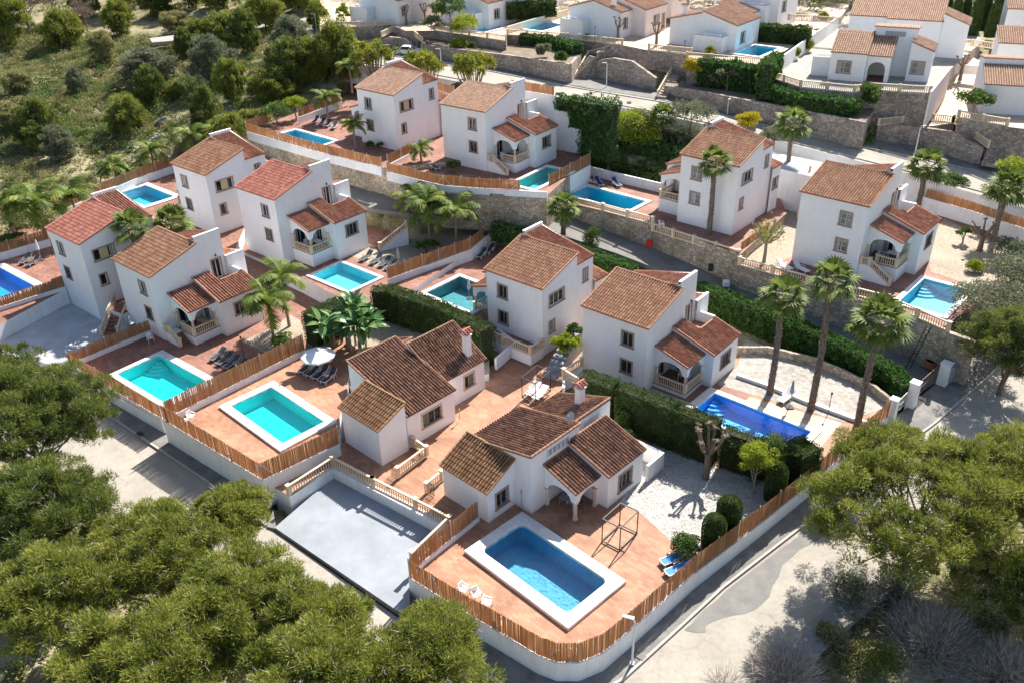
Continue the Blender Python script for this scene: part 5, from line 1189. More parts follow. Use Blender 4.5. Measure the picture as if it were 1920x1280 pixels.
bush(at(1840,1180,-1.6),'ragged green shrub behind the silvery shrub at the right',58,2.0,1.7,L_PINED,12,twig=300)
bush(at(1560,1200,-1.7),'small mixed shrub at the sunny road edge',59,1.2,1.0,L_SCRUB,8,twig=200)
twigbush(at(200,948,-1.2),'dry twiggy sapling standing on the pale street',60,.9,1.6,60,l=.6)
# fan palms ----
def fanpalm_mesh(seed,h,r=1.5,nf=26,lean=(0,0),tr=(.30,.21),mat_=L_PALM,skirt=True):
    rs=np.random.RandomState(seed); Q=[];ids=[]; k=0
    for i in range(nf):
        az=2*math.pi*(i*.618)+rs.uniform(-.2,.2); el=math.radians(84-125*(i/nf)**.9+rs.uniform(-10,10)); ps=.58*r*(.9+.2*rs.rand())
        dr=np.array([math.cos(az)*math.cos(el),math.sin(az)*math.cos(el),math.sin(el)]); hub=dr*ps; side=np.array([-math.sin(az),math.cos(az),0]); upv=np.cross(side,dr)*-1
        upv=np.cross(dr,side)*-1
        Q.append([dr*.05-side*.02,dr*.05+side*.02,hub+side*.02,hub-side*.02]); ids.append(k)
        nb=15; L=r*(.62+.12*rs.rand())
        for j in range(nb):
            a=math.radians(-105+210*(j+.5)/nb); bd=dr*math.cos(a)+side*math.sin(a); bd=bd/np.linalg.norm(bd)
            ws=np.cross(bd,np.cross(dr,side)); ws/=np.linalg.norm(ws)
            m=hub+bd*L*.55+np.array([0,0,-.03*L]); e=hub+bd*L*(1.0)+np.array([0,0,-.30*L*(.6+.6*rs.rand())]); w=.055*r
            Q.append([hub-ws*.01,m-ws*w,e,m+ws*w]); ids.append(k+j%3)
        k+=7
    V=np.array(Q)+np.array([0,0,h])
    cm=quads_mesh('crown',V,[mat_],uvid=np.array(ids))
    mb=MB(); n=10; mb.tube([(0.15*math.sin(i*.5)*(i/n),0,-.5+(h+.5)*i/n) for i in range(n+1)],[tr[0]*1.35]+[tr[0]+(tr[1]-tr[0])*i/n for i in range(1,n)]+[tr[1]*1.25],10)
    # old leaf bases
    for q in range(int(h*26)):
        z=rs.rand()*h*.98; a=rs.rand()*6.28; rr=tr[0]+(tr[1]-tr[0])*z/h; c=np.array([.15*math.sin(z/h*10*.5)*(z/h),0,z]); d=np.array([math.cos(a),math.sin(a),0]); s=np.array([-d[1],d[0],0])*.05
        mb.face([c+d*rr-s,c+d*rr+s,c+d*(rr+.1)+s*.4+[0,0,.12],c+d*(rr+.1)-s*.4+[0,0,.12]])
    tm=bpy.data.meshes.new('trunk'); tm.from_pydata(mb.v,[],mb.f); tm.materials.append(PTRUNK); return cm,tm
FP=[fanpalm_mesh(71,7.0,1.8,22),fanpalm_mesh(72,7.0,1.7,19),fanpalm_mesh(73,7.0,1.9,25)]
def fanpalm(base,top_py,label,k=0,s=1.0,group='fan palms with bare trunks'):
    """height from the plan place of the crown centre"""
    lo,hi=.5,16
    from mathutils import Vector as Vv
    def py(z):
        q=Vv((base.x,base.y,z))-Vv((0,0,CAM_H)); return 640-F_PX*q.dot(UP)/q.dot(FW)
    z0,z1=base.z+.5,base.z+16
    for _ in range(40):
        m_=(z0+z1)/2
        if py(m_)>top_py: z0=m_
        else: z1=m_
    h=z0-base.z; rs_=random.Random(k*7+int(base.x)); cm,tm=FP[k%3]
    root=empty('fan_palm',base,rs_.uniform(0,6.28),label=label,cat='palm tree',group=group)
    o=bpy.data.objects.new('crown',cm); o.scale=(s,s,s); o.location=(0,0,h-7*s); link(o,root)
    o=bpy.data.objects.new('trunk',tm); o.scale=(1,1,h/7.0); link(o,root); return root
fanpalm(at(1443,737,0),558,'left one of the three tall fan palms beside the deep blue pool',0)
fanpalm(at(1520,767,0),528,'middle and tallest of the three fan palms beside the deep blue pool',1,1.08)
fanpalm(at(1607,800,0),603,'right one of the three tall fan palms, nearest the long reed fence',2,1.1)
fanpalm(at(1328,447,4.5),305,'lone tall fan palm in front of the villa with navy loungers',1)
fanpalm(at(1236,302,5.8),219,'fan palm between the lime green tree and the olive shrubs',0,.95)
fanpalm(at(1470,356,5.0),232,'fan palm in front of the dark green hedge panel by the upper street',2,1.05)
fanpalm(at(1604,310,5.5),254,'fan palm rising behind the ridge of the rightmost villa',1,1.0)
fanpalm(at(1720,390,4.0),312,'fan palm beside the white upper balustrade of the rightmost villa',0,1.15)
fanpalm(at(1862,452,4.0),352,'fan palm at the right edge behind the pollarded tree',2,1.1)
fanpalm(at(1056,440,3.3),388,'short fan palm standing in the lane below the balustrade',0,.95)
fanpalm(A_('A0',8.2,5,1.4),428,'fan palm between the two villas at the left, taller one',1,1.15)
fanpalm(A_('A0',8.4,9.3,1.4),418,'small fan palm between the two left villas, farther one',2,1.05)
# feather palms ----
def feather_mesh(seed,h,r=2.0,nf=15,mat_=L_QPALM,tr=.13,droop=1.0):
    rs=np.random.RandomState(seed); Q=[];ids=[];k=0
    for i in range(nf):
        az=2*math.pi*(i*.618)+rs.uniform(-.25,.25); e0=math.radians(80-70*(i/nf)+rs.uniform(-10,10)); L=r*(.85+.3*rs.rand())
        pts=[np.zeros(3)]; el=e0; ns=9
        for j in range(ns):
            el-=math.radians((7+8*j/ns)*droop); pts.append(pts[-1]+np.array([math.cos(az)*math.cos(el),math.sin(az)*math.cos(el),math.sin(el)])*L/ns)
        side=np.array([-math.sin(az),math.cos(az),0])
        for j in range(ns):
            a,b=pts[j],pts[j+1]; Q.append([a-side*.02,a+side*.02,b+side*.015,b-side*.015]); ids.append(k)
            dr=unit(b-a); lf=.78*r*.42*math.sin(math.pi*(j+1.2)/(ns+1.6))
            for t in (0,.2,.4,.6,.8):
                p=a+(b-a)*t
                for s in (-1,1):
                    e=p+side*s*lf*.8+dr*lf*.5+np.array([0,0,-lf*(.15+.35*rs.rand())]); w=dr*.04*r/2
                    Q.append([p-w,p+w,e+w*.3,e-w*.3]); ids.append(k+int(rs.rand()*3))
        k+=5
    cm=quads_mesh('crown',np.array(Q)+np.array([0,0,h]),[mat_],uvid=np.array(ids))
    mb=MB(); mb.tube([(0,0,-.4),(0.05,0,h*.3),(0,.05,h*.7),(0,0,h)],[tr*1.5,tr*1.1,tr,tr*.8],9); mb.m=0
    tm=bpy.data.meshes.new('trunk'); tm.from_pydata(mb.v,[],mb.f); tm.materials.append(BARK2); return cm,tm
QP=[feather_mesh(81,3.5,2.7,15),feather_mesh(82,3.5,2.7,12),feather_mesh(83,3.5,2.7,17)]
def feather(base,h,s,label,k=0,dark=False):
    cm,tm=QP[k%3]; rz=random.Random(k+int(base.x*3)).uniform(0,6.28)
    root=empty('feather_palm',base,rz,label=label,cat='palm tree',group='feather palms')
    o=bpy.data.objects.new('crown',cm); o.scale=(s,s,s); o.location=(0,0,h-3.5*s); link(o,root)
    o=bpy.data.objects.new('trunk',tm); o.scale=(1,1,h/3.5); link(o,root); return root
feather(at(515,642,.1),4.4,1.15,'drooping yellow green feather palm in the tan bed beside the stepped cyan pool',0)
feather(at(543,612,.1),5.4,1.1,'taller feather palm just behind the drooping one by the tan gravel bed',1)
feather(at(807,455,2.0),4.6,1.25,'leaning feather palm at the left of the garden under the stone wall',2)
feather(at(857,462,2.0),4.2,1.2,'feather palm at the right of the garden under the stone wall',0)
feather(at(775,425,2.5),3.8,1.1,'feather palm nearest the stone wall with the long drooping fronds',1)
feather(at(667,281,8.0),3.2,.75,'dark slender feather palm on the leftmost upper terrace',2)
feather(at(790,313,7.4),2.2,.72,'small yellow feather palm on the upper terrace by the white parapet',0)
feather(at(417,432,2.6),3.0,.95,'feather palm between the hillside villa and the red tiled villa',1)
feather(at(452,425,2.6),3.6,.6,'thin feather palm close to the red tiled villa wall',2)
feather(at(85,440,2.0),4.0,1.5,'large feather palm at the left in front of the wild hillside',0)
feather(at(150,425,2.2),3.8,1.4,'bushy feather palm behind the salmon roof',1)
feather(at(25,430,2.0),3.4,1.3,'feather palm at the left picture edge',2)
feather(at(222,350,3.4),2.6,.95,'yellowish feather palm at the reed fence below the hillside, left one',2)
feather(at(290,318,4.0),2.6,1.0,'yellowish feather palm at the reed fence below the hillside, right one',0)
feather(at(365,290,5.0),2.8,1.2,'feather palm behind the ridge of the hillside villa',1)
feather(at(410,280,5.4),2.6,1.1,'pale feather palm just right of the hillside villa ridge',2)
feather(at(615,225,8.2),3.0,.9,'feather palm near the sloping white wall of the loungers',0)
feather(at(660,170,10),3.6,1.0,'feather palm behind the leftmost upper villa roof',1)
# banana clump ----
def banana(loc,label):
    rs=np.random.RandomState(5); Q=[];ids=[];k=0
    for st in range(13):
        b=np.array([rs.uniform(-1.5,1.5),rs.uniform(-1.3,1.3),0]); hh=rs.uniform(1.3,3.4)
        for i in range(9):
            az=rs.rand()*6.28; el=math.radians(rs.uniform(25,80)); d=np.array([math.cos(az)*math.cos(el),math.sin(az)*math.cos(el),math.sin(el)]); s=np.array([-math.sin(az),math.cos(az),0]); L=rs.uniform(1.1,1.7)
            p0=b+np.array([0,0,hh]); p=[p0+d*L*.25]
            for j in range(4): d=unit(d+np.array([0,0,-.28])); p.append(p[-1]+d*L*.25)
            Q.append([b+np.array([0,0,hh*.3])-s*.03,b+np.array([0,0,hh*.3])+s*.03,p[0]+s*.03,p[0]-s*.03]); ids.append(k)
            ww=[.06,.26,.30,.22,.02]; lift=np.array([0,0,.07])
            for j in range(4):
                for sg in (-1,1): Q.append([p[j],p[j+1],p[j+1]+s*sg*ww[j+1]+lift,p[j]+s*sg*ww[j]+lift]); ids.append(k+sg+1)
            k+=4
    me=quads_mesh('crown',np.array(Q),[L_BANANA],uvid=np.array(ids)); root=empty('banana_plant',loc,0,label=label,cat='plant'); link(bpy.data.objects.new('crown',me),root); root.scale=(1.3,1.3,1.25)
    mb=MB()
    for st in range(8): x,y=rs.uniform(-1.2,1.2),rs.uniform(-1.1,1.1); mb.tube([(x,y,-.3),(x,y,1.5)],[.12,.07],6)
    mb.build('trunk',BARK2,root)
banana(at(655,662,.6),'large glossy banana like clump behind the low bungalow roof')
# clipped hedges ----
def hedge(pts,w,h,label,mt=L_HEDGE,dens=260,ll=.13,lw=.07,name='hedge',cat='hedge',ragged=.10,zfoot=None,group=None,taper=.0):
    """box of leaves along pts (top line centre), h below it"""
    pts=[Vector(p) for p in pts]; c=pts[0].copy(); pts=[p-c for p in pts]; rs=np.random.RandomState(int(abs(c.x*13+c.y*7))%99999); out=[]; core=MB()
    for a,b in zip(pts[:-1],pts[1:]):
        d=b-a; dh=Vector((d.x,d.y,0)); L=dh.length; t=dh.normalized(); n=Vector((t.y,-t.x,0)); t3=np.array(t);n3=np.array(n);a3=np.array(a)
        A=L*w+2*L*h+2*w*h*.5; N=int(A*dens)
        f=rs.rand(N); s=rs.rand(N)*(L+.3)-.15
        top=f<(L*w)/A; sidep=~top
        o=np.where(top,(rs.rand(N)-.5)*w,np.where(rs.rand(N)<.5,-1,1)*w/2); zz=np.where(top,0,-rs.rand(N)*h)
        ends=(rs.rand(N)<.08); s=np.where(ends&sidep,np.where(rs.rand(N)<.5,-.05,L+.05),s); o=np.where(ends&sidep,(rs.rand(N)-.5)*w,o)
        wob=ragged*(vnoise(s+a.x*3,zz*1.0+5+o*2,.5,7)-.35)*2
        nrm=np.where(top[:,None],np.array([0,0,1.]),np.sign(o)[:,None]*n3)
        base=a3+t3*s[:,None]+n3*o[:,None]+np.stack([np.zeros(N),np.zeros(N),zz+d.z*np.clip(s/L,0,1)],1)+nrm*(wob+rs.normal(size=N)*.03)[:,None]
        ax_=unit(nrm*.5+rs.normal(size=(N,3))*.5+np.array([0,0,.5])); sd=unit(np.cross(ax_,rs.normal(size=(N,3)))); Ls=(ll*(.7+.6*rs.rand(N)))[:,None];Ws=(lw*(.7+.6*rs.rand(N)))[:,None]
        out.append(np.stack([base-ax_*Ls*.4,base+sd*Ws*.5,base+ax_*Ls*.6,base-sd*Ws*.5],1))
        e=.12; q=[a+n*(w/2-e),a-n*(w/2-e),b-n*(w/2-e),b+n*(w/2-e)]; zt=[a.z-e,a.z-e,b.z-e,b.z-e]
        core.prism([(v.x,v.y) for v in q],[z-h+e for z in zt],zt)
    V_=np.concatenate(out); nb=len(core.f)
    cv=[]; 
    for f_ in core.f:
        cv.append([core.v[i] for i in f_])
    V_=np.concatenate([V_,np.array(cv)]); mi=np.concatenate([np.zeros(len(V_)-nb),np.ones(nb)])
    me=quads_mesh(name,V_,[mt,L_CORE],mi=mi); o=bpy.data.objects.new(name,me); o.location=c; link(o); return tag(o,label,cat,group)
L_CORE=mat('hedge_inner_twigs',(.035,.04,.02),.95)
# the long cypress hedge between the bungalow garden and the deep blue pool
def up3(z,*a): return [at(x,y,0)+Vector((0,0,z)) for x,y in a]
hedge([p+Vector((0,0,4.0)) for p in px(0,(1092,775),(1150,795))],1.6,4.1,'dark clipped hedge block at the foot of the tan roofed villa',ragged=.18)
hedge([p+Vector((0,0,3.8)) for p in px(0,(1162,795),(1260,835),(1340,865))],1.35,3.9,'long clipped cypress hedge between the white gravel and the deep blue pool',ragged=.2)
hedge([p+Vector((0,0,3.3)) for p in px(0,(1352,868),(1420,892),(1490,903))],1.1,3.4,'brownish ragged end of the cypress hedge behind the pollarded tree',ragged=.45,mt=L_HEDGE)
hedge([p+Vector((0,0,3.1)) for p in px(0,(1478,905),(1512,890))],2.0,3.2,'square clipped bush with a brown top at the reed fence',ragged=.1)
bush(at(1168,845,0),'bright green rounded shrub below the long cypress hedge',101,1.25,1.9,L_GRN,16,300,.11,.08)
bush(at(1165,815,0),'upper bright green shrub tucked against the hedge corner',105,1.0,2.3,L_GRN,12,260,.11,.08)
def column(loc,label,h,r,mt=L_HEDGE,seed=1,name='cypress_bush',rnd=.35):
    rs=np.random.RandomState(seed); N=int(2*math.pi*r*h*330); z=rs.rand(N)*h; a=rs.rand(N)*6.283; prof=np.where(z<h*(1-rnd),.88+.12*np.sin(z/h*3),np.sqrt(np.maximum(0,1-((z-h*(1-rnd))/(h*rnd))**2))); rr=r*prof*(1+.1*(vnoise(a*2,z*2,.7,3)-.5))
    d=np.stack([np.cos(a),np.sin(a),np.zeros(N)],1); base=d*rr[:,None]+np.stack([np.zeros(N)]*2+[z],1); ax_=unit(d*.4+rs.normal(size=(N,3))*.35+np.array([0,0,.9])); sd=unit(np.cross(ax_,rs.normal(size=(N,3))))
    Q=np.stack([base-ax_*.05,base+sd*.035,base+ax_*.09,base-sd*.035],1)
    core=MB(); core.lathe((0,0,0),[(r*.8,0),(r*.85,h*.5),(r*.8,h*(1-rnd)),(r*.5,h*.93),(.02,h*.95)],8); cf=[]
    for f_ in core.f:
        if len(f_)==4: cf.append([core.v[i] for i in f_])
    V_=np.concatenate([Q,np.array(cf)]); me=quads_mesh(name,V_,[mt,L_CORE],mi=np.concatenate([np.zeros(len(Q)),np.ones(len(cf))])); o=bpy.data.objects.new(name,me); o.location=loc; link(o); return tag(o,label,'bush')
column(at(1450,935,0),'narrow clipped cypress standing alone between the two square bushes and topiary pair',3.3,.75,seed=3)
column(at(1362,1000,0),'taller one of the clipped topiary pair at the reed fence',3.2,.85,seed=4,rnd=.25)
column(at(1335,1025,0),'shorter one of the clipped topiary pair, nearer the blue loungers',2.8,.8,seed=5,rnd=.3)
bush(at(1285,1040,0),'rounded flowering shrub at the gravel edge behind the blue loungers',102,1.25,1.45,L_GRN,18,240,.13,.09)
# hedge behind the rear bungalow
hedge([at(577,590,4.0),at(640,562,4.0)],1.8,4.0,'dark hedge block beside the banana like clump, at the divider fence end')
hedge([at(700,540,4.0),at(730,540,4.1),at(830,573,4.1),at(912,614,4.1)],1.5,4.1,'long dark hedge with a lit top edge behind the rear bungalow',ragged=.2)
# creeper hedge along the lane
CH=[at(925,418,4.6),at(1000,437,4.1),at(1080,462,3.7),at(1190,500,3.1),at(1310,533,2.9),at(1463,590,2.5),at(1557,632,2.2),at(1677,693,1.75),at(1706,720,1.6)]
hedge(CH[:4],1.3,2.0,'creeper covered wall along the lane behind the two central villas',mt=L_CREEP,dens=150,ll=.2,lw=.16,ragged=.2)
hedge(CH[4:],1.6,2.7,'long creeper hedge curving above the palms towards the sliding gate',mt=L_CREEP,dens=170,ll=.2,lw=.16,ragged=.22)
bush(at(1112,480,1.5),'dark rounded cypress bush beside the roof ridge of the balcony villa',103,1.3,3.6,L_HEDGE,14,260,.13,.08)
bush(at(920,425,3.0),'large dark shrub at the right end of the palm garden',104,1.6,2.6,L_CREEP,16,180,.2,.15)
# pollards
def pollard(loc,label,h,seed,mt=BARK2,knob=.17,sp=1.1,n=7,name='pollarded_tree',leaf=None,tr=.24):
    rs=np.random.RandomState(seed); mb=MB(); root=empty(name,loc,0,label=label,cat='tree')
    mb.tube([(0,0,-.3),(.03,0,h*.3),(0,.04,h*.55)],[tr*1.3,tr,tr*.95],9)
    for i in range(n):
        a=2*math.pi*i/n+rs.uniform(-.3,.3); e=Vector((math.cos(a)*sp*rs.uniform(.6,1.1),math.sin(a)*sp*rs.uniform(.6,1.1),h*rs.uniform(.85,1.05))); s=Vector((0,.04,h*.5)); m=s.lerp(e,.5)+Vector((e.x*.12,e.y*.12,-.1))
        mb.tube([s,m,e],[tr*.6,tr*.42,tr*.3],7)
        for k in range(5):
            d=Vector(unit(rs.normal(size=3))); d.z=abs(d.z)*.6+.1; mb.tube([e,e+d*knob*1.5],[tr*.42,tr*.3],6)
    mb.build('trunk',mt,root)
    if leaf:
        T=twigs(seed,sp*1.2,h*.55,leaf,.5,.012); T[...,2]+=h*.6; c=T.mean(1); L=leaves(np.random.RandomState(seed),c[::2],np.full(len(c[::2]),.15),3,.16,.13); me=quads_mesh('crown',np.concatenate([T,L]),[BARK2,L_LIME],mi=np.concatenate([np.zeros(len(T)),np.ones(len(L))])); link(bpy.data.objects.new('crown',me),root)
    return root
pollard(at(1323,896,0),'bare pollarded tree with knobbly branches casting a hand shaped shadow on the white gravel',4.3,1,TRUNK,sp=1.2,n=9,knob=.2)
pollard(at(1836,470,4),'dark pollarded tree in the sandy gravel garden',3.2,2,TRUNK,sp=1.3,n=5)
pollard(at(1432,492,4),'budding pollarded tree with yellow green leaves behind the balustrade',4.0,3,BARK2,sp=1.6,n=9,leaf=420,tr=.16)
bush(at(1826,508,4),'round yellow green clipped bush on the sandy gravel',106,1.0,1.0,L_LIME,14,260,.12,.09)
# feathery conifer beside the hedge
tree(tree_mesh(91,4.3,1.25,1.25,1.9,(L_LIME,BARK2),npuff=40,pr=(.3,.55),nl=110,ll=.22,lw=.06,tr=.08,lim=6,fill=.3,up=.1),at(1412,925,0),'feathery yellow green tree standing before the brownish hedge end')
tree(tree_mesh(92,4.0,.9,.9,1.6,(L_GRN,BARK2),npuff=30,pr=(.3,.5),nl=110,ll=.22,lw=.06,tr=.08,lim=6,fill=.3,up=.1),at(1438,905,0),'darker feathery young tree just behind the yellow green one')
# shrubs and trees between the upper terraces and street
def T_(x,y,z,label,seed,h,r,mt,npf=34,ll=.2,lw=.13,nl=120,rz=None,pr=None,name='tree',tr=.12): tree(tree_mesh(seed,h,r,r,rz or h*.38,(mt,TRUNK),npuff=npf,pr=pr or (r*.28,r*.42),nl=nl,ll=ll,lw=lw,tr=tr,lim=6,fill=.35),at(x,y,z),label,name=name,cat='tree')
T_(1188,306,5.4,'bright lime green round tree behind the divider wall',93,6.6,3.0,L_LIME,70,rz=2.7)
T_(1292,262,8.6,'grey green olive tree beside the tall fan palm behind the lime tree',94,4.4,2.7,L_OLIVE,44)
T_(1200,262,8.4,'olive shrub on the bank above the lime green tree',98,3.2,2.4,L_OLIVE,34)
T_(1400,258,9.0,'yellow flowering mimosa on the bank above the navy lounger villa',95,2.8,1.6,L_YEL,30)
T_(1345,262,9.0,'grey green shrub left of the yellow mimosa',96,2.0,1.6,L_OLIVE,24)
T_(1450,275,8.6,'pale olive shrub right of the yellow mimosa',97,2.0,1.7,L_OLIVE,24)
T_(1140,272,7.6,'slender yellowish shrub beside the creeper slope',99,3.0,.9,L_YUC,16)
hedge([at(1112,292,6.6),at(1165,302,6.5),at(1215,315,6.4),at(1248,322,6.4)],2.0,1.2,'row of rounded dark shrubs behind the white wall of the navy loungers',mt=L_GRN,dens=150,ll=.18,lw=.13,ragged=.5)
_b2=px(7.4,(1046,284),(1072,289),(1094,293),(1150,303)); _b2=[Vector((p.x,p.y,14.3)) for p in _b2]
hedge(_b2[:2],1.0,1.6,'thin upper tip of the creeper on the blank white wall',mt=L_CREEP,dens=150,ll=.2,lw=.16,ragged=.5)
hedge(_b2[1:3],1.3,3.4,'middle part of the creeper on the blank white wall',mt=L_CREEP,dens=150,ll=.2,lw=.16,ragged=.5)
hedge(_b2[2:],1.6,6.6,'dark creeper curtain beside the blank white wall',mt=L_CREEP,dens=150,ll=.2,lw=.16,ragged=.9)
hedge([at(1160,222,10.4),at(1230,236,10.0),at(1310,254,9.4)],2.0,3.2,'loose grey green shrub row on the bank below the upper street',mt=L_OLIVE,dens=120,ll=.22,lw=.1,ragged=.7)
hedge([at(1165,262,8.6),at(1240,276,8.3),at(1292,288,8.0)],2.2,3.0,'dark green shrub row halfway down the bank behind the lime green tree',mt=L_CREEP,dens=140,ll=.2,lw=.15,ragged=.6)
hedge([at(1085,232,9.6),at(1125,252,9.0),at(1160,268,8.4)],2.6,3.6,'dark creeper mass at the foot of the blank white wall',mt=L_CREEP,dens=140,ll=.2,lw=.16,ragged=.5)
hedge([at(1438,296,7.6),at(1524,318,7.4)],1.2,2.6,'flat dark green hedge panel behind two fan palms',mt=L_CREEP,dens=170,ll=.16,lw=.12,ragged=.15)
hedge([at(1255,262,7.8),at(1300,274,7.8)],1.6,2.0,'dark green shrub row behind the tall palm of the navy lounger villa',mt=L_CREEP,dens=150,ragged=.4)
T_(1905,360,6.8,'yellow green broad tree at the right edge by the upper street',110,3.2,2.4,L_LIME,36)
T_(1775,368,5.2,'dark bushy shrub behind the fan palm at the white balustrade',111,2.4,1.7,L_GRN,26)
T_(1870,400,5.2,'dark tree behind the right edge fan palm',112,3.4,1.9,L_PINED,30)
T_(1850,612,2.4,'grey green olive like bush overhanging the end of the blue pool',113,3.6,3.0,L_OLIVE,60)
T_(1905,560,3.0,'tangled grey olive bush at the right edge above the pool corner',114,3.6,2.8,L_OLIVE,50)
T_(1790,660,.6,'dark olive shrub hanging over the end of the high stone wall',115,3.0,2.2,L_OLIVE,40)
T_(1895,500,3.6,'grey leaved bush beside the sandy gravel at the right edge',116,2.6,1.8,L_OLIVE,30)
T_(1805,455,4.0,'thin dark shrub at the white wall behind the pollarded tree',117,1.6,.7,L_GRN,10)
T_(1500,345,5.0,'low bush between the narrow stair and the navy lounger villa',118,1.2,1.0,L_GRN,12)
T_(1060,672,.8,'light green leafy shrub at the foot of the stepped path',119,2.2,1.1,L_LIME,22)
T_(1075,640,1.4,'small loose shrub halfway up the stepped path',120,1.6,.8,L_GRN,12)
T_(800,478,2.0,'low shrub in the tan gravel garden beside the orange reed fence',121,1.5,1.2,L_GRN,16)
T_(530,650,.1,'low leafy plants at the feet of the drooping feather palm',122,.9,1.2,L_GRN,14)
T_(520,232,8.1,'rounded green bush at the far corner of the leftmost upper terrace',123,2.6,1.9,L_GRN,30)
T_(555,222,8.2,'bright green bush beside the rounded bush on the leftmost terrace',124,2.8,1.5,L_LIME,24)
T_(30,470,1.5,'dark shrub at the white wall behind the blue pool',125,1.8,1.5,L_GRN,18)
T_(243,345,3.4,'dark shrub in front of the hillside reed fence',126,2.0,1.3,L_GRN,18)
T_(700,278,8,'low plants on the leftmost upper terrace below the villa',127,.7,.9,L_GRN,8)
T_(850,322,7.4,'low dark shrub below the wall of the arched porch villa',128,1.0,.9,L_GRN,10)
T_(478,430,2.4,'dark planting strip beside the red tiled villa',129,1.0,1.3,L_GRN,12)
T_(1005,300,7.4,'tiny shrub by the narrow pool wall',130,.6,.4,L_GRN,6)
# yuccas
def yucca(x,y,z,label,seed,n=9,h=3.4,r=1.9):
    rs=np.random.RandomState(seed); Q=[];mb=MB();ids=[];base=at(x,y,z); root=empty('yucca',base,0,label=label,cat='yucca',group='yuccas along the upper street')
    for i in range(n*3):
        a=rs.rand()*6.28; rr=r*rs.rand()**.5; c=np.array([math.cos(a)*rr,math.sin(a)*rr*.7,h*(.55+.45*rs.rand())])
        if i%2==0: mb.tube([(c[0]*.25,c[1]*.25,-.3),(c[0]*.8,c[1]*.8,c[2]*.5),tuple(c)],[.12,.08,.06],5)
        for k in range(60):
            d=unit(rs.normal(size=3)+np.array([0,0,.5])); s=unit(np.cross(d,rs.normal(size=3))); L=.85*rs.uniform(.7,1.2); Q.append([c,c+d*L*.5+s*.06,c+d*L+np.array([0,0,-.1]),c+d*L*.5-s*.06]); ids.append(i*3+k%3)
    me=quads_mesh('crown',np.array(Q),[L_YUC],uvid=np.array(ids)); link(bpy.data.objects.new('crown',me),root); mb.build('trunk',BARK2,root)
yucca(705,147,11.8,'yucca clump behind the ridge of the leftmost upper villa',1,17,4.8,3.6)
yucca(800,165,11.4,'yucca clump between the two upper villas',2,13,4.8,2.8)
yucca(890,168,11.2,'yucca clump behind the arched porch villa roof',3,15,4.6,3.2)
bush(at(860,172,11.2),'rounded green shrub under the yuccas',131,1.3,1.0,L_OLIVE)
# wild hillside ----
rsH=np.random.RandomState(77)
pm=[tree_mesh(200+i,4.3,2.3,2.2,2.2,(m_,TRUNK),npuff=105,pr=(.22,.75),nl=150,ll=.34,lw=.075,tr=.14,lim=8,fill=.25,up=.45,out=.85,fb=.9,low=-.7,tw=6) for i,m_ in enumerate((L_PINE,L_PINE,L_OLIVE,L_PINED,L_SCRUB))]
bm=tree_mesh(220,4.8,2.0,2.0,2.1,(L_BROWN,TRUNK),npuff=30,pr=(.5,.8),nl=60,ll=.4,lw=.05,tr=.12,lim=14,fill=.3,up=.3)
HT=[(122,95,1.3,0,'dark round pine on the hill at the far left, below the brown leafless tree'),(10,90,1.4,1,'pine at the left picture edge on the upper hill'),(230,70,1.25,1,'bright pine near the street lamp on the hill'),(330,60,.9,4,'pale bush below the far road bend on the hill'),
(375,100,.9,0,'small pine in the middle of the upper hill'),(350,115,.8,3,'dark small pine on the hill crest'),(430,85,1.25,0,'dark pine left of the curving road'),(500,60,1.4,1,'tall light pine beside the curving road'),(465,105,1.1,3,'dark pine under the tall light pine'),
(550,110,1.1,2,'grey green tree at the inside of the road bend'),(590,150,1.6,0,'large dark pine left of the yuccas'),(545,165,1.4,3,'dark pine on the slope above the upper terrace fence'),(630,140,1.2,0,'dark pine touching the yucca clump'),(655,150,1.1,3,'pine directly left of the leftmost upper villa'),
(280,155,1.35,2,'broad grey green pine in the middle of the hill'),(405,165,1.35,2,'grey green pine above the rocky ledge'),(440,200,1.1,1,'light pine above the leftmost upper terrace corner'),(515,190,1.1,0,'dark green tree beside the corner of the upper terrace'),
(245,250,1.3,0,'dark pine on the lower hill in front of the rocks'),(290,205,1.0,3,'dark pine beside the pale rocky ledge'),(85,275,1.1,3,'dark bush tree on the lower hill at the left'),(120,300,1.2,2,'grey bush tree above the left feather palms'),(40,180,.8,4,'pale bush tree at the left slope'),
(200,120,.8,4,'pale shrub tree below the bright pine'),(150,180,.8,2,'grey shrub tree on the left middle slope'),(475,250,.9,1,'light shrub tree outside the corner of the parapet'),(440,285,1.0,1,'light pine shrub above the far roof'),(395,250,1.0,3,'dark shrub tree above the hillside villa'),
(20,250,1.0,4,'pale bush tree at the far left lower slope'),(330,190,.7,1,'small light pine between rocks'),(600,60,.8,0,'small pine beside the upper road'),(10,20,1.5,0,'dark pine in the upper left corner'),(160,30,1.3,3,'dark pine at the top edge left'),(300,30,1.2,3,'dark pine at the top edge behind the far road'),(420,20,1.5,0,'dark pine at the top edge above the far road'),(500,15,1.4,3,'second dark pine at the top edge above the far road'),(560,18,1.3,0,'dark pine at the top edge beside the grey stand'),(240,15,1.4,0,'dark pine behind the bright pine at the top edge'),(355,20,1.3,1,'lighter pine at the top edge behind the far road')]
HTR=[]
for i,(x,y,s,k,lb) in enumerate(HT):
    p=gp(x,y); d_=(p-Vector((0,0,CAM_H))).length
    HTR.append(tree(pm[k],p,lb,name='pine_tree' if k in (0,1,3) else 'tree',s=s*(1.0+.22*math.sin(i*2.3))*(d_/115)**.35,sz=s*(1.12+.3*math.sin(i*1.7))*(d_/115)**.35,rz=rsH.uniform(0,6.28),group='trees on the wild hillside'))
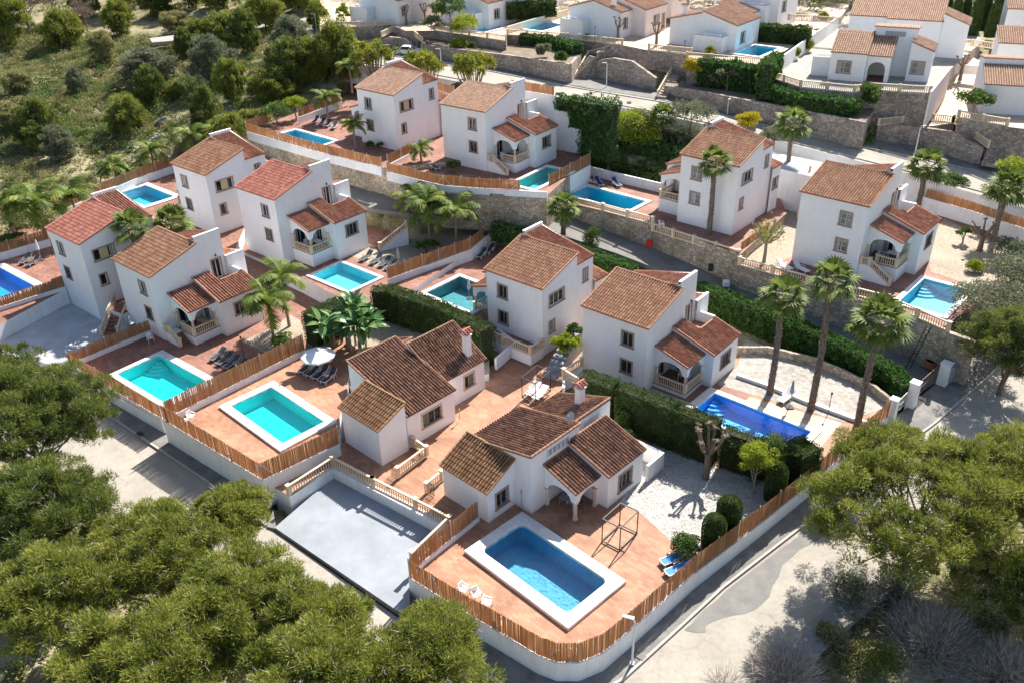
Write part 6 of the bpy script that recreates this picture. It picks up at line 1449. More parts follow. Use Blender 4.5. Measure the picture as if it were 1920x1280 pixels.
for i,(x,y,s,lb) in enumerate([(55,60,1.7,'brown leafless tree in the upper left corner'),(105,45,1.4,'second brown leafless tree right of the first in the upper left'),(165,60,1.0,'small brown tree between the dark pines at the upper left'),(480,30,1.0,'brown thin tree at the top edge'),(215,25,1.3,'greyish bare tree at the top left edge')]):
    tree(bm,gp(x,y),lb,name='bare_tree',s=s*1.2,rz=i*2.1,group='bare trees on the hill')
# scrub as one mass
def scrub(seed,N,label,mt,region,r0=.35,r1=1.1,nl=46,ll=.2,lw=.12):
    rs=np.random.RandomState(seed); C=[];Rr=[]
    while len(C)<N:
        x,y=rs.uniform(*region[0]),rs.uniform(*region[1])
        q=region[2](x,y)
        if not q: continue
        C.append((x,y)); Rr.append(r0+(r1-r0)*rs.rand()**2.2)
    C=np.array(C);Rr=np.array(Rr); z=tz_arr(C[:,0],C[:,1]); K=3; c=np.repeat(np.column_stack([C,z]),K,0); r=np.repeat(Rr,K); c+=rs.normal(size=c.shape)*np.column_stack([r*.45,r*.45,r*.15]); c[:,2]+=r*.35
    L=leaves(rs,c,r*.65,nl,ll,lw,up=.35,low=-.3,flat=.75); me=quads_mesh('scrub',L,[mt],uvid=np.repeat(np.arange(len(c)),nl)*3+rs.randint(0,3,len(L))); o=bpy.data.objects.new('scrub',me); link(o); tag(o,label,'scrub',None,'stuff')
HP=[(p.x,p.y) for p in [gp(-300,640-60),gp(-200,480),gp(0,455),gp(92,425),gp(190,345),gp(330,295),gp(420,240),gp(465,236),gp(560,205),gp(640,175),gp(650,135),gp(580,105),gp(520,70),gp(420,62),gp(300,78),gp(120,50),gp(-200,60)]]
PLP=[p for p,_,_ in PLATS]
rtri=[t for t,_ in ROADTRIS]
def hillok(x,y):
    return inpoly(x,y,HP) and not any(inpoly(x,y,p) for p in PLP) and not any(inpoly(x,y,t) for t in rtri)
bb=((min(p[0] for p in HP),max(p[0] for p in HP)),(min(p[1] for p in HP),max(p[1] for p in HP)))
def patch(f,sc,sd,th): return lambda x,y: f(x,y) and float(vnoise(np.array([x]),np.array([y]),sc,sd)[0])>th
scrub(1,2800,'low grey green scrub covering the wild hillside',L_SCRUB,(*bb,hillok),.4,1.3)
scrub(2,1000,'darker green shrubs scattered through the hillside scrub',L_GRN,(*bb,patch(hillok,7,11,.4)),.5,1.7)
scrub(3,700,'silvery shrubs scattered through the hillside scrub',L_OLIVE,(*bb,patch(hillok,9,12,.5)),.4,1.2)
scrub(4,45,'yellow flowering gorse on the hillside',L_YEL,(*bb,patch(hillok,5,13,.75)),.3,.6)
scrub(5,900,'pale dry grass tufts on the hillside',mat('dry_grass',(.30,.27,.13),.9,2,None,(.40,.36,.2)),(*bb,hillok),.2,.4,30,.22,.05)
scrub(8,420,'larger mounded olive green shrubs between the hillside pines',L_SCRUB,(*bb,patch(hillok,11,15,.38)),1.0,2.0,110,.26,.1)
scrub(9,160,'large dark green shrubs in the hollows of the hillside',L_GRN,(*bb,patch(hillok,8,17,.55)),1.0,1.9,110,.26,.1)
# far wood along the top
def farwood():
    rs=np.random.RandomState(9); k=0
    spots=[]
    for i in range(150):
        spots.append((rs.uniform(-40,1960),rs.uniform(-75,6)))
    C=[];
    for x,y in spots:
        p=gp(x,y); C.append((p.x,p.y,p.z))
    C=np.array(C); c=np.repeat(C,7,0)+rs.normal(size=(len(C)*7,3))*np.array([2.3,2.3,1.3])+np.array([0,0,3.6]); r=rs.uniform(1.2,2.2,len(c))
    L=leaves(rs,c,r,90,.55,.3,up=.3,low=-.6); me=quads_mesh('far_wood',L,[L_PINED]); o=bpy.data.objects.new('far_wood',me); link(o); tag(o,'dark wood closing the top of the view','wood',None,'stuff')
farwood()
# garden bank greenery beside street trees: undergrowth under foreground pines
UG=[(p.x,p.y) for p in px(-1.9,(-100,880),(200,1010),(350,1120),(560,1180),(760,1300),(400,1500),(-300,1500))]
scrub(6,260,'dark undergrowth below the foreground pines',L_PINED,((min(p[0] for p in UG),max(p[0] for p in UG)),(min(p[1] for p in UG),max(p[1] for p in UG)),lambda x,y:inpoly(x,y,UG)),.4,1.1,60)
UG2=[(p.x,p.y) for p in px(-1.6,(1600,1140),(1700,1060),(1930,900),(2100,1000),(2100,1500),(1300,1500),(1500,1230))]
scrub(7,200,'mixed undergrowth at the lower right below the pines',L_SCRUB,((min(p[0] for p in UG2),max(p[0] for p in UG2)),(min(p[1] for p in UG2),max(p[1] for p in UG2)),lambda x,y:inpoly(x,y,UG2)),.3,.9,60)

# rocky ledge stone
def rock(p,s,label,seed):
    rs=np.random.RandomState(seed); mb=MB(); n=9; m=5
    for j in range(m):
        for i in range(n):
            a=2*math.pi*i/n; e=math.pi*.5*j/(m-1); r=s*(.75+.5*rs.rand())*math.cos(e)**.6; mb.v.append((r*math.cos(a),r*math.sin(a)*.6,s*.75*math.sin(e)*(.8+.4*rs.rand())-.3))
    for j in range(m-1):
        for i in range(n): a=j*n+i;b=j*n+(i+1)%n; mb.f.append((a,b,b+n,a+n)); mb.mi.append(0); mb.uv.extend([(0,0)]*4)
    o=mb.build('rock',ROCK,None,label=label,cat='rock',group='rocks on the wild hillside'); o.location=p; o.rotation_euler=(0,0,rs.rand()*3)
ROCK=mat('grey_limestone',(.22,.20,.18),.95,1.2,(4,1,.2),(.46,.43,.39),detail=8)
for i,(x,y,s,lb) in enumerate([(262,215,2.0,'largest pale rock of the ledge in the middle of the hill'),(240,200,1.5,'rock at the left end of the hillside ledge'),(310,232,1.6,'rock right of the largest pale rock'),(385,225,1.5,'grey rock among the shrubs above the parapet corner'),(300,262,1.4,'low rock below the ledge'),(505,148,1.9,'pale boulder in the dark trees left of the upper villas'),(180,215,1.2,'small rock in the shade left of the ledge'),(405,210,1.2,'small grey rock beside the light pine')]): rock(gp(x,y),s,lb,900+i)
# ---------------- houses above the upper street ----------------
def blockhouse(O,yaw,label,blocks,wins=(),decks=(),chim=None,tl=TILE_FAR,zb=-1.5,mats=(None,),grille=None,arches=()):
    root=empty('bungalow',O,R(yaw),label=label,cat='house',group='white bungalows above the upper street')
    for i,(u0,u1,v0,v1,za,zb_,dr,*wm) in enumerate(blocks):
        WM=wm[0] if wm else WHITE; f={'+u':lambda u,v:zb_+(za-zb_)*(u-u0)/(u1-u0),'-u':lambda u,v:za+(zb_-za)*(u-u0)/(u1-u0),'-v':lambda u,v:za+(zb_-za)*(v-v0)/(v1-v0),'+v':lambda u,v:zb_+(za-zb_)*(v-v0)/(v1-v0)}[dr]
        mb=MB(); cs=[(u0,v0),(u1,v0),(u1,v1),(u0,v1)]; os=[w for w in wins if w[0]==i]; ac=[a for a in arches if a[0]==i]
        for s in range(4):
            A,B=cs[s],cs[(s+1)%4]; ops=[(w[2],w[3],w[4],w[5]) for w in os if w[1]==s]
            for a in ac:
                if a[1]==s: ops.append((a[2],a[3],-.01,arch(a[2],a[3],a[4],a[5])))
            wall(mb,A,B,0 if ac else zb,(f(*A)-.1,f(*B)-.1),ops,cap=False,t=.2)
        b=mb.build('block',WM,root)
        if ac:
            q=MB(); q.box(u0,u1,v0,v1,zb,-.01); q.build('porch_base',WM,b); q=MB(); q.box(u0+.01,u1-.01,v0-.02,v1,-.009,.02); q.build('porch_floor',PAV2,b)
        for w in os: window(b,None,cs[w[1]],cs[(w[1]+1)%4],w[2],w[3],w[4],w[5],grille=(w[6] if len(w)>6 else None),panes=2)
        e=.12
        if dr=='+u': L=[(u1+e,v0-e,za-.03),(u1+e,v1+e,za-.03),(u0,v0-e,zb_),(u0,v1+e,zb_)]
        elif dr=='-u': L=[(u0-e,v0-e,za-.03),(u0-e,v1+e,za-.03),(u1,v0-e,zb_),(u1,v1+e,zb_)]
        elif dr=='-v': L=[(u0-e,v0-e,za-.03),(u1+e,v0-e,za-.03),(u0-e,v1,zb_),(u1+e,v1,zb_)]
        else: L=[(u0-e,v1+e,za-.03),(u1+e,v1+e,za-.03),(u0-e,v0,zb_),(u1+e,v0,zb_)]
        mb=MB(); tiles(mb,*L,pitch=.27,course=.5,seed=i); mb.build('roof',[tl,TRIMT],b)
    for (u0,u1,v0,v1,z) in decks:
        mb=MB(); mb.box(u0,u1,v0,v1,zb,z-.75); wall(mb,(u0,v0),(u1,v0),z-.76,z,t=.15); wall(mb,(u1,v0),(u1,v1),z-.76,z,t=.15); wall(mb,(u0,v1),(u0,v0),z-.76,z,[((v1-v0)*.3,(v1-v0)*.8,z-.55,z-.1)],t=.15); mb.build('roof_terrace',WHITE,root)
        g=MB()
        for k in range(9): x=u0+.3+(u1-u0-.6)*k/8; g.box(x-.03,x+.03,v0+.02,v0+.06,z,z+.28)
        g.box(u0+.2,u1-.2,v0+.0,v0+.08,z+.28,z+.34); g.build('terrace_rail',PLW,root)
    if chim: chimney(root,None,*chim,tl)
    if grille:
        u0,u1,v,z0,z1=grille; g=MB(); g.box(u0,u1,v-.06,v-.02,z0,z1); g.build('clerestory_grille',mat_grey_grille,root)
    return root
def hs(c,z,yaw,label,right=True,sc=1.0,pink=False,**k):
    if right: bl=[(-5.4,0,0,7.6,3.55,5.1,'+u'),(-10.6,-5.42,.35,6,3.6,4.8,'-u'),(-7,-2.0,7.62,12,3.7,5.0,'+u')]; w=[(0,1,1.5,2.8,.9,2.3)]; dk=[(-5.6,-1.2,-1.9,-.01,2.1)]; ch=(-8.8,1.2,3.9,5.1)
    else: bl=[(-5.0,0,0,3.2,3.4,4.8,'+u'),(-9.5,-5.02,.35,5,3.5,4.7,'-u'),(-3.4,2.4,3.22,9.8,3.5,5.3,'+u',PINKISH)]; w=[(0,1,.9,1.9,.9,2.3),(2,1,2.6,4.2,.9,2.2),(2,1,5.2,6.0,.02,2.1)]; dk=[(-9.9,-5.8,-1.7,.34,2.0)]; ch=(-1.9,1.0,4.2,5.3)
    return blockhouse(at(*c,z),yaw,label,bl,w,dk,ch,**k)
hs((1378,98),15,-38,'white bungalow with roof terrace and pool, between the long white wall and the bastion stair')
hs((1163,68),15.4,-38,'bungalow with a dark patched roof and pinkish rear wing, directly above the first bastion stair',right=False)
hs((917,50),15.4,-38,'white bungalow with a red life ring beside its pool, behind the round light green tree')
hs((748,42),15.4,-38,'pinkish winged bungalow at the top left end of the upper street row',right=False)
hs((1457,38),17.2,-38,'small white bungalow at the top edge behind the dark hedge')
hs((1215,20),17.5,-38,'pale pink bungalow cut by the top edge in the centre',right=False)
hs((1000,5),18,-38,'white bungalow cut by the top edge beside the mesh fence')
blockhouse(at(1551.4,149,14),-27,'large white bungalow with clerestory wall and arched porch on the rightmost bastion',
  [(0,4.3,0,4.6,3.45,5.35,'-v'),(4.32,7.1,.7,4.6,3.2,4.9,'-v'),(4.3,9.4,4.62,7.6,5.8,6.0,'+v'),(9.0,11.7,2.6,7.4,3.8,4.8,'+u')],
  [(0,0,1.0,2.5,.95,2.35,LGRILLE),(3,0,.5,1.9,.95,2.4,LGRILLE)],[( -2.4,-.02,1.5,4.2,2.4)],None,arches=[(1,0,.25,2.3,1.5,2.4)],grille=(5.6,8.0,4.6,4.9,5.5))
blockhouse(at(1585,85,14.6),-27,'broad tile roofed bungalow behind the clerestory bungalow',
  [(0,5.2,0,6,4.2,6.0,'-v'),(5.22,12.2,-1.2,6.5,4.2,6.6,'-v'),(12.22,15.6,-1.0,4.2,3.9,5.2,'+u')],[],[],None)
blockhouse(at(1835,212,11.5),-20,'white bungalow at the right edge beside the citrus tree',[(0,10,0,4.5,3.5,4.9,'-v'),(0,8,4.52,9,5.0,5.6,'+v')],[],[],(7,5.5,5.2,6.4))
blockhouse(at(1862,128,13.5),-20,'white bungalow cut by the right edge below the cypresses',[(0,9,0,4.5,3.3,4.7,'-v')],[],[],(5.5,1.5,3.6,5.2))
blockhouse(at(1880,60,15.0),-20,'farthest white bungalow at the right edge',[(0,9,0,5,3.3,4.8,'-v')],[],[],None)
# courts above the street (pools first)
slab('terrace',px(15,(600,60),(640,52),(672,51),(735,47),(760,58),(815,58),(949,78),(951,66),(1065,74),(1090,76),(1167,85),(1216,95),(1290,103),(1290,112),(1427,123),(1577,32),(1640,-60),(600,-60)),15,PAV3,5,STONEP)
slab('terrace',px(14,(1433,140),(1500,165),(1602,175),(1629,170),(1744,177),(1781,131),(1840,80),(1820,-10),(1590,-10),(1577,32)),14,CRAZY,5,STONEP)
slab('terrace',px(11.5,(1796,222),(1888,238),(1990,250),(1990,100),(1850,125),(1812,180)),11.5,PAV3,4,STONEP)
strip('path',P3((1736,222,10.3),(1780,135,12.2),(1798,95,13)),P3((1790,230,10.3),(1825,170,11.45),(1852,122,12.4)),PAV3,2.5)
slab('terrace',px(10.25,(1645,236),(1735,226),(1790,231),(1735,238)),10.25,PAV3,3,STONEP)
slab('terrace',px(14.1,(1118,99),(1160,93),(1204,98),(1219,95),(1167,84),(1130,86)),14.1,PAV3,4,STONEP)
slab('garden_bed',px(13.7,(822,90),(960,105),(1070,121),(1092,100),(1085,78),(1065,76),(950,70),(949,80),(815,60),(790,70)),13.7,SOIL,3,STONEP)
slab('garden_bed',px(11.8,(1247,161),(1300,169),(1400,188),(1500,206),(1623,230),(1640,205),(1600,178),(1500,168),(1430,145),(1290,115),(1262,140)),11.8,SOIL,3,STONEP)
gwall(px(13.95,(790,82),(822,88),(960,104),(1070,120)),3.2,'long rubble stone wall above the upper street opposite the yuccas',STONEP,.4,name='stone_wall',cat='stone wall')
gwall(px(13.95,(1070,120),(1080,108)),3.2,'short return of the upper stone wall beside the first bastion stair',STONEP,.4,name='stone_wall',cat='stone wall')
gwall(px(12.0,(1247,160),(1300,168),(1400,187),(1500,205),(1623,229)),3.2,'long rubble stone wall above the upper street between the two bastions',STONEP,.4,name='stone_wall',cat='stone wall')
gwall(px(13.2,(652,70),(690,86),(730,84)),1.6,'low curved stone planter wall at the bend of the upper street',STONEP,.4,name='stone_wall',cat='stone wall')
def bastion(b0,b1,zb,prof,label):
    a=at(*b0,zb);b=at(*b1,zb); pts=[];hs_=[]
    for t,z in prof: p=a.lerp(b,t); pts.append(Vector((p.x,p.y,z))); hs_.append(z-zb+1)
    gwall(pts,hs_,label,STONEP,.5,name='stone_wall',cat='stone wall')
bastion((1102,143),(1230,167),10.9,[(0,12.7),(.2,13.6),(.38,14.15),(.66,14.15),(1,12.4)],'tall stone bastion with a gabled top between two stairs, behind the street lamp')
bastion((1652,262),(1841,292),8.0,[(0,10.25),(.5,10.3),(.68,10.3),(1,8.9)],'second stone bastion with a stair falling to the right, behind the right street lamp')
bastion((716,92),(773,98),11.9,[(0,13.4),(.3,14.0),(.8,14.0),(1,13.4)],'stone bastion with a pale garage door above the parked white car')
stair((at(1066,153,10.9),at(1112,106,13.9)),1.5,18,'dark stone stair left of the first bastion',mt=STONEP)
stair((at(1238,184,10.7),at(1266,142,12.3)),1.5,9,'stone stair right of the first bastion',mt=STONEP)
stair((at(1855,307,7.6),at(1872,272,9.2)),1.7,10,'dark stone stair right of the second bastion',mt=STONEP)
bk=dict(merged=True)
for lb,p in [('balustrade climbing the left side of the first bastion to its top',[at(1077,152,11.0),at(1103,107,13.0),at(1160,93,14.15),at(1204,98,14.15)]),
 ('balustrade falling down the right side of the first bastion',[at(1204,98,14.15),at(1262,131,12.5),at(1233,182,10.8)]),
 ('balustrade above the creeper between the pool and the first bastion',px(15,(951,66),(1065,74))),
 ('balustrade left of the first bastion in front of the dark patched bungalow',px(15,(1086,76),(1167,85))),
 ('balustrade right of the first bastion in front of the white bungalow',px(15,(1216,95),(1296,102))),
 ('pale balustrade above the big creeper block',px(15,(1288,110),(1427,123))),
 ('balustrade above the upper stone wall below the life ring bungalow',px(15,(815,58),(949,78))),
 ('balustrade at the top left end of the upper street row',px(15,(640,52),(672,51),(735,47))),
 ('balustrade on the garage bastion above the white car',px(14.1,(716,70),(736,60),(771,64),(792,80))),
 ('pale balustrade in front of the large clerestory bungalow, left part',px(14,(1440,145),(1500,164),(1602,174),(1628,169))),
 ('balustrade in front of the clerestory bungalow, right part above bare stone',px(14,(1629,169),(1744,176))),
 ('balustrade along the top of the second bastion',[at(1646,236,10.3),at(1735,226,10.3),at(1787,231,10.3)]),
 ('balustrade falling down the right side of the second bastion',[at(1787,231,10.3),at(1852,278,9.0)]),
 ('balustrade in front of the citrus tree at the right',px(11.5,(1796,221),(1888,237))),
 ('far balustrade at the top edge above the dark hedge',px(17.0,(1478,38),(1575,45))),
 ('far balustrade in front of the cypresses',px(14.6,(1785,82),(1860,92)))]:
    balustrade(p,lb,**bk)
gwall(px(15.9,(1436,128),(1500,82),(1577,28)),3.2,'long white dividing wall climbing between two upper bungalows',WHITE2)
gwall(px(16.1,(951,50),(1065,17)),1.2,'cream dividing wall between two upper pools',mat('cream_wall',(.74,.68,.55),.9))
gwall([at(1746,172,14.95),at(1783,126,14.95)],4.2,'pink side wall above the ramp beside the second bastion',PINKISH)
gwall(px(14.0,(1785,120),(1868,126)),1.2,'low pink wall behind the ramp',PINKISH)
def hg(z,a,w,h,lb,**k): hedge(px(z,*a),w,h,lb,mt=k.pop('mt',L_CREEP),dens=70,ll=.3,lw=.22,ragged=.3,**k)
hg(15.1,[(978,66),(1030,70),(1083,84)],1.6,3.0,'creeper block with a rounded bush before it, left of the first bastion')
hg(15.2,[(1312,113),(1370,118),(1428,127)],1.4,3.4,'big dark creeper block under the pale balustrade')
hg(16.6,[(1436,120),(1458,100)],1.4,4.5,'tall bright creeper column beside the long white wall')
hg(13.6,[(1440,160),(1500,178),(1600,190)],1.5,2.0,'creeper band below the pool of the clerestory bungalow')
hg(17.3,[(1402,45),(1520,54)],1.3,2.6,'dark rectangular hedge behind the white bungalow with roof terrace',mt=L_HEDGE)
hg(18.2,[(950,8),(1040,2)],1.3,2.4,'dark hedge at the top edge behind the mesh fence',mt=L_HEDGE)
def B_(x,y,z,r,h,lb,mt,sd,**k): bush(at(x,y,z),lb,sd,r,h,mt,12,130,.26,.2,**k)
B_(1052,120,13.7,1.0,1.5,'rounded clipped bush at the right end of the upper stone wall',L_GRN,301)
B_(1020,108,13.7,1.3,2.2,'loose grey green bush on the bank left of the rounded bush',L_OLIVE,302)
B_(886,94,13.7,.8,1.0,'small round bush in the middle of the planted bank',L_GRN,303)
B_(860,88,13.7,1.6,.9,'low flowering ground shrub on the planted bank',L_LIME,304)
B_(1330,106,15,.9,1.1,'round brownish bush before the roof terrace wall',L_YUC,305)
B_(1625,205,12,1.6,3.0,'dark climbing shrub at the corner of the second terrace wall',L_GRN,306)
B_(1600,215,11.8,1.3,1.8,'dark shrub left of the climbing shrub',L_GRN,307)
B_(1565,188,12,.8,1.3,'yellow green shrub in the creeper band',L_LIME,308)
B_(1490,112,14,.9,1.5,'rounded olive bush at the foot of the long white wall, front one',L_YUC,309)
B_(1512,98,14,1.1,1.6,'rounded olive bush at the foot of the long white wall, rear one',L_YUC,310)
B_(1545,40,16,1.0,1.2,'round bush at the top of the long white wall',L_YUC,311)
B_(1100,55+20,15,.5,.8,'tiny bush beside the dark patched bungalow',L_GRN,312)
B_(640,66,12.9,1.3,1.4,'dark ball shaped bush at the bend of the upper street',L_GRN,313)
B_(655,72,12.9,1.1,1.3,'second ball shaped bush at the bend of the upper street',L_GRN,314)
B_(1780,120,12.6,.9,1.2,'leafy green bush at the corner of the pink wall',L_LIME,315)
def T2_(x,y,z,lb,sd,h,r,mt,npf=24,**k): tree(tree_mesh(sd,h,r,r,k.pop('rz',h*.38),(mt,BARK2),npuff=npf,pr=(r*.28,r*.45),nl=90,ll=.28,lw=.16,tr=.1,lim=6,fill=.35,**k),at(x,y,z),lb)
T2_(845,62,15,'round light green tree in front of the life ring bungalow',320,5.6,2.3,L_GRN,40)
T2_(868,84,13.8,'yellow green bushy tree on the planted bank',321,4.2,2.1,L_LIME,30)
T2_(815,76,13.8,'dark olive tree beside the stair of the garage bastion',322,3.6,1.9,L_OLIVE,26)
T2_(647,58,13.5,'slender light green tree at the bend of the upper street',323,4.5,1.0,L_LIME,18,rz=1.9)
T2_(1295,160,11.8,'yellow blooming mimosa at the left end of the planted bank',324,3.4,1.5,L_YEL,24)
T2_(1362,170,11.8,'thin grey green tree in front of the big creeper block',325,3.2,1.7,L_OLIVE,12)
T2_(1340,165,11.8,'small olive bush tree beside the thin grey green tree',326,2.0,1.0,L_OLIVE,10)
T2_(1822,216,11.6,'dark citrus tree in front of the right edge bungalow',327,2.7,1.8,L_GRN,26)
for i,(x,y,lb) in enumerate([(762,48,'dark pollarded tree before the pinkish winged bungalow, left one'),(797,44,'dark pollarded tree before the pinkish winged bungalow, right one'),(1158,76,'dark pollarded tree before the dark patched bungalow'),(1230,88,'dark pollarded tree left of the bungalow with roof terrace'),(1800,148,'dark pollarded tree on the ramp by the pink wall')]):
    pollard(at(x,y,15 if x<1500 else 12.2),lb,3.2,40+i,TRUNK,sp=.9,n=5,tr=.2)
CYL=['leftmost of the dense cypress row behind the upper right bungalows','second cypress from the left in the dense row, shorter','third cypress in the dense row, tall','fourth cypress in the dense row','fifth cypress in the dense row, beside the far balustrade','tallest cypress near the right edge','cypress nearest the right picture edge','cypress standing behind the middle of the dense row','small cypress left of the dense row by the tiled roof','small cypress at the right behind the dense row','cypress at the top edge above the broad tile roof, left one','tall cypress at the top edge between white walls','tall cypress at the top edge, leftmost of all']
for i,(x,y,h) in enumerate([(1786,60,5.5),(1805,50,4.5),(1822,66,6.0),(1842,58,5.0),(1855,70,5.5),(1880,52,6.5),(1892,64,5.0),(1835,40,5.5),(1770,48,4.5),(1866,46,4.5),(1720,10,5.5),(1750,14,6),(1690,4,6)]):
    c=column(at(x,y,14),CYL[i],h,.9,L_HEDGE,60+i,name='cypress',rnd=.9); c['group']='cypress row behind the upper right bungalows'; c['category']='cypress'
for i,(x0,x1,y0,y1,z,n) in enumerate([(1480,1800,-30,20,16,26)]):
    rs=np.random.RandomState(500+i); C=np.array([tuple(at(rs.uniform(x0,x1),rs.uniform(y0,y1),z)) for _ in range(n)]); c=np.repeat(C,9,0)+rs.normal(size=(n*9,3))*np.array([1.6,1.6,1.3])+np.array([0,0,3.0]); L=leaves(rs,c,rs.uniform(.9,1.7,len(c)),90,.45,.26,up=.3,low=-.6)
    o=bpy.data.objects.new('far_wood',quads_mesh('far_wood',L,[L_PINED])); link(o); tag(o,'dark wood behind the upper right bungalows','wood',None,'stuff')
# ---------------- street lamps, furniture ----------------
def hz(base,top_py):
    z0,z1=base.z+.2,base.z+14
    for _ in range(40):
        m_=(z0+z1)/2; q=Vector((base.x,base.y,m_))-Vector((0,0,CAM_H))
        if 640-F_PX*q.dot(UP)/q.dot(FW)>top_py: z0=m_
        else: z1=m_
    return z0-base.z
def street_lamp(base,h,label,az=-120):
    root=empty('street_lamp',base,R(az),label=label,cat='street lamp',group='street lamps')
    mb=MB(); mb.tube([(0,0,0),(0,0,h*.5),(0,0,h-.25),(.12,0,h)],[.08,.065,.05,.045],8); mb.box(-.12,.12,-.12,.12,-.05,.08); mb.build('pole',POST,root)
    mb=MB(); mb.prism([(.05,-.13),(.75,-.1),(.75,.1),(.05,.13)],h-.02,h+.08); mb.build('lamp_head',PLG,root); return root
for x,y,z,ty,lb,az in [(1137,165,11,118,'white street lamp in front of the first stone bastion',200),(828,133,11.9,92,'white street lamp among the yuccas',200),(711,80,12.2,55,'street lamp left of the garage bastion',200),(1363,220,9.6,188,'street lamp above the yellow mimosa',60),(1715,291,8.1,238,'street lamp in front of the second stone bastion',20),(1185,1243,-1.3,1160,'street lamp on the pavement beside the curved white wall',160),(453,902,-1.05,853,'street lamp at the left street behind the bright cyan pool wall',170)]:
    b=at(x,y,z); street_lamp(b,hz(b,ty),lb,az)
for x,y,ty,lb in [(193,76,45,'street lamp standing alone on the wild hillside'),(595,66,26,'street lamp at the far road bend')]:
    b=gp(x,y); street_lamp(b,hz(b,ty),lb,180)
b=at(1043,1268,-1.35); h=hz(b,1222); mb=MB(); mb.tube([(0,0,0),(0,0,h)],.035,8); mb.bar((-.3,0,h),(.3,0,h),.1,.3); mb.bar((0,-.02,h*.85),(0,.3,h*.86),.05); o=mb.build('street_sign',PLG,None,label='grey street sign seen from behind at the round corner wall',cat='sign'); o.location=b; o.rotation_euler=(0,0,R(10))
mb=MB(); mb.tube([(0,0,0),(0,0,.75)],.1,8); mb.tube([(0,0,.75),(0,0,.85)],[.13,.05],8); mb.bar((-.16,0,.55),(.16,0,.55),.09); o=mb.build('hydrant',REDP,None,label='red fire hydrant on the shaded pavement of the left street',cat='hydrant'); o.location=at(191,747,-1.1)
for x,y,s,lb in [(263,812,-1.1,'dark drain grate in the left pavement'),(1199,1228,-1.36,'rusty drain grate on the pavement by the corner lamp')]:
    p=at(x,y,s+.06); mb=MB(); mb.box(-.35,.35,-.22,.22,0,.02)
    for k in range(6): mb.box(-.3+.1*k,-.26+.1*k,-.18,.18,.02,.03)
    o=mb.build('drain_grate',METALB,None,label=lb,cat='drain'); o.location=p; o.rotation_euler=(0,0,R(-40))
# sun loungers : frame, sling, four legs
def lounger_parts(fr,sl,back=38):
    a=R(back); P=[]
    mb=MB()
    for s in (-.31,.31):
        mb.bar((0,s,.32),(1.25,s,.32),.045); e=(1.25+.72*math.cos(a),s,.32+.72*math.sin(a)); mb.bar((1.25,s,.32),e,.045)
        mb.bar((.75,s*1.08,.5),(1.2,s*1.08,.52),.05,.03); mb.bar((.8,s*1.08,.32),(.8,s*1.08,.5),.035); mb.bar((1.55,s,.02),(1.45,s,.32+.2*math.sin(a)),.03)
    mb.bar((0,-.31,.32),(0,.31,.32),.045); P.append(('frame',mb,fr))
    mb=MB(); 
    mb.prism([(.02,-.28),(1.25,-.28),(1.25,.28),(.02,.28)],.325,.35); c,s_=math.cos(a),math.sin(a)
    A=[(1.25,-.28,.335),(1.25,.28,.335),(1.25+.72*c,.28,.335+.72*s_),(1.25+.72*c,-.28,.335+.72*s_)]; mb.face(A); mb.face([(x-.02*s_,y,z+.025*c+.01) for x,y,z in A]); P.append(('sling',mb,sl))
    for x,y in ((.15,-.3),(.15,.3),(1.2,-.3),(1.2,.3)): mb=MB(); mb.bar((x-.06,y,0),(x,y,.31),.05); P.append(('leg',mb,fr))
    return P
_lg={}
def lounger(foot,head,z,label,kind='dark',back=38,group=None):
    p=at(*foot,z);q=at(*head,z); az=math.atan2(q.y-p.y,q.x-p.x); root=empty('sun_lounger',p,az,label=label,cat='sun lounger',group=group)
    if (kind,back) not in _lg:
        fr,sl={'dark':(PLW,LOUNG),'blue':(PLW,LBLUE),'navy':(PLW,LNAVY),'white':(PLW,PLW),'grey':(PLG,LOUNG)}[kind]; o=[]
        for n,mb,m_ in lounger_parts(fr,sl,back):
            me=bpy.data.meshes.new(n); me.from_pydata(mb.v,[],mb.f); me.materials.append(m_); o.append((n,me))
        _lg[(kind,back)]=o
    for n,me in _lg[(kind,back)]: link(bpy.data.objects.new(n,me),root)
    return root
lounger((1240,1060),(1284,1044),.0,'blue lounger with raised navy back by the flowering shrub, rear one','blue',50,'blue loungers')
lounger((1249,1080),(1290,1064),.0,'blue lounger nearest the reed fence at the street','blue',30,'blue loungers')
for f,h,lb,k in [((563,702),(590,684),'dark lounger left under the white parasol','dark'),((577,709),(604,690),'second dark lounger under the white parasol','dark'),((590,714),(616,696),'third dark lounger, right of the white parasol','dark'),((605,721),(632,701),'rightmost dark lounger near the low bungalow wall','dark')]: lounger(f,h,.9,lb,k,45,'dark loungers under the white parasol')
for f,h,lb in [((396,679),(424,661),'leftmost charcoal lounger by the cyan pool with corner steps'),((409,687),(438,669),'second charcoal lounger by the cyan pool with corner steps'),((422,694),(450,676),'third charcoal lounger by the cyan pool with corner steps'),((435,701),(464,683),'charcoal lounger closest to the divider fence')]: lounger(f,h,.1,lb,'grey',28,'charcoal loungers by the stepped pool')
for f,h,lb in [((677,492),(702,478),'first grey lounger in the row beside the pale pool'),((696,498),(719,484),'second grey lounger beside the pale pool'),((712,503),(737,488),'third grey lounger beside the pale pool'),((724,508),(750,494),'fourth grey lounger beside the pale pool, left of the folded parasol'),((745,518),(769,504),'last grey lounger at the orange reed fence')]: lounger(f,h,2.0,lb,'grey',35,'grey loungers beside the pale pool')
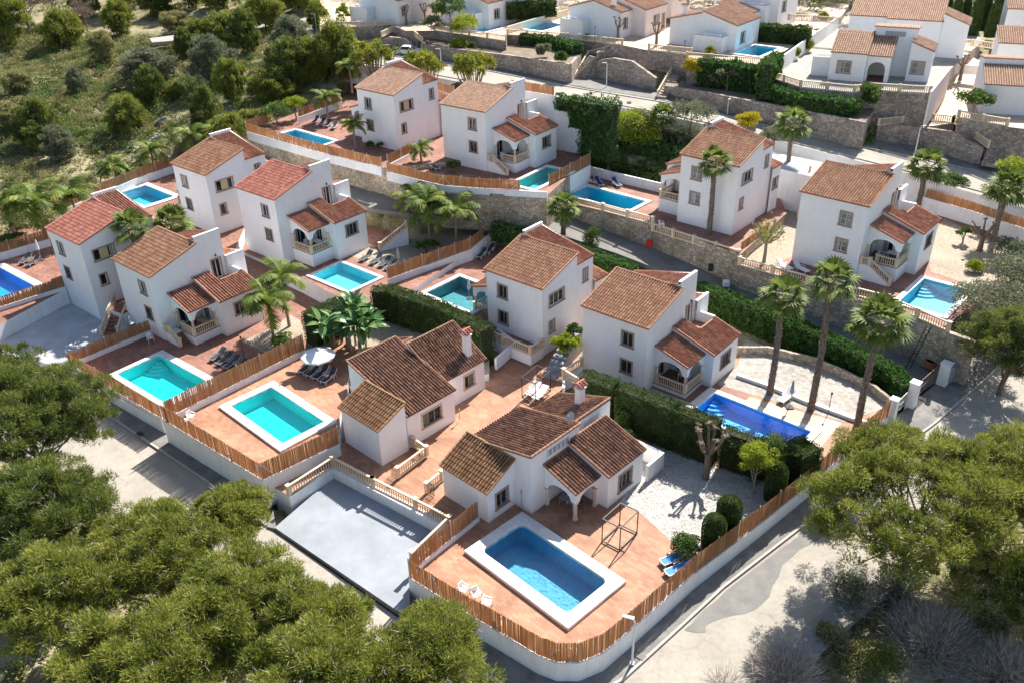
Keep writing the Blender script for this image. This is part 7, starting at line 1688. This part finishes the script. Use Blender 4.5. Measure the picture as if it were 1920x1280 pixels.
for f,h,lb in [((588,234),(603,223),'first of four dark loungers on the leftmost upper terrace'),((600,238),(616,226),'second of four dark loungers on the leftmost upper terrace'),((611,241),(627,229),'third of four dark loungers on the leftmost upper terrace'),((623,245),(638,232),'last of four dark loungers on the leftmost upper terrace')]: lounger(f,h,8.0,lb,'dark',35,'dark loungers on the upper terrace')
lounger((1128,352),(1112,338),5.05,'navy lounger left on the terrace of the grey blue pool','navy',40,'navy loungers'); lounger((1162,353),(1146,342),5.05,'navy lounger right on the terrace of the grey blue pool','navy',40,'navy loungers')
lounger((795,317),(780,308),7.4,'white framed lounger left of the stair on the upper terrace','dark',25); lounger((822,321),(806,313),7.4,'white framed lounger beside the low dark shrub','dark',25)
lounger((897,487),(915,470),1.4,'dark lounger in the shade behind the balcony villa, front one','dark',25); lounger((912,478),(930,462),1.4,'dark lounger in the shade behind the balcony villa, rear one','dark',25)
lounger((40,498),(62,484),1.3,'grey lounger beside the leftmost blue pool, front one','grey',40); lounger((52,502),(75,490),1.3,'grey lounger beside the leftmost blue pool, rear one','grey',40)
lounger((1483,510),(1468,503),3.95,'white framed lounger behind the balustrade under the blank villa wall','white',40); lounger((1515,515),(1498,507),3.95,'white framed lounger right of the other behind the balustrade','white',40)
lounger((1462,757),(1484,741),.02,'white plastic lounger between two tall palm trunks','white',35)
lounger((990,745),(1020,714),.22,'white cushioned lounger left inside the black canopy frame','white',20); lounger((1003,752),(1034,722),.22,'white cushioned lounger right inside the black canopy frame','white',20)
# plastic armchairs and tables
def armchair(p,az,label,group=None):
    root=empty('plastic_chair',p,R(az),label=label,cat='chair',group=group)
    mb=MB(); mb.box(-.25,.25,-.25,.25,.4,.43); mb.build('seat',PLW,root)
    mb=MB(); mb.prism([(-.3,-.24),(-.26,-.24),(-.26,.24),(-.3,.24)],.43,.85); mb.build('backrest',PLW,root)
    for s in (-.27,.27): mb=MB(); mb.bar((-.27,s,.64),(.22,s,.62),.06,.03); mb.build('armrest',PLW,root)
    for x in (-.24,.22):
        for y in (-.25,.25): mb=MB(); mb.bar((x*1.15,y*1.1,0),(x,y,.4 if x<0 else .62),.05); mb.build('leg',PLW,root)
for x,y,z,az,lb in [(870,1112,.02,-40,'white plastic chair at the reed fence, first from the parking lot'),(893,1122,.02,-60,'white plastic chair at the reed fence, second from the parking lot'),(914,1137,.02,-20,'white plastic chair at the reed fence, third from the parking lot'),(937,1176,.02,20,'white plastic chair close under the curved reed fence'),(360,787,.92,-30,'white plastic chair alone beside the bright cyan pool'),(283,640,.12,-50,'white plastic chair in the shade beside the villa stair'),(1080,1232,.02,40,'white plastic chair in the curve of the corner fence'),(1240,427,5.07,0,'white plastic chair at the balustrade corner of the grey blue pool'),(1065,938,.02,120,'white plastic chair under the arched corner porch')]: armchair(at(x,y,z),az,lb)
mb=MB(); mb.box(-.25,.25,-.25,.25,.42,.46); 
for x in (-.2,.2):
    for y in (-.2,.2): mb.bar((x,y,0),(x,y,.42),.04)
o=mb.build('side_table',PLW,None,label='small white side table beside the lone chair at the cyan pool',cat='table'); o.location=at(348,795,.92)
def table(p,az,w,d,label,m=PLW):
    root=empty('table',p,R(az),label=label,cat='table'); mb=MB(); mb.box(-w/2,w/2,-d/2,d/2,.71,.75); mb.build('tabletop',m,root)
    for x in (-w/2+.1,w/2-.1):
        for y in (-d/2+.1,d/2-.1): mb=MB(); mb.bar((x*1.1,y*1.1,0),(x,y,.71),.05); mb.build('leg',m,root)
pt=lpt(H1O,H1Y,3.0,5.2,.02); table(pt,-44,1.3,.8,'white dining table under the arched corner porch',LOT)
mb=MB(); mb.lathe((0,0,.75),[(.1,0),(.27,.1),(.29,.2),(.24,.32),(.05,.4)],12)
for k in range(3): mb.bar((.1*math.cos(k*2.1),.1*math.sin(k*2.1),.8),(.3*math.cos(k*2.1),.3*math.sin(k*2.1),0),.03)
o=mb.build('barbecue',METALB,None,label='black kettle barbecue under the arched corner porch',cat='barbecue'); o.location=lpt(H1O,H1Y,4.1,5.1,.02)
for n,k in (('VB','front'),('VC','palm side'),('L2','upper'),('VR','rightmost'),('V4','tan roofed')):
    O,y=VL[n]; p=lpt(O,y,8.9,3.2,O[2]+.01); table(p,math.degrees(y),1.1,.7,{'VB':'porch table of the villa nearest the left street','VC':'white porch table behind the leaning palms','L2':'porch table of the upper terrace villa','VR':'white porch table of the rightmost villa','V4':'porch table of the villa beside the deep blue pool'}[n],WOOD if n in('VB','L2') else PLW)
for n,lb in (('VC','white porch chair behind the leaning palms'),('VR','white porch chair of the rightmost villa')):
    O,y=VL[n]; armchair(lpt(O,y,8.0,2.6,O[2]+.01),-40,lb)
# canopy frames
def canopy_frame(cs,z,h,label):
    P=[at(x,y,z) for x,y in cs]; c=P[0].copy(); root=empty('canopy_frame',c,0,label=label,cat='frame'); P=[p-c for p in P]; t=.07; Z=Vector((0,0,1))
    for p in P: mb=MB(); mb.bar(p,p+Z*h,t); mb.build('post',METALB,root)
    for i in range(4):
        for q in (.12,h): mb=MB(); mb.bar(P[i]+Z*q,P[(i+1)%4]+Z*q,t,t); mb.build('rail',METALB,root)
canopy_frame([(1128.5,1015),(1161.5,1032),(1194,1000),(1161.5,985)],.01,2.05,'empty black cube frame standing on the clay terrace by the mosaic pool')
canopy_frame([(979,746),(1004,758),(1032,734),(1007,723)],.22,2.1,'black canopy frame over two white loungers in the clay courtyard')
# parasols
def parasol(base,h,label,openr=None,m=CANV):
    root=empty('parasol',base,0,label=label,cat='parasol'); mb=MB(); mb.tube([(0,0,0),(0,0,h)],.03,8); mb.build('pole',PLW if openr else WOOD,root); mb=MB(); mb.box(-.3,.3,-.3,.3,0,.08); mb.build('base',LOUNG,root)
    if openr:
        n=8
        for k in range(1):
            mb=MB(); top=(0,0,h)
            for i in range(n):
                a0,a1=[2*math.pi*j/n+.2 for j in (i,i+1)]; r1=openr*.5
                p=lambda a,r,z:(r*math.cos(a),r*math.sin(a),z)
                mb.face([top,p(a0,r1,h-.22),p(a1,r1,h-.22)]); mb.face([p(a0,r1,h-.22),p(a0,openr,h-.52),p(a1,openr,h-.52),p(a1,r1,h-.22)]); mb.face([p(a0,openr,h-.52),p(a0,openr+.01,h-.66),p(a1,openr+.01,h-.66),p(a1,openr,h-.52)])
            mb.build('canopy',m,root)
        mb=MB()
        for i in range(n): a=2*math.pi*i/n+.2; mb.bar((0,0,h-.9),(openr*.55*math.cos(a),openr*.55*math.sin(a),h-.27),.02)
        mb.build('ribs',PLG,root)
    else:
        mb=MB(); mb.lathe((0,0,h-1.35),[(.05,0),(.16,.12),(.14,.6),(.09,1.1),(.03,1.35)],10); mb.build('canopy',m,root)
b=at(601,697,.9); parasol(b,hz(b,656),'open white parasol over the dark loungers',1.55)
for x,y,z,ty,lb,m_ in [(1480,763,.02,712,'folded grey parasol between the tall palms',CANVG),(748,500,2.0,464,'folded dark parasol behind the row of grey loungers',CANVG),(880,560,1.4,521,'folded beige parasol beside the grey green pool',CANV),(78,488,1.3,449,'folded pale parasol at the leftmost pool',CANV)]:
    b=at(x,y,z); parasol(b,hz(b,ty),lb,None,m_)
def gpost(x,y,z,ty,lb,m_=METALB,name='garden_lamp',cat='garden lamp'):
    b=at(x,y,z); h=hz(b,ty); mb=MB(); mb.tube([(0,0,0),(0,0,h-.2)],.03,6); mb.lathe((0,0,h-.22),[(.05,0),(.09,.04),(.09,.18),(.02,.26)],8); o=mb.build(name,m_,None,label=lb,cat=cat); o.location=b
gpost(1553,773,.02,735,'black garden lamp between the middle and right tall palm')
gpost(458,668,.1,631,'black garden lamp beside the charcoal loungers')
gpost(633,838,-.0,806,'black garden lamp at the corner of the bright cyan pool fence')
gpost(862,786,.2,766,'brown post in the middle of the clay courtyard',WOOD,'post','post')
gpost(1041,297,7.4,268,'black garden lamp at the end of the upper terrace by the blank wall')
gpost(635,228,8.0,212,'black garden lamp behind the four dark loungers')
gpost(1115,68+14,15,50,'black garden lamp in front of the dark patched bungalow')
gpost(1283,98,15,76,'black garden lamp left of the roof terrace')
gpost(978,953,.02,919,'grey outdoor shower pole at the bungalow wall beside the mosaic pool',PLG,'outdoor_shower','shower')
# parked car
def car(p,az,label):
    root=empty('parked_car',p,R(az),label=label,cat='car'); L=4.2;W=1.75
    prof=[(-2.1,.35),(-2.08,.75),(-1.75,.92),(-1.0,1.0),(.95,.98),(1.75,.86),(2.08,.66),(2.1,.35)]; mb=MB(); n=len(prof)
    for s in (-1,1): 
        f=[(x,s*W/2*(1 if z<.8 else .96),z) for x,z in prof]; mb.face(f if s<0 else f[::-1])
    for i in range(n): a=prof[i];b=prof[(i+1)%n]; k=lambda q,s:(q[0],s*W/2*(1 if q[1]<.8 else .96),q[1]); mb.face([k(a,-1),k(b,-1),k(b,1),k(a,1)])
    mb.build('body',mat('car_paint_white',(.8,.8,.8),.25,spec=.6),root)
    g=MB(); B=[(-1.5,-.8,.96),(1.05,-.8,.96),(1.05,.8,.96),(-1.5,.8,.96)];T=[(-1.0,-.62,1.4),(.35,-.62,1.42),(.35,.62,1.42),(-1.0,.62,1.4)]
    for i in range(4): j=(i+1)%4; g.face([B[i],B[j],T[j],T[i]])
    g.build('windows',GLASS,root); g=MB(); g.box(-1.05,.4,-.63,.63,1.4,1.45); 
    for (a,b) in zip(B,T): g.bar(a,b,.07)
    g.build('roof',bpy.data.materials['car_paint_white'],root)
    for x in (-1.3,1.3):
        for s in (-.88,.7):
            w_=MB(); w_.tube([(x,s,.32),(x,s+.18,.32)],.32,16); o=w_.build('wheel',LOUNG,root); w_=MB(); w_.tube([(x,s-.01,.32),(x,s+.19,.32)],.19,10); w_.build('rim',PLG,o)
    for s in (-.6,.6): w_=MB(); w_.box(2.02,2.1,s-.15,s+.15,.6,.72); w_.build('headlight',PLG,root)
car(at(768,104,12.15),-15,'white car parked at the foot of the garage bastion')
# life ring
mb=MB(); n=14
mb.tube([(0,.36*math.cos(2*math.pi*k/n),.36*math.sin(2*math.pi*k/n)) for k in range(n+1)],.08,6,cap=False); o=mb.build('life_ring',REDP,None,label='red life ring leaning beside the upper pool',cat='life ring'); o.location=at(942,38,15.6); o.rotation_euler=(0,0,R(-30))
for x,y,z,lb in [(1420,1125,-1.45,'round iron manhole cover in the sunny right street'),(1180,192,10.9,'round iron manhole cover in the upper street'),(620,1045,-1.3,'round iron manhole cover in the left street')]:
    mb=MB(); mb.tube([(0,0,.0),(0,0,.03)],.34,18); o=mb.build('manhole_cover',METALB,None,label=lb,cat='manhole'); o.location=at(x,y,z)
# road patches and faint markings
def roadpatch(base,i0,i1,w0,w1,mt,seed,name='road'):
    rs=np.random.RandomState(seed); pts=smooth(base[i0:i1+1],8); a=offs(pts,1.0); L=[];Rr=[]; n=len(pts)
    for k,(p,q) in enumerate(zip(pts,a)):
        d=(q-p); j0=w0+rs.uniform(-.05,.05); e=min(1,k/2,(n-1-k)/2); j1=w0+(w1-w0)*e*(.75+.35*math.sin(k*.55+seed)+rs.uniform(-.06,.06)); L.append(p+d*j0+Vector((0,0,.012))); Rr.append(p+d*j1+Vector((0,0,.012)))
    mb=MB()
    for k in range(n-1): mb.face([L[k],L[k+1],Rr[k+1],Rr[k]])
    mb.build(name,mt,None,kind='structure')
k2s=k2
roadpatch(k2s,2,5,.25,2.3,mat('asphalt_patch_dark',(.17,.165,.155),.9,.8,(40,.3,.01),(.235,.225,.21)),3)
roadpatch(k2s,1,4,5.4,6.9,mat('asphalt_patch_mid',(.24,.23,.21),.9,.8,(40,.3,.01),(.30,.285,.26)),5)
finish_terrain()
